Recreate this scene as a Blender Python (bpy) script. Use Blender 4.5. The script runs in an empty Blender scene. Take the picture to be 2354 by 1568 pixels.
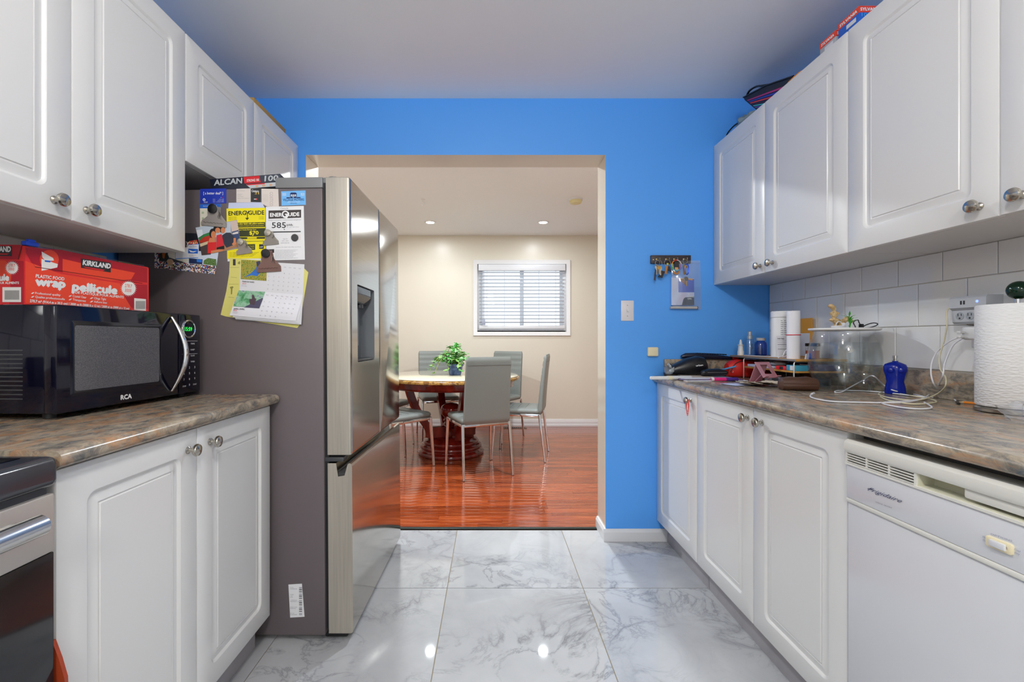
import bpy, bmesh, math, random
from mathutils import Matrix, Vector

# ------------------------------------------------------------------ camera, world, lights, exposure
SC = bpy.context.scene
COL = SC.collection
R = math.radians
F, CX, CY, H = 1030.0, 1127.0, 780.0, 1.111          # focal length (px), vanishing point (px), eye height (m)
cd = bpy.data.cameras.new('camera')
cd.sensor_width = 36.0
cd.lens = F / 2354 * 36
cd.shift_x = (1177 - CX) / 2354
cd.shift_y = -(784 - CY) / 2354
cd.clip_start = 0.02
cam = bpy.data.objects.new('camera', cd)
COL.objects.link(cam)
cam.location = (0, 0, H)
cam.rotation_euler = (R(90), 0, 0)
SC.camera = cam

SC.view_settings.view_transform = 'Standard'
SC.view_settings.look = 'None'
SC.view_settings.gamma = 1
SC.view_settings.use_curve_mapping = False
SC.view_settings.exposure = -0.17
SC.cycles.use_denoising = True
SC.cycles.max_bounces = 10
SC.cycles.diffuse_bounces = 5
SC.cycles.glossy_bounces = 5
SC.cycles.transmission_bounces = 8
SC.cycles.transparent_max_bounces = 16
SC.cycles.sample_clamp_indirect = 6.0
SC.cycles.caustics_reflective = False

W = bpy.data.worlds.new('overcast_sky')
SC.world = W
W.use_nodes = True
W.node_tree.nodes['Background'].inputs[0].default_value = (0.86, 0.94, 1.0, 1)
W.node_tree.nodes['Background'].inputs[1].default_value = 1.75

def light(name, kind, loc, power, size=0.1, col=(1, 1, 1), rot=(0, 0, 0), spread=None, size_y=None):
    d = bpy.data.lights.new(name, kind)
    d.energy = power
    d.color = col
    if kind == 'AREA':
        d.shape = 'DISK' if size_y is None else 'RECTANGLE'
        d.size = size
        if size_y: d.size_y = size_y
        if spread: d.spread = spread
    else:
        d.shadow_soft_size = size
    o = bpy.data.objects.new(name, d)
    COL.objects.link(o)
    o.location = loc
    o.rotation_euler = rot
    return o

light('kitchen_lamp_light', 'POINT', (0.0, 0.15, 2.22), 40, 0.07, (1, 0.985, 0.97))
light('added_rear_lamp_light', 'POINT', (0.0, -1.55, 2.2), 62, 0.12, (1, 0.985, 0.97))  # unseen lamp behind the viewer, added for more fill
POTS = [(-0.68, 5.08), (0.60, 5.08), (-1.96, 5.08), (-0.68, 3.25), (0.60, 3.25), (-1.96, 3.25)]
for i, (x, y) in enumerate(POTS):
    light('pot_light_lamp', 'AREA', (x, y, 2.424), (8 if y > 4 else 41) * (0.5 if x < -1 else 1), 0.085, (0.93, 1.0, 1.05))
# added area light outside the made-up patio door, fills the kitchen from behind
light('added_rear_fill', 'AREA', (0.0, -2.36, 1.05), 235, 1.7, (0.96, 0.985, 1.0), (R(-90), 0, 0), None, 2.0)

# ------------------------------------------------------------------ colours and materials
def S(c):
    if isinstance(c, str):
        c = c.lstrip('#')
        c = tuple(int(c[i:i + 2], 16) / 255 for i in (0, 2, 4))
    else:
        c = tuple(x / 255 for x in c)
    return tuple((x / 12.92 if x <= 0.04045 else ((x + 0.055) / 1.055) ** 2.4) for x in c) + (1.0,)

MATS = {}
def newmat(name):
    m = bpy.data.materials.new(name)
    m.use_nodes = True
    nt = m.node_tree
    b = nt.nodes['Principled BSDF']
    MATS[name] = m
    return m, nt, b

def node(nt, t, ins=None, **kw):
    n = nt.nodes.new(t)
    for k, v in kw.items(): setattr(n, k, v)
    for k, v in (ins or {}).items():
        s = n.inputs[k]
        if hasattr(v, 'is_output') or isinstance(v, bpy.types.NodeSocket): nt.links.new(v, s)
        else: s.default_value = v
    return n

def math_(nt, op, a, b=0.0, c=None):
    n = nt.nodes.new('ShaderNodeMath'); n.operation = op
    for i, v in enumerate((a, b) if c is None else (a, b, c)):
        if isinstance(v, bpy.types.NodeSocket): nt.links.new(v, n.inputs[i])
        else: n.inputs[i].default_value = v
    return n.outputs[0]

def ramp(nt, fac, stops, interp='LINEAR'):
    n = nt.nodes.new('ShaderNodeValToRGB')
    cr = n.color_ramp; cr.interpolation = interp
    while len(cr.elements) < len(stops): cr.elements.new(0.5)
    for e, (p, c) in zip(cr.elements, stops):
        e.position = p; e.color = c
    nt.links.new(fac, n.inputs[0])
    return n.outputs[0]

def mixc(nt, fac, a, b, blend='MIX'):
    n = nt.nodes.new('ShaderNodeMix'); n.data_type = 'RGBA'; n.blend_type = blend
    for s, v in ((n.inputs[0], fac), (n.inputs[6], a), (n.inputs[7], b)):
        if isinstance(v, bpy.types.NodeSocket): nt.links.new(v, s)
        else: s.default_value = v
    return n.outputs[2]

def coords(nt, scale=(1, 1, 1), rnd=0.0, rot=(0, 0, 0)):
    tc = nt.nodes.new('ShaderNodeTexCoord')
    v = tc.outputs['Object']
    if rnd:
        oi = nt.nodes.new('ShaderNodeObjectInfo')
        m = node(nt, 'ShaderNodeVectorMath', operation='SCALE')
        nt.links.new(oi.outputs['Random'], m.inputs['Scale'])
        m.inputs[0].default_value = (rnd, rnd * 0.7, rnd * 1.3)
        a = node(nt, 'ShaderNodeVectorMath', {0: v, 1: m.outputs[0]}, operation='ADD')
        v = a.outputs[0]
    mp = node(nt, 'ShaderNodeMapping', {'Vector': v, 'Scale': scale, 'Rotation': rot})
    return mp.outputs[0]

def bump(nt, b, height, strength, dist=0.002):
    n = node(nt, 'ShaderNodeBump', {'Height': height, 'Strength': strength, 'Distance': dist})
    nt.links.new(n.outputs[0], b.inputs['Normal'])

def mat(name, col, rough=0.5, metal=0.0, spec=None, emis=None, alpha=None, trans=None, ior=None, coat=None,
        vary=None, grain=None, aniso=None, sheen=None, subsurf=None):
    """plain material; vary=(scale, amount) mottles the colour, grain=(scale, strength) adds a fine relief"""
    if name in MATS: return MATS[name]
    m, nt, b = newmat(name)
    c = S(col)
    b.inputs['Base Color'].default_value = c
    b.inputs['Roughness'].default_value = rough
    b.inputs['Metallic'].default_value = metal
    if spec is not None: b.inputs['Specular IOR Level'].default_value = spec
    if ior: b.inputs['IOR'].default_value = ior
    if trans: b.inputs['Transmission Weight'].default_value = trans
    if alpha is not None: b.inputs['Alpha'].default_value = alpha
    if coat:
        b.inputs['Coat Weight'].default_value = coat; b.inputs['Coat Roughness'].default_value = 0.05
    if sheen: b.inputs['Sheen Weight'].default_value = sheen
    if emis:
        b.inputs['Emission Color'].default_value = S(emis[0]); b.inputs['Emission Strength'].default_value = emis[1]
    if vary:
        nz = node(nt, 'ShaderNodeTexNoise', {'Vector': coords(nt), 'Scale': vary[0], 'Detail': 4.0})
        k = vary[1]
        lo = tuple(x * (1 - k) for x in c[:3]) + (1,); hi = tuple(min(1, x * (1 + k)) for x in c[:3]) + (1,)
        nt.links.new(ramp(nt, nz.outputs[0], [(0.3, lo), (0.7, hi)]), b.inputs['Base Color'])
    if grain:
        nz = node(nt, 'ShaderNodeTexNoise', {'Vector': coords(nt), 'Scale': grain[0], 'Detail': 3.0})
        bump(nt, b, nz.outputs[0], grain[1])
    return m

def thin_glass(name, tint=(1, 1, 1), gloss=0.10, rough=0.02, haze=0.0):
    m, nt, b = newmat(name)
    nt.nodes.remove(b)
    out = nt.nodes['Material Output']
    t = node(nt, 'ShaderNodeBsdfTransparent', {'Color': tuple(tint) + (1,)})
    g = node(nt, 'ShaderNodeBsdfGlossy', {'Roughness': rough})
    ge = nt.nodes.new('ShaderNodeNewGeometry')
    dt = node(nt, 'ShaderNodeVectorMath', {0: ge.outputs['Normal'], 1: ge.outputs['Incoming']}, operation='DOT_PRODUCT')
    k = math_(nt, 'SUBTRACT', 1.0, math_(nt, 'ABSOLUTE', dt.outputs['Value']))
    fac = math_(nt, 'MULTIPLY_ADD', math_(nt, 'POWER', k, 4.0), 0.5, gloss * 0.3)
    mx = node(nt, 'ShaderNodeMixShader', {0: fac, 1: t.outputs[0], 2: g.outputs[0]})
    sh = mx.outputs[0]
    if haze:
        df = node(nt, 'ShaderNodeBsdfDiffuse', {'Color': (0.9, 0.92, 0.95, 1)})
        sh = node(nt, 'ShaderNodeMixShader', {0: haze, 1: sh, 2: df.outputs[0]}).outputs[0]
    nt.links.new(sh, out.inputs[0])
    return m

def emission(name, col, k):
    m, nt, b = newmat(name)
    b.inputs['Base Color'].default_value = S(col)
    b.inputs['Emission Color'].default_value = S(col); b.inputs['Emission Strength'].default_value = k
    return m

def marble():
    m, nt, b = newmat('polished_marble_tile')
    co = coords(nt, (1, 1, 1), 40.0)
    n1 = node(nt, 'ShaderNodeTexNoise', {'Vector': co, 'Scale': 2.0, 'Detail': 10.0, 'Roughness': 0.58, 'Distortion': 0.5})
    v1 = math_(nt, 'ABSOLUTE', math_(nt, 'SUBTRACT', n1.outputs[0], 0.5))
    n2 = node(nt, 'ShaderNodeTexNoise', {'Vector': co, 'Scale': 4.6, 'Detail': 10.0, 'Roughness': 0.62, 'Distortion': 0.8})
    v2 = math_(nt, 'ABSOLUTE', math_(nt, 'SUBTRACT', n2.outputs[0], 0.5))
    n3 = node(nt, 'ShaderNodeTexNoise', {'Vector': co, 'Scale': 2.0, 'Detail': 3.0})
    mask = ramp(nt, n3.outputs[0], [(0.44, (0.1, 0.1, 0.1, 1)), (0.60, (1, 1, 1, 1))])
    l1 = ramp(nt, v1, [(0.0, (1, 1, 1, 1)), (0.007, (0.5, 0.5, 0.5, 1)), (0.03, (0, 0, 0, 1))])
    l2 = ramp(nt, v2, [(0.0, (1, 1, 1, 1)), (0.008, (0.45, 0.45, 0.45, 1)), (0.035, (0, 0, 0, 1))])
    a = math_(nt, 'MULTIPLY', l1, mask)
    c = math_(nt, 'MULTIPLY', math_(nt, 'MULTIPLY', l2, mask), 0.75)
    f = math_(nt, 'MAXIMUM', a, c)
    n4 = node(nt, 'ShaderNodeTexNoise', {'Vector': co, 'Scale': 1.7, 'Detail': 5.0, 'Roughness': 0.6})
    base = ramp(nt, n4.outputs[0], [(0.35, S('#a9aaad')), (0.62, S('#bcbdbf'))])
    nt.links.new(mixc(nt, math_(nt, 'MULTIPLY', f, 0.72), base, S('#5c6066')), b.inputs['Base Color'])
    b.inputs['Roughness'].default_value = 0.035
    b.inputs['Specular IOR Level'].default_value = 0.55
    n5 = node(nt, 'ShaderNodeTexNoise', {'Vector': co, 'Scale': 7.0, 'Detail': 1.0})
    bump(nt, b, n5.outputs[0], 0.012, 0.002)
    return m

def granite():
    m, nt, b = newmat('mottled_laminate')
    co = coords(nt, (14.0, 7.5, 14.0), 0)
    n1 = node(nt, 'ShaderNodeTexNoise', {'Vector': co, 'Scale': 2.2, 'Detail': 9.0, 'Roughness': 0.72, 'Distortion': 0.6})
    c1 = ramp(nt, n1.outputs[0], [(0.30, S('#4a5054')), (0.42, S('#756f66')), (0.50, S('#938777')), (0.58, S('#ad9f8a')), (0.70, S('#978b80'))])
    co2 = coords(nt, (11.0, 6.0, 11.0), 0)
    n2 = node(nt, 'ShaderNodeTexNoise', {'Vector': co2, 'Scale': 1.5, 'Detail': 8.0, 'Roughness': 0.7, 'Distortion': 0.8})
    f2 = ramp(nt, n2.outputs[0], [(0.50, (0, 0, 0, 1)), (0.62, (1, 1, 1, 1))])
    c2 = mixc(nt, math_(nt, 'MULTIPLY', f2, 0.6), c1, S('#bd8656'))
    n3 = node(nt, 'ShaderNodeTexNoise', {'Vector': co2, 'Scale': 2.6, 'Detail': 7.0, 'Roughness': 0.7})
    f3 = ramp(nt, n3.outputs[0], [(0.56, (0, 0, 0, 1)), (0.66, (1, 1, 1, 1))])
    c3 = mixc(nt, math_(nt, 'MULTIPLY', f3, 0.6), c2, S('#5d6a72'))
    nt.links.new(c3, b.inputs['Base Color'])
    b.inputs['Roughness'].default_value = 0.2
    return m

def hardwood():
    m, nt, b = newmat('cherry_hardwood')
    co = coords(nt, (2.0, 30.0, 30.0), 30.0)
    n1 = node(nt, 'ShaderNodeTexNoise', {'Vector': co, 'Scale': 2.0, 'Detail': 7.0, 'Roughness': 0.65, 'Distortion': 0.4})
    g = ramp(nt, n1.outputs[0], [(0.30, S('#742c16')), (0.5, S('#9c4622')), (0.70, S('#b86236'))])
    oi = nt.nodes.new('ShaderNodeObjectInfo')
    t = ramp(nt, oi.outputs['Random'], [(0.0, (0.62, 0.56, 0.53, 1)), (0.5, (0.88, 0.86, 0.84, 1)), (1.0, (1.1, 1.08, 1.05, 1))])
    nt.links.new(mixc(nt, 1.0, g, t, 'MULTIPLY'), b.inputs['Base Color'])
    b.inputs['Roughness'].default_value = 0.13
    b.inputs['Coat Weight'].default_value = 0.4
    b.inputs['Coat Roughness'].default_value = 0.06
    return m

def wood_dark(name, c0, c1, rough=0.2, scale=(12, 12, 2)):
    m, nt, b = newmat(name)
    n1 = node(nt, 'ShaderNodeTexNoise', {'Vector': coords(nt, scale), 'Scale': 2.0, 'Detail': 6.0})
    nt.links.new(ramp(nt, n1.outputs[0], [(0.3, S(c0)), (0.7, S(c1))]), b.inputs['Base Color'])
    b.inputs['Roughness'].default_value = rough
    return m

def brushed(name, col, rough=0.22, scale=(1, 1, 200), k=0.06, metal=1.0):
    m, nt, b = newmat(name)
    c = S(col)
    n1 = node(nt, 'ShaderNodeTexNoise', {'Vector': coords(nt, scale), 'Scale': 3.0, 'Detail': 2.0})
    nt.links.new(ramp(nt, n1.outputs[0], [(0.3, tuple(x * (1 - k) for x in c[:3]) + (1,)), (0.7, tuple(x * (1 + k) for x in c[:3]) + (1,))]), b.inputs['Base Color'])
    b.inputs['Metallic'].default_value = metal
    b.inputs['Roughness'].default_value = rough
    return m

def cells(name, cols, scale, rough=0.4, stretch=(1, 1, 1)):
    """print of many small coloured patches"""
    m, nt, b = newmat(name)
    v = node(nt, 'ShaderNodeTexVoronoi', {'Vector': coords(nt, stretch), 'Scale': scale})
    sep = node(nt, 'ShaderNodeSeparateColor', {0: v.outputs['Color']})
    st = [(i / len(cols), S(c)) for i, c in enumerate(cols)]
    nt.links.new(ramp(nt, sep.outputs[0], st, 'CONSTANT'), b.inputs['Base Color'])
    b.inputs['Roughness'].default_value = rough
    return m

def mottled(name, cols, scale, rough=0.4, stretch=(1, 1, 1), distort=0.5):
    m, nt, b = newmat(name)
    n1 = node(nt, 'ShaderNodeTexNoise', {'Vector': coords(nt, stretch), 'Scale': scale, 'Detail': 6.0, 'Distortion': distort})
    k = len(cols)
    nt.links.new(ramp(nt, n1.outputs[0], [(0.3 + 0.4 * i / (k - 1), S(c)) for i, c in enumerate(cols)]), b.inputs['Base Color'])
    b.inputs['Roughness'].default_value = rough
    return m

def paint(name, col, rough=0.45, scale=160.0, k=0.12, big=0.0):
    m, nt, b = newmat(name)
    b.inputs['Base Color'].default_value = S(col)
    b.inputs['Roughness'].default_value = rough
    nz = node(nt, 'ShaderNodeTexNoise', {'Vector': coords(nt), 'Scale': scale, 'Detail': 4.0})
    bump(nt, b, nz.outputs[0], k, 0.002)
    return m

def popcorn(name, col, scale, k):
    m, nt, b = newmat(name)
    b.inputs['Base Color'].default_value = S(col)
    b.inputs['Roughness'].default_value = 0.9
    nz = node(nt, 'ShaderNodeTexVoronoi', {'Vector': coords(nt), 'Scale': scale})
    bump(nt, b, nz.outputs['Distance'], k, 0.004)
    return m

BLUE = paint('blue_wall_paint', '#55a3f6', 0.42, 130, 0.10)
CREAM = paint('cream_wall_paint', '#d8d1c3', 0.33, 90, 0.06)
CREAMG = paint('cream_gloss_paint', '#dcd5c8', 0.14, 60, 0.10)
CEILM = paint('white_ceiling_paint', '#f0f0f0', 0.8, 120, 0.1)
POPC = popcorn('stippled_ceiling', '#eceff2', 90, 0.35)
WHITE = mat('white_trim_paint', '#dedee0', 0.35)
CAB = mat('white_thermofoil', '#dddcda', 0.28)
CABIN = mat('white_melamine', '#d3d2d0', 0.4)
NICKEL = mat('satin_nickel', '#b9b3a8', 0.2, 1.0)
CHROME = mat('chrome', '#d8d8da', 0.06, 1.0)
MARBLE = marble()
GRANITE = granite()
OAK = hardwood()
GROUT = mat('tan_grout', '#9c8f76', 0.8)
TGROUT = mat('grey_tile_grout', '#cbc5ba', 0.8)
TILE = mat('white_glazed_tile', '#e4e4e4', 0.08)
STEEL = brushed('stainless_steel', '#b9b4ab', 0.13, (1, 1, 60), 0.03)
STEELB = brushed('brushed_steel_edge', '#b8b1a5', 0.35, (60, 60, 1.5), 0.08, 0.55)
FSIDE = mat('dark_grey_appliance_paint', '#696062', 0.42, 0.15, grain=(500, 0.12))
GREYP = mat('grey_plastic', '#7d7e80', 0.35)
DGREY = mat('dark_grey_plastic', '#3c3d40', 0.35)
BLACK = mat('black_plastic', '#101114', 0.3)
BLACKG = mat('black_gloss', '#07070c', 0.06)
RUBBER = mat('black_rubber', '#15161a', 0.5)
PAPER = mat('white_paper', '#dcdce0', 0.6)
INK = mat('black_ink', '#1e1e22', 0.6)
GINK = mat('grey_ink', '#8f9096', 0.6)
WINK = mat('white_ink', '#ececec', 0.5)
LEATHER = mat('grey_leatherette', '#7b807d', 0.38, grain=(300, 0.15))
PLWHITE = mat('white_plastic', '#dcdcdc', 0.35)
IVORY = mat('ivory_plastic', '#e8dcb8', 0.4)
YELLOW = mat('yellow_paper', '#eede12', 0.55)
PYELLOW = mat('pale_yellow_paper', '#d9d277', 0.6)
GLASS = thin_glass('window_glass', (0.97, 0.985, 0.99), 0.08)
CLEAR = thin_glass('clear_plastic', (0.9, 0.93, 0.95), 0.25, 0.08)
# ------------------------------------------------------------------ mesh helpers
def xf(M, p): return M @ Vector(p)

class B:
    """collects shapes, then becomes ONE mesh object"""
    def __init__(s):
        s.v, s.f, s.mi, s.mats = [], [], [], []
    def m_(s, m):
        if m is None: m = 0 if s.mats else None
        if m is None or isinstance(m, int): return m or 0
        if m not in s.mats: s.mats.append(m)
        return s.mats.index(m)
    def add(s, vs, fs, m=None, M=None):
        k = s.m_(m); o = len(s.v)
        s.v += [tuple(M @ Vector(p)) if M else tuple(p) for p in vs]
        s.f += [tuple(i + o for i in f) for f in fs]
        s.mi += [k] * len(fs)
        return s
    def box(s, a, b, m=None, bev=0.0, seg=2, M=None):
        lo = [min(a[i], b[i]) for i in range(3)]; hi = [max(a[i], b[i]) for i in range(3)]
        if bev <= 0:
            vs = [(x, y, z) for x in (lo[0], hi[0]) for y in (lo[1], hi[1]) for z in (lo[2], hi[2])]
            fs = [(0, 1, 3, 2), (4, 6, 7, 5), (0, 4, 5, 1), (2, 3, 7, 6), (0, 2, 6, 4), (1, 5, 7, 3)]
            return s.add(vs, fs, m, M)
        bm = bmesh.new()
        bmesh.ops.create_cube(bm, size=1)
        for v in bm.verts:
            v.co = Vector([(lo[i] + hi[i]) / 2 + v.co[i] * (hi[i] - lo[i]) for i in range(3)])
        bev = min(bev, 0.49 * min(hi[i] - lo[i] for i in range(3)))
        bmesh.ops.bevel(bm, geom=bm.edges[:], offset=bev, segments=seg, affect='EDGES', profile=0.5)
        bm.verts.index_update()
        s.add([tuple(v.co) for v in bm.verts], [tuple(v.index for v in f.verts) for f in bm.faces], m, M)
        bm.free()
        return s
    def loft(s, loops, cap0=True, cap1=True, m=None, closed=True, M=None):
        n = len(loops[0]); vs = [p for l in loops for p in l]; fs = []
        for k in range(len(loops) - 1):
            for i in range(n if closed else n - 1):
                j = (i + 1) % n
                fs.append((k * n + i, k * n + j, (k + 1) * n + j, (k + 1) * n + i))
        if cap0: fs.append(tuple(range(n))[::-1])
        if cap1: fs.append(tuple((len(loops) - 1) * n + i for i in range(n)))
        return s.add(vs, fs, m, M)
    def lathe(s, prof, o=(0, 0, 0), d=(0, 0, 1), n=24, m=None, cap0=True, cap1=True, M=None):
        q = Vector((0, 0, 1)).rotation_difference(Vector(d).normalized()).to_matrix()
        loops = [[tuple(Vector(o) + q @ Vector((r * math.cos(2 * math.pi * i / n), r * math.sin(2 * math.pi * i / n), h))) for i in range(n)] for r, h in prof]
        return s.loft(loops, cap0, cap1, m, True, M)
    def cyl(s, a, b, r, r2=None, n=16, m=None, M=None):
        a, b = Vector(a), Vector(b)
        return s.lathe([(r, 0), (r if r2 is None else r2, (b - a).length)], a, b - a, n, m, M=M)
    def tube(s, pts, r, n=8, m=None, closed=False, M=None, flat=1.0):
        P = [Vector(p) for p in pts]; k = len(P); loops = []
        t0 = (P[1] - P[0]).normalized()
        up = Vector((0, 0, 1)) if abs(t0.z) < 0.9 else Vector((1, 0, 0))
        nrm = (up - t0 * up.dot(t0)).normalized()
        for i in range(k):
            if closed: t = P[(i + 1) % k] - P[i - 1]
            else: t = P[min(i + 1, k - 1)] - P[max(i - 1, 0)]
            t = t.normalized() if t.length > 1e-9 else t0
            nrm = nrm - t * nrm.dot(t)
            nrm = nrm.normalized() if nrm.length > 1e-6 else t.orthogonal().normalized()
            bn = t.cross(nrm)
            rr_ = r[i] if isinstance(r, (list, tuple)) else r
            loops.append([tuple(P[i] + nrm * math.cos(2 * math.pi * j / n) * rr_ * flat + bn * math.sin(2 * math.pi * j / n) * rr_) for j in range(n)])
        if closed: loops.append(loops[0]); return s.loft(loops, False, False, m, True, M)
        return s.loft(loops, True, True, m, True, M)
    def ball(s, c, r, m=None, nu=20, nv=12, M=None):
        rx, ry, rz = (r, r, r) if isinstance(r, (int, float)) else r
        loops = []
        for k in range(nv + 1):
            a = -math.pi / 2 + math.pi * k / nv; cc = max(math.cos(a), 1e-3)
            loops.append([(c[0] + rx * cc * math.cos(2 * math.pi * i / nu), c[1] + ry * cc * math.sin(2 * math.pi * i / nu), c[2] + rz * math.sin(a)) for i in range(nu)])
        return s.loft(loops, True, True, m, True, M)
    def poly(s, pts, m=None, M=None):
        return s.add(pts, [tuple(range(len(pts)))], m, M)
    def slab(s, pts, d, m=None, M=None):
        """flat outline given thickness along vector d"""
        d = Vector(d)
        return s.loft([[tuple(p) for p in pts], [tuple(Vector(p) + d) for p in pts]], True, True, m, True, M)

def rr(x0, x1, z0, z1, r, n=4):
    """rounded rectangle, counter-clockwise, n+1 points a corner -> list of (x, z)"""
    r = min(r, (x1 - x0) / 2 - 1e-5, (z1 - z0) / 2 - 1e-5)
    out = []
    for cx, cz, a0 in ((x1 - r, z0 + r, -90), (x1 - r, z1 - r, 0), (x0 + r, z1 - r, 90), (x0 + r, z0 + r, 180)):
        for i in range(n + 1):
            a = R(a0 + 90 * i / n); out.append((cx + r * math.cos(a), cz + r * math.sin(a)))
    return out

WM = {}                                       # world matrix of every object made here
def finish(b, name, smooth=35):
    me = bpy.data.meshes.new(name)
    me.from_pydata(b.v, [], b.f)
    me.polygons.foreach_set('material_index', b.mi)
    me.validate()
    bm = bmesh.new(); bm.from_mesh(me)
    bmesh.ops.recalc_face_normals(bm, faces=bm.faces[:])
    bm.to_mesh(me); bm.free()
    if smooth:
        me.polygons.foreach_set('use_smooth', [True] * len(me.polygons))
        me.set_sharp_from_angle(angle=R(smooth))
    me.update()
    return me

def link(name, data, parent=None, M=None):
    o = bpy.data.objects.new(name, data)
    COL.objects.link(o)
    M = M or Matrix.Identity(4)
    if parent:
        o.parent = parent; o.matrix_local = M
        WM[o.name] = WM[parent.name] @ M
    else:
        o.matrix_world = M; WM[o.name] = M.copy()
    return o

def obj(name, b, mats=None, parent=None, M=None, smooth=35, world=False):
    """world=True: the shapes were given in world coordinates"""
    me = finish(b, name, smooth)
    ms = mats if isinstance(mats, (list, tuple)) else ([mats] if mats else b.mats)
    for m in ms: me.materials.append(m)
    if world and parent: me.transform(WM[parent.name].inverted())
    return link(name, me, parent, M)

def tag(o, label, cat, group=None, kind=None):
    o['label'] = label; o['category'] = cat
    if group: o['group'] = group
    if kind: o['kind'] = kind
    return o

def T(x, y=None, z=None):
    return Matrix.Translation((x, y, z) if y is not None else x)
def RZ(a): return Matrix.Rotation(R(a), 4, 'Z')
def RX(a): return Matrix.Rotation(R(a), 4, 'X')
def RY(a): return Matrix.Rotation(R(a), 4, 'Y')

def thing(name, label, cat, M, group=None):
    o = link(name, None, None, M)
    o.empty_display_size = 0.05
    return tag(o, label, cat, group)

def single(name, label, cat, b, mats=None, base=None, group=None, smooth=35, M=None):
    """a thing that is one mesh; base = world point for its origin (shapes in world coordinates)"""
    me = finish(b, name, smooth)
    ms = mats if isinstance(mats, (list, tuple)) else ([mats] if mats else b.mats)
    for m in ms: me.materials.append(m)
    if M is None:
        base = base or (0, 0, 0)
        M = T(*base); me.transform(M.inverted())
    return tag(link(name, me, None, M), label, cat, group)

def struct(name, label, cat, b, mats=None, smooth=0):
    o = obj(name, b, mats, None, None, smooth)
    return tag(o, label, cat, None, 'structure')

def copy_tree(o, M, parent=None):
    c = o.copy(); COL.objects.link(c)
    if parent: c.parent = parent; c.matrix_local = M; WM[c.name] = WM[parent.name] @ M
    else: c.matrix_world = M; WM[c.name] = M.copy()
    for ch in list(o.children): copy_tree(ch, WM[o.name].inverted() @ WM[ch.name], c)
    return c

# ------------------------------------------------------------------ sight lines: a pixel meets a plane of the place
EYE = Vector((0, 0, H))
def ray(px, py): return Vector(((px - CX) / F, 1.0, -(py - CY) / F))
def meet(M, px, py, axis=1, val=0.0):
    """where the sight line through a pixel meets the plane local[axis] = val of frame M (local coordinates)"""
    Mi = M.inverted(); o = Mi @ EYE; d = Mi.to_3x3() @ ray(px, py)
    t = (val - o[axis]) / d[axis]
    return o + d * t
I4 = Matrix.Identity(4)
def atY(px, py, Y): return meet(I4, px, py, 1, Y)
def atX(px, py, X): return meet(I4, px, py, 0, X)
def atZ(px, py, Z): return meet(I4, px, py, 2, Z)

# ------------------------------------------------------------------ lettering
GL = {}
def load_glyphs():
    chars = [chr(i) for i in range(33, 127)] + ['²', 'é']
    tmp = []
    def mk(t):
        c = bpy.data.curves.new('t', 'FONT'); c.body = t; c.resolution_u = 2
        o = bpy.data.objects.new('t', c); COL.objects.link(o); tmp.append(o); return o
    items = {c: (mk(c), mk('H' + c + 'H')) for c in chars}
    hh = mk('HH'); hs = mk('H H')
    bpy.context.view_layer.update()
    dg = bpy.context.evaluated_depsgraph_get()
    def grab(o):
        e = o.evaluated_get(dg); me = e.to_mesh()
        vs = [(v.co.x, v.co.y) for v in me.vertices]; fs = [tuple(p.vertices) for p in me.polygons]
        e.to_mesh_clear(); return vs, fs
    wid = lambda o: (lambda v: max(x for x, y in v) - min(x for x, y in v))(grab(o)[0])
    w0 = wid(hh)
    Hh = max(y for x, y in grab(items['H'][0])[0])
    for c, (a, b_) in items.items():
        vs, fs = grab(a)
        GL[c] = (vs, fs, wid(b_) - w0)
    GL[' '] = ([], [], wid(hs) - w0)
    for o in tmp:
        c = o.data; bpy.data.objects.remove(o); bpy.data.curves.remove(c)
    return Hh
CAP = load_glyphs()

def text(b, s, o, u, v, m=None, bold=0.0, slant=0.0):
    """letters from point o, spanning vector u, capital height vector v; bold repeats the outline slightly shifted"""
    o, u, v = Vector(o), Vector(u), Vector(v)
    x = 0.0; pts = []
    for c in s:
        vs, fs, adv = GL.get(c, GL['-'])
        pts.append((x, vs, fs)); x += adv
    lo = min((x0 + a for x0, vs, fs in pts for a, _ in vs), default=0); hi = max((x0 + a for x0, vs, fs in pts for a, _ in vs), default=1)
    k = 1.0 / (hi - lo); n = u.cross(v).normalized()
    shifts = [(0, 0)] if not bold else [(-bold, 0), (bold, 0), (0, bold), (0, -bold)]
    for si, (bx, by) in enumerate(shifts):
        for x0, vs, fs in pts:
            if vs:
                b.add([tuple(o + u * ((x0 + a + bx + slant * y - lo) * k) + v * ((y + by) / CAP) + n * (2e-5 * si)) for a, y in vs], fs, m)

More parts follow.
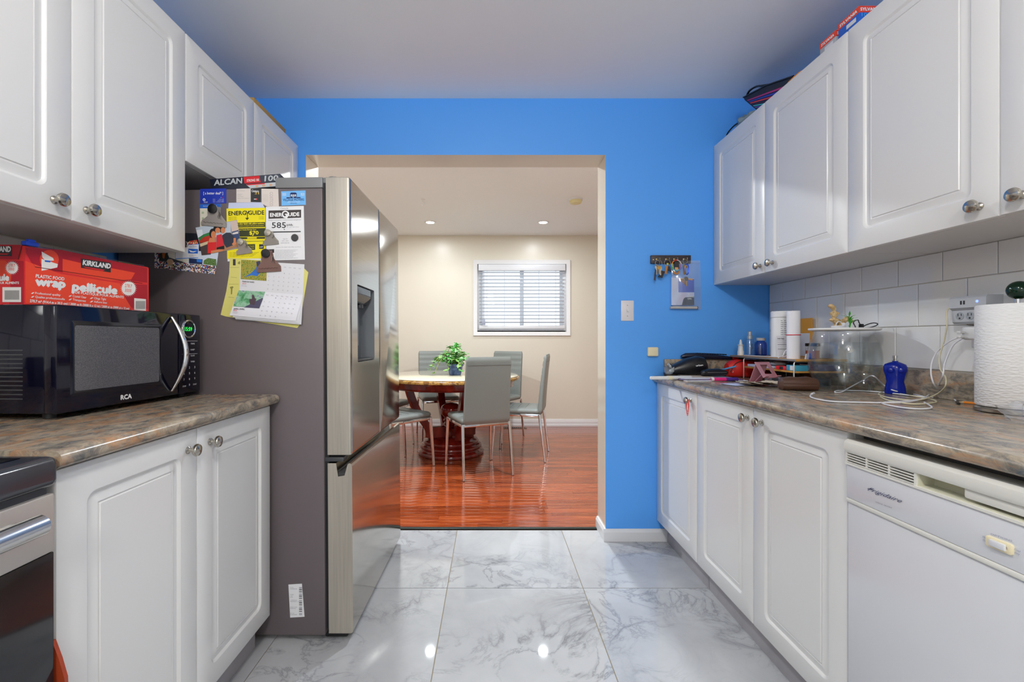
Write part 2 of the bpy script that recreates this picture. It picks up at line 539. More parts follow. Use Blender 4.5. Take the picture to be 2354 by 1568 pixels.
class Face:
    """prints on the plane local y = 0 of frame M (outward is -y); pixels come through zoom z = (ox, oy, scale)"""
    def __init__(s, M, z=(0, 0, 1)): s.M, s.z = M, z
    def p(s, x, y, off=0.0):
        q = meet(s.M, s.z[0] + x / s.z[2], s.z[1] + y / s.z[2], 1, -off)
        return tuple(q)
    def poly(s, b, pts, m, off):
        b.poly([s.p(x, y, off) for x, y in pts], m)
    def rect(s, b, x0, y0, x1, y1, m, off):
        s.poly(b, [(x0, y1), (x1, y1), (x1, y0), (x0, y0)], m, off)
    def text(s, b, t, p0, p1, h, m, off, bold=0.0, slant=0.0):
        """baseline from p0 to p1, capital height h, in zoom pixels"""
        a = Vector(s.p(*p0, off)); c = Vector(s.p(*p1, off))
        dx, dy = p1[0] - p0[0], p1[1] - p0[1]; L = math.hypot(dx, dy)
        d = Vector(s.p(p0[0] + dy / L * h, p0[1] - dx / L * h, off))
        text(b, t, a, c - a, d - a, m, bold, slant)
    def sheet(s, b, pts, m, off, th=0.0004):
        b.slab([s.p(x, y, off) for x, y in pts], (0, th, 0), m)
    def disc(s, b, c, r, m, off, n=24):
        s.poly(b, [(c[0] + r * math.cos(2 * math.pi * i / n), c[1] - r * math.sin(2 * math.pi * i / n)) for i in range(n)], m, off)

def spline(pts, n=8):
    """smooth curve through points (Catmull-Rom)"""
    P = [Vector(p) for p in pts]; out = []
    for i in range(len(P) - 1):
        p0, p1, p2, p3 = P[max(i - 1, 0)], P[i], P[i + 1], P[min(i + 2, len(P) - 1)]
        for k in range(n):
            t = k / n
            out.append(0.5 * ((2 * p1) + (p2 - p0) * t + (2 * p0 - 5 * p1 + 4 * p2 - p3) * t * t + (3 * p1 - p0 - 3 * p2 + p3) * t ** 3))
    out.append(P[-1])
    return out
# ------------------------------------------------------------------ the setting
XL, XR, YF, YB, YK, ZC = -1.40, 1.545, 2.4716, 2.65, -2.245, 2.44
DX0, DX1, DY1 = -2.7, 2.3, 5.733
OX0, OX1, OZ = -1.017, 0.636, 2.128                # the wide opening to the dining room

b = B().box((XL - 0.1, YK - 0.1, -0.06), (XR + 0.1, 2.615, -0.004), GROUT)
floor = struct('floor', 'polished white marble tile kitchen floor with grey veins and tan grout', 'floor', b)
GX, GY, TS = -0.1923, 2.0006, 0.6065
tb = B(); e = TS / 2 - 0.0016
tb.loft([[(x, y, z) for x, y in ((-q, -q), (q, -q), (q, q), (-q, q))] for q, z in ((e, -0.004), (e, -0.0006), (e - 0.0008, 0.0))], False, True, MARBLE)
tme = finish(tb, 'floor_tile', 0); tme.materials.append(MARBLE)
for j in range(-7, 1):
    for i in range(-2, 3):
        link('floor_tile', tme, floor, T(GX + (i + 0.5) * TS, GY + (j + 0.5) * TS, 0))

b = B().box((DX0, 2.63, -0.06), (DX1, DY1 + 0.1, -0.006), mat('dark_subfloor', '#3a1a10', 0.7))
floor2 = struct('floor_dining', 'glossy red-brown hardwood plank floor of the dining room', 'floor', b)
random.seed(5)
PW = 0.0572
def plank(L):
    b = B(); c = []
    for t in (-1, -0.93, -0.5, 0, 0.5, 0.93, 1):
        z = -0.0005 if abs(t) == 1 else -0.0003 * (t * t)
        c.append((t * PW / 2 * 0.997, z))
    sec = [(-PW / 2 * 0.997, -0.006)] + c + [(PW / 2 * 0.997, -0.006)]
    b.loft([[(x, y, z) for y, z in sec] for x in (0.0006, L - 0.0006)], True, True, OAK)
    me = finish(b, 'floor_plank', 30); me.materials.append(OAK); return me
PL = {L: plank(L) for L in (0.75, 1.0, 1.25, 1.5)}
y = 2.645
while y < DY1 - 0.01:
    x = DX0 - random.uniform(0, 0.6)
    first = True
    while x < DX1:
        L = random.choice(list(PL)); s = 1.0
        if x < DX0: s = (L - (DX0 - x)) / L; x = DX0
        if x + L * s > DX1: s = (DX1 - x) / L
        if s * L > 0.05:
            link('floor_plank', PL[L], floor2, T(x, y + PW / 2, 0) @ Matrix.Rotation(R(random.uniform(-0.14, 0.14)), 4, 'X') @ Matrix.Diagonal((s, 1, 1, 1)))
        x += max(L * s, 0.06)
    y += PW

b = B()
struct('ceiling', 'plain white painted kitchen ceiling', 'ceiling', B().box((XL - 0.1, YK - 0.1, ZC), (XR + 0.1, (YF + YB) / 2, ZC + 0.08), CEILM))
struct('ceiling_dining', 'stippled off-white dining room ceiling', 'ceiling', B().box((DX0 - 0.1, (YF + YB) / 2, ZC), (DX1 + 0.1, DY1 + 0.1, ZC + 0.08), POPC))

def wall_hole(name, label, y0, y1, x0, x1, hx0, hx1, hz0, hz1, mf, mr, mb):
    """wall along X with a rectangular hole; mf front (-y), mr the reveal, mb the back"""
    b = B()
    for yy, m in ((y0, mf), (y1, mb)):
        P = lambda x, z: (x, yy, z)
        for q in ([(x0, 0), (hx0, 0), (hx0, ZC), (x0, ZC)], [(hx1, 0), (x1, 0), (x1, ZC), (hx1, ZC)], [(hx0, hz1), (hx1, hz1), (hx1, ZC), (hx0, ZC)]) + (([(hx0, 0), (hx1, 0), (hx1, hz0), (hx0, hz0)],) if hz0 > 0 else ()):
            b.poly([P(*t) for t in q], m)
    for q in ([(hx0, hz0), (hx0, hz1)], [(hx1, hz0), (hx1, hz1)], [(hx0, hz1), (hx1, hz1)]) + (([(hx0, hz0), (hx1, hz0)],) if hz0 > 0 else ()):
        b.poly([(q[0][0], y0, q[0][1]), (q[1][0], y0, q[1][1]), (q[1][0], y1, q[1][1]), (q[0][0], y1, q[0][1])], mr)
    for xx in (x0, x1): b.poly([(xx, y0, 0), (xx, y1, 0), (xx, y1, ZC), (xx, y0, ZC)], mb)
    return struct(name, label, 'wall', b)
wall_hole('wall_far', 'bright blue wall with wide cream-edged opening to the dining room', YF, YB, DX0, DX1, OX0, OX1, 0, OZ, BLUE, CREAMG, CREAM)
struct('wall_left', 'blue kitchen wall with white tiles behind the left-hand cabinets', 'wall', B().box((XL - 0.1, 0.0, 0), (XL, YF, ZC), BLUE))
wall_r = struct('wall_right', 'blue kitchen wall with white tile backsplash behind the long counter', 'wall', B().box((XR, 0.0, 0), (XR + 0.1, YF, ZC), BLUE))
struct('wall_back_left', 'cream left wall of the breakfast corner behind the viewer', 'wall', B().box((XL - 0.1, YK, 0), (XL, 0.0, ZC), CREAM))
struct('wall_back_right', 'cream right wall of the breakfast corner behind the viewer', 'wall', B().box((XR, YK, 0), (XR + 0.1, 0.0, ZC), CREAM))
wall_hole('wall_back', 'cream kitchen wall with patio door behind the viewer', YK - 0.1, YK, XL - 0.1, XR + 0.1, -0.95, 0.95, 0, 2.08, CREAM, WHITE, CREAM)  # door opening added here to let fill light in
wall_hole('wall_dining', 'cream dining room wall with the window', DY1, DY1 + 0.12, DX0, DX1, -0.165, 0.972, 1.207, 2.072, CREAM, WHITE, CREAM)
struct('wall_dining_left', 'cream left-hand wall of the dining room', 'wall', B().box((DX0 - 0.1, YB, 0), (DX0, DY1 + 0.12, ZC), CREAM))
struct('wall_dining_right', 'cream right-hand wall of the dining room', 'wall', B().box((DX1, YB, 0), (DX1 + 0.1, DY1 + 0.12, ZC), CREAM))

# backsplash tiles: every tile a piece of the right-hand wall
BL, BH, BG = 0.1663, 0.152, 0.0022
bs = B().box((XR - 0.004, 0.05, 1.0), (XR - 0.0005, YF - 0.002, 1.409), TGROUT)
obj('grout_bed', bs, None, wall_r, None, 0)
TM = {}
def tile_mesh(w, h):
    k = (round(w, 3), round(h, 3))
    if k not in TM:
        b = B()
        b.loft([[(x, y, z) for y, z in ((i, i), (w - i, i), (w - i, h - i), (i, h - i))] for i, x in ((0, 0.0), (0, -0.0035), (0.0022, -0.0050))], False, True, TILE)
        me = finish(b, 'backsplash_tile', 20); me.materials.append(TILE); TM[k] = me
    return TM[k]
for row, (z0, z1, off) in enumerate(((1.005, 1.157, 1.5316), (1.157, 1.309, 1.6097), (1.309, 1.409, 1.523))):
    ya = off - 9 * BL
    while ya < YF:
        y0 = max(ya, 0.06); y1 = min(ya + BL, YF - 0.004)
        if y1 - y0 > 0.02:
            link('backsplash_tile', tile_mesh(y1 - y0 - BG, z1 - z0 - BG), wall_r, T(XR - 0.004, y0 + BG / 2, z0 + BG / 2))
        ya += BL

wl = bpy.data.objects['wall_left']
obj('grout_bed', B().box((XL + 0.0005, 0.05, 1.0), (XL + 0.004, 1.63, 1.412), TGROUT), None, wl, None, 0)
for row, (z0, z1, off) in enumerate(((1.005, 1.157, 0.10), (1.157, 1.309, 0.18), (1.309, 1.409, 0.10))):
    ya = off - BL
    while ya < 1.62:
        y0 = max(ya, 0.06); y1 = min(ya + BL, 1.628)
        if y1 - y0 > 0.02:
            link('backsplash_tile', tile_mesh(y1 - y0 - BG, z1 - z0 - BG), wl, T(XL + 0.004, y1 - BG / 2, z0 + BG / 2) @ RZ(180))
        ya += BL

# trims
def board(name, label, prof, p0, p1, axis):
    """skirting profile (d, z) swept from p0 to p1; axis gives the outward direction of d"""
    b = B(); d = Vector(axis)
    b.loft([[tuple(Vector(p) + d * q + Vector((0, 0, z))) for q, z in prof] for p in (p0, p1)], True, True, WHITE)
    return struct(name, label, 'baseboard', b)
PR = [(0, 0), (0.013, 0), (0.013, 0.05), (0.008, 0.062), (0.006, 0.067), (0, 0.067)]
PR2 = [(0, 0), (0.015, 0), (0.015, 0.022), (0.011, 0.026), (0.011, 0.062), (0.007, 0.074), (0.007, 0.083), (0.003, 0.09), (0, 0.09)]
board('baseboard_far', 'short white baseboard below the blue wall beside the opening', PR, (OX1 - 0.012, YF, 0), (0.985, YF, 0), (0, -1, 0))
board('baseboard_jamb', 'white baseboard on the cream reveal of the opening', PR, (OX1, YF, 0), (OX1, YB, 0), (-1, 0, 0))
board('baseboard_dining', 'white stepped baseboard along the dining room window wall', PR2, (DX0, DY1, 0), (DX1, DY1, 0), (0, -1, 0))
struct('trim_1', 'thin dark strip between marble tile and hardwood', 'trim', B().box((OX0, 2.618, 0.0), (OX1 - 0.013, 2.644, 0.005), mat('dark_bronze_strip', '#3c4544', 0.35, 0.6), 0.002), smooth=30)

# ------------------------------------------------------------------ dining window, blind
b = B()
win = struct('window_1', 'white framed sliding window of the dining room', 'window', B().box((-0.165, 5.80, 1.207), (0.972, 5.84, 1.222), WHITE))
WX0, WX1, WZ0, WZ1 = -0.165, 0.972, 1.207, 2.072
def frame_loops(x0, x1, z0, z1, secs, m):
    """picture-frame moulding: secs = (inset, y)"""
    b = B(); L = [[(x, y, z) for x, z in ((x0 + i, z0 + i), (x1 - i, z0 + i), (x1 - i, z1 - i), (x0 + i, z1 - i))] for i, y in secs]
    b.loft(L + [L[0]], False, False, m); return b
obj('casing', frame_loops(-0.217, 1.024, 1.155, 2.124, [(0, DY1), (0, DY1 - 0.018), (0.006, DY1 - 0.022), (0.018, DY1 - 0.018), (0.03, DY1 - 0.016), (0.04, DY1 - 0.012), (0.052, DY1 - 0.011), (0.052, DY1)], WHITE), None, win)
obj('outer_frame', frame_loops(WX0, WX1, WZ0, WZ1, [(0, 5.80), (0.035, 5.80), (0.035, 5.845), (0, 5.845)], WHITE), None, win)
VINYL = mat('white_vinyl', '#cfd6de', 0.4)
for x0, x1, yy in ((WX0 + 0.03, 0.425, 5.812), (0.395, WX1 - 0.03, 5.828)):
    s_ = obj('sash', frame_loops(x0, x1, WZ0 + 0.03, WZ1 - 0.03, [(0, yy), (0.04, yy), (0.04, yy + 0.015), (0, yy + 0.015)], VINYL), None, win)
    obj('pane', B().box((x0 + 0.038, yy + 0.006, WZ0 + 0.068), (x1 - 0.038, yy + 0.010, WZ1 - 0.068), GLASS), None, s_, None, 0)

blind = thing('window_blind', 'white slatted blind hanging in the dining room window', 'blind', T(0.4, 5.745, 1.28))
SLATM = mat('white_blind_slat', '#d8dae0', 0.35)
obj('headrail', B().box((-0.15, 5.70, 1.985), (0.957, 5.755, 2.066), SLATM, 0.004), None, blind, None, 35, True)
sb = B(); sw = 1.09
sb.loft([[(-sw / 2, y, z) for y, z in ((-0.025, 0.0), (-0.012, 0.0022), (0, 0.003), (0.012, 0.0022), (0.025, 0), (0.025, -0.0012), (0, 0.0016), (-0.025, -0.0012))], [(sw / 2, y, z) for y, z in ((-0.025, 0.0), (-0.012, 0.0022), (0, 0.003), (0.012, 0.0022), (0.025, 0), (0.025, -0.0012), (0, 0.0016), (-0.025, -0.0012))]], True, True, SLATM)
sme = finish(sb, 'slat', 30); sme.materials.append(SLATM)
for k in range(15):
    z = 1.968 - k * 0.0457
    link('slat', sme, blind, WM[blind.name].inverted() @ T(0.4035, 5.745, z) @ RX(-15))
obj('bottom_rail', B().box((-0.142, 5.722, 1.243), (0.949, 5.768, 1.288), SLATM, 0.004), None, blind, None, 35, True)
CORD = mat('white_cord', '#c4c8d2', 0.6)
for x in (-0.04, 0.18, 0.625, 0.84):
    cb = B().cyl((x, 5.716, 1.28), (x, 5.716, 1.99), 0.0018, n=6); cb.cyl((x, 5.773, 1.28), (x, 5.773, 1.99), 0.0018, n=6)
    obj('ladder_cord', cb, CORD, blind, None, 35, True)
    obj('cord_button', B().cyl((x, 5.7215, 1.265), (x, 5.7185, 1.265), 0.012, n=14), SLATM, blind, None, 35, True)
obj('tilt_wand', B().cyl((-0.083, 5.69, 1.36), (-0.083, 5.694, 1.985), 0.004, n=8).box((-0.105, 5.686, 1.29), (-0.062, 5.694, 1.362), None, 0.002), mat('grey_wand', '#9aa0b4', 0.4), blind, None, 35, True)

# unseen patio door, added as a source for the even front light
door = struct('added_door_1', 'white sliding glass patio door behind the viewer', 'door', frame_loops(-0.95, 0.95, 0.0, 2.08, [(0, YK - 0.07), (0.06, YK - 0.07), (0.06, YK - 0.02), (0, YK - 0.02)], WHITE))
for x0, x1, yy in ((-0.9, 0.03, YK - 0.06), (-0.03, 0.9, YK - 0.04)):
    s_ = obj('door_panel', frame_loops(x0, x1, 0.05, 2.03, [(0, yy), (0.05, yy), (0.05, yy + 0.02), (0, yy + 0.02)], WHITE), None, door)
    obj('pane', B().box((x0 + 0.045, yy + 0.008, 0.095), (x1 - 0.045, yy + 0.012, 1.985), GLASS), None, s_, None, 0)

# ------------------------------------------------------------------ lamps of the place, and one added
GLOW = emission('lit_lamp_glass', '#fff4e0', 5.0)
kl = thing('ceiling_lamp', 'round flush ceiling lamp with glowing glass dome above the kitchen', 'lamp', T(0, 0.15, ZC))
obj('base', B().lathe([(0.16, -0.03), (0.165, -0.02), (0.165, 0)], n=32), NICKEL, kl)
obj('dome', B().lathe([(0.02, -0.115), (0.07, -0.108), (0.115, -0.085), (0.145, -0.05), (0.15, -0.03)], n=32), GLOW, kl)
k2 = copy_tree(kl, T(0, -1.55, ZC)); k2['label'] = 'added unseen ceiling lamp with glowing glass dome behind the viewer'  # second fixture, added to go with the fill lamp behind the viewer
POT = emission('lit_pot_light_lens', '#fff6e6', 14.0)
names = ['left-hand recessed pot light above the table, seen through the opening', 'right-hand recessed pot light left of the smoke detector',
         'recessed pot light nearest the left dining room wall, by the window side', 'recessed pot light above the front of the dining table', 'recessed pot light just inside the opening, right-hand side', 'recessed pot light nearest the left dining room wall, by the opening side']
pl0 = None
for (x, y), lb in zip(POTS, names):
    if pl0 is None:
        pl0 = thing('pot_light', lb, 'ceiling light', T(x, y, ZC), 'recessed lights in the dining room ceiling')
        obj('trim_ring', B().lathe([(0.046, -0.006), (0.056, -0.008), (0.066, -0.005), (0.068, 0)], n=28, cap0=False, cap1=False), WHITE, pl0)
        obj('lens', B().lathe([(0.001, -0.009), (0.045, -0.008), (0.047, -0.004)], n=28), POT, pl0)
    else:
        o = copy_tree(pl0, T(x, y, ZC)); o['label'] = lb

# ------------------------------------------------------------------ cabinets
DM = {}
def door_mesh(w, h):
    k = (round(w, 4), round(h, 4))
    if k not in DM:
        b = B(); ins = min(0.062, w * 0.16)
        secs = [(0, 0.018, 0.002), (0, 0.003, 0.002), (0.0008, 0.001, 0.003), (0.003, 0, 0.004), (ins, 0, 0.022), (ins + 0.003, 0.0018, 0.02), (ins + 0.007, 0.0062, 0.017), (ins + 0.012, 0.0066, 0.013),
                (ins + 0.024, 0.0025, 0.003), (ins + 0.0275, 0.0022, 0.002), (ins + 0.0285, 0.0045, 0.002), (ins + 0.031, 0.0045, 0.002), (ins + 0.033, 0.0015, 0.002)]
        b.loft([[(x, y, z) for x, z in rr(i, w - i, i, h - i, r)] for i, y, r in secs], True, True, CAB)
        me = finish(b, 'door', 28); me.materials.append(CAB); DM[k] = me
    return DM[k]
kb = B().lathe([(0.0095, 0), (0.0095, 0.003), (0.006, 0.006), (0.0055, 0.014), (0.0095, 0.017), (0.0155, 0.0205), (0.0165, 0.0245), (0.0145, 0.029), (0.008, 0.032), (0.0008, 0.033)], d=(0, -1, 0), n=24)
KNOB = finish(kb, 'knob', 40); KNOB.materials.append(NICKEL)

def cabinet(name, label, side, xface, y0, y1, z0, z1, depth, doors, group, toe=False):
    """doors = list of (from, to, knob u, knob v) in metres along the front (left to right as one faces it)"""
    w, h = y1 - y0, z1 - z0
    M = T(xface, y1, z0) @ RZ(-90) if side == 'R' else T(xface, y0, z0) @ RZ(90)
    c = thing(name, label, 'cabinet', M, group)
    zb = 0.1 if toe else 0.0
    obj('body', B().box((0.0012, 0.0195, zb), (w - 0.0012, depth, h - 0.0), CABIN, 0.0015, 1), None, c)
    if toe: obj('toe_kick', B().box((0.001, 0.055, 0), (w - 0.001, depth - 0.02, 0.1), mat('scuffed_white_panel', '#a9a5a8', 0.5, vary=(9, 0.12))), None, c)
    for (a, e_, ku, kv) in doors:
        dz = 0.115 if toe else 0.0
        d = link('door', door_mesh(e_ - a - 0.003, h - dz - 0.002), c, T(a + 0.0015, 0, dz + 0.001))
        if ku: link('knob', KNOB, d, T(ku - a - 0.0015, 0, kv - dz - 0.001))
    return c
UZ0, UZ1 = 1.409, 2.175
up = 'white wall cabinets'
def Y_at(px, X): return X * F / (px - CX)
# right-hand wall cabinets
XU = 1.231
cabinet('wall_cabinet', 'two-door white wall cabinet next to the blue wall with the key rack', 'R', XU, 1.5444, YF - 0.001, UZ0, UZ1, XR - XU - 0.002,
        [(0, 0.459, 0.430, 0.036), (0.459, 0.926, 0.518, 0.036)], up)
cabinet('wall_cabinet', 'nearest two-door white wall cabinet at right edge, above the power adapter', 'R', XU, 0.62, 1.5434, UZ0, UZ1, XR - XU - 0.002,
        [(0, 0.4598, 0.417, 0.036), (0.4598, 0.9234, 0.508, 0.036)], up)
# left-hand wall cabinets
XUL = -1.058
cabinet('wall_cabinet', 'tall two-door white wall cabinet above the black microwave', 'L', XUL, 0.709, 1.5565, UZ0 + 0.002, UZ1 + 0.002, XUL - XL - 0.002,
        [(0, 0.424, 0.377, 0.038), (0.424, 0.8475, 0.464, 0.038)], up)
cabinet('wall_cabinet', 'short two-door white wall cabinet above the refrigerator', 'L', XUL, 1.5575, YF - 0.001, 1.731, UZ1 + 0.002, XUL - XL - 0.002,
        [(0, 0.452, None, 0), (0.452, 0.913, None, 0)], up)
# base cabinets
XB, XBL = 0.917, -0.794
lowc = 'white base cabinets'
cabinet('base_cabinet', 'narrow one-door base cabinet against the blue wall, red cord on its knob', 'R', XB, 1.9895, YF - 0.001, 0, 0.874, XR - XB - 0.004, [(0.0, 0.481, 0.425, 0.831)], lowc, True)
cabinet('base_cabinet', 'wide two-door base cabinet between one-door cabinet and dishwasher', 'R', XB, 1.1500, 1.9885, 0, 0.874, XR - XB - 0.004, [(0, 0.4255, 0.395, 0.832), (0.4255, 0.8385, 0.4775, 0.83)], lowc, True)
cabinet('base_cabinet', 'two-door base cabinet under the microwave counter, beside the stove', 'L', XBL, 0.8186, 1.618, 0, 0.872, XBL - XL - 0.004, [(0, 0.395, 0.358, 0.82), (0.395, 0.7994, 0.450, 0.8215)], lowc, True)

# ------------------------------------------------------------------ countertops
def counter(name, label, xb, xf, y0, y1, extra):
    s_ = 1 if xf > xb else -1
    zt, zb_ = 0.91, 0.876; prof = [(xb, zb_), (xf - s_ * 0.018, zb_)]
    for k in range(1, 8):
        a = R(-90 + 180 * k / 8); prof.append((xf - s_ * 0.017 + s_ * 0.017 * math.cos(a), (zt + zb_) / 2 + 0.017 * math.sin(a)))
    prof += [(xf - s_ * 0.018, zt), (xb, zt)]
    t = thing(name, label, 'countertop', T((xb + xf) / 2, (y0 + y1) / 2, zb_))
    obj('worktop', B().loft([[(x, y, z) for x, z in prof] for y in (y0, y1)], True, True, GRANITE), None, t, None, 40, True)
    for a, c in extra: obj('upstand', B().box(a, c, GRANITE, 0.003, 2), None, t, None, 40, True)
    return t
counter('countertop', 'mottled brown countertop under the black microwave', XL + 0.001, -0.77, 0.806, 1.636, [((XL + 0.001, 0.806, 0.91), (XL + 0.021, 1.636, 1.0))])
counter('countertop', 'long mottled brown countertop under the fish bowl and clutter', XR - 0.001, 0.892, 0.05, YF - 0.001,
        [((XR - 0.022, 0.05, 0.91), (XR - 0.001, YF - 0.001, 1.002)), ((0.955, YF - 0.021, 0.91), (XR - 0.0225, YF - 0.001, 1.002))])
# ------------------------------------------------------------------ refrigerator
FM = T(-0.605, 1.645, 0.0) @ RZ(-1.0) @ RY(-0.4)          # stands slightly askew and leans back a little
FW, FD = 0.80, 0.765
fr = thing('refrigerator', 'stainless french-door refrigerator with dark grey side covered in papers', 'refrigerator', FM)
obj('case', B().box((-FD, 0, 0.022), (0, FW, 1.668), FSIDE, 0.006, 2), None, fr)
obj('hinge_cover', B().box((-0.175, 0.0, 1.668), (0.0, FW, 1.708), GREYP, 0.004, 2), None, fr)
obj('hinge', B().box((-0.002, 0.008, 1.688), (0.03, 0.05, 1.708), GREYP, 0.003).cyl((0.033, 0.028, 1.678), (0.033, 0.028, 1.712), 0.02, n=20), GREYP, fr)
obj('gasket', B().box((-0.002, 0.010, 0.045), (0.014, FW - 0.01, 1.69), RUBBER), None, fr)
for y in (0.02, FW - 0.06): obj('foot', B().box((-0.01, y, 0.004), (0.075, y + 0.04, 0.026), RUBBER, 0.006), None, fr)
for y in (0.03, FW - 0.09): obj('foot', B().box((-FD + 0.03, y, -0.001), (-FD + 0.09, y + 0.06, 0.024), RUBBER, 0.004), None, fr)
DX_ = 0.102
def fdoor(y0, y1, z0, z1, hole=None):
    b = B(); r = 0.004
    L = [[(x, y, z) for y, z in rr(y0 + i, y1 - i, z0 + i, z1 - i, r)] for i, x in ((0, 0.012), (0, DX_ - 0.012), (0.0015, DX_ - 0.005), (0.005, DX_ - 0.0015), (0.011, DX_))]
    b.loft(L, True, hole is None, 0)
    n = len(b.f)
    if hole:
        h0, h1, g0, g1 = hole
        b.loft([L[-1], [(DX_, y, z) for y, z in rr(h0, h1, g0, g1, 0.006)]], False, False, 0)
    # the edge that faces the viewer is brushed, the front is smooth steel
    b.mats = [STEEL, STEELB]
    for i, f in enumerate(b.f):
        c = sum((Vector(b.v[k]) for k in f), Vector()) / len(f)
        if c.x < DX_ - 0.006 : b.mi[i] = 1
    return b
DZ0, DZ1 = 0.684, 1.708
d1 = obj('left_door', fdoor(0.002, 0.3975, DZ0, DZ1, (0.078, 0.312, 1.022, 1.322)), None, fr, None, 40)
d2 = obj('right_door', fdoor(0.4025, FW - 0.002, DZ0, DZ1), None, fr, None, 40)
# water and ice dispenser niche in the near door
nb = B()
nb.loft([[(x, y, z) for y, z in rr(0.078 + i, 0.312 - i, 1.022 + i, 1.322 - i, 0.006)] for i, x in ((0, DX_), (0.0, DX_ - 0.012), (0.004, DX_ - 0.06))], False, True, mat('dispenser_grey', '#6f7378', 0.3))
dn = obj('dispenser_niche', nb, None, d1)
obj('dispenser_head', B().loft([[(DX_ - 0.058 + a * 0.05, y, z) for a, z in ((0, 1.318), (1.0, 1.318), (1.0, 1.285), (0.7, 1.255), (0, 1.25))] for y in (0.10, 0.29)], True, True, BLACKG).cyl((DX_ - 0.03, 0.195, 1.252), (DX_ - 0.03, 0.195, 1.238), 0.016, n=16, m=DGREY), None, dn)
obj('dispenser_lever', B().loft([[(DX_ - 0.05 + 0.012 * math.cos(a), 0.195 + 0.045 * math.sin(a), z) for a in [R(-90 + 180 * k / 10) for k in range(11)]] for z in (1.085, 1.232)], True, True, CHROME), None, dn)
obj('drip_tray', B().box((DX_ - 0.056, 0.085, 1.024), (DX_ - 0.004, 0.305, 1.032), DGREY, 0.002), None, dn)
# freezer drawer with a finger pocket along its top
prof = [(0.012, 0.03), (0.094, 0.03), (0.1, 0.033), (DX_, 0.04), (DX_, 0.640), (0.099, 0.652), (0.092, 0.655), (0.086, 0.652), (0.074, 0.610), (0.05, 0.606), (0.043, 0.655), (0.012, 0.655)]
zb_ = B().loft([[(x, y, z) for x, z in prof] for y in (0.002, FW - 0.002)], True, True, STEEL)
zb_.mats = [STEEL, STEELB]
zb_.mi[-1] = 1; zb_.mi[-2] = 1
fz = obj('freezer_drawer', zb_, None, fr, None, 40)
obj('finger_pocket', B().box((0.044, 0.012, 0.606), (0.09, FW - 0.012, 0.618), DGREY), None, fz)
obj('middle_hinge', B().box((0.0, 0.004, 0.660), (0.07, 0.05, 0.676), DGREY, 0.003), None, fr)

# ---- everything that sticks to the side of the refrigerator (frame FM, side plane y = 0)
PX = Face(FM)
Z3 = Face(FM, (340, 380, 3.919))
def card(name, label, cat, pts, m, off, draw=None, group=None, face=Z3, th=0.0004):
    """a sheet on the side; draw(builder, offset) adds its print as a child"""
    c = Vector((sum(p[0] for p in pts) / len(pts), max(p[1] for p in pts)))
    o = Vector(face.p(c.x, c.y, off)); M = FM @ T(*o)
    sh = B(); face.sheet(sh, pts, m, off, th)
    me_b = B(); 
    t = thing(name, label, cat, M, group)
    inv = T(*o).inverted()
    sh.v = [tuple(inv @ Vector(v)) for v in sh.v]
    obj('sheet', sh, None, t, None, 0)
    if draw:
        pb = B(); draw(pb, off + 0.0003)
        pb.v = [tuple(inv @ Vector(v)) for v in pb.v]
        obj('print', pb, None, t, None, 0)
    return t
NAVY = mat('royal_blue_print', '#1c35a8', 0.4)
TAN = mat('cream_card', '#d9cfc8', 0.6)
CHAR = mat('charcoal_print', '#26282b', 0.5)
SKYB = mat('light_blue_print', '#6fb4ee', 0.45)
DNAVY = mat('dark_navy_print', '#12265e', 0.5)
GOLD = mat('gold_print', '#c9a640', 0.5)
REDP = mat('red_print', '#d6202a', 0.45)
ORANGEP = mat('orange_print', '#ef4636', 0.45)

def d_(b, o):
    Z3.text(b, '[ a better deal* ]', (500, 262), (676, 262), 22, WINK, o, 0.012)
    for i in range(24):
        a = 2 * math.pi * i / 24
    Z3.poly(b, [(506 + 12 * math.cos(R(a)), 310 - 12 * math.sin(R(a))) for a in range(0, 360, 20)], WINK, o)
    Z3.poly(b, [(506 + 6 * math.cos(R(a)), 310 - 6 * math.sin(R(a))) for a in range(0, 360, 20)], NAVY, o + 1e-4)
    Z3.text(b, 'MCAP', (505, 337), (538, 337), 9, WINK, o, 0.02)
    for k, (x0, x1) in enumerate(((640, 684), (628, 684), (614, 684))): Z3.text(b, 'contact 000', (x0, 308 + k * 12), (x1, 308 + k * 12), 6, WINK, o)
    for k in range(3): Z3.text(b, 'name', (585, 308 + k * 12), (606, 308 + k * 12), 6, WINK, o)
    Z3.rect(b, 655, 286, 662, 293, SKYB, o); Z3.rect(b, 672, 286, 679, 293, REDP, o)
card('business_card', 'royal blue card with white bracketed slogan on fridge side', 'card', [(470, 345), (707, 343), (706, 208), (471, 213)], NAVY, 0.0006, d_)
def d_(b, o):
    Z3.poly(b, [(926, 331), (1018, 333), (1018, 205), (926, 209)], CHAR, o)
    Z3.text(b, 'Century', (934, 240), (1000, 244), 20, WINK, o + 1e-4, 0.02)
    Z3.text(b, '21', (962, 260), (1000, 262), 18, GOLD, o + 1e-4, 0.02)
    Z3.rect(b, 955, 302, 985, 308, WINK, o + 1e-4); Z3.rect(b, 976, 298, 986, 312, REDP, o + 2e-4)
    for k, (y, x1) in enumerate(((232, 870), (262, 850), (272, 840), (284, 860), (299, 915))): Z3.text(b, 'name and phone', (805, y), (x1, y), 6, GINK, o)
card('business_card', 'cream business card with black right-hand panel on fridge side', 'card', [(797, 335), (1019, 333), (1018, 205), (797, 212)], TAN, 0.0006, d_)
def d_(b, o):
    Z3.text(b, 'COSTCO', (1098, 240), (1098, 368), 28, mat('faded_ink', '#c0b6b0', 0.6), o, 0.02)
    for k in range(4): Z3.text(b, 'member', (1040 + k * 12, 260), (1040 + k * 12, 330), 6, mat('faded_ink', '#c0b6b0', 0.6), o)
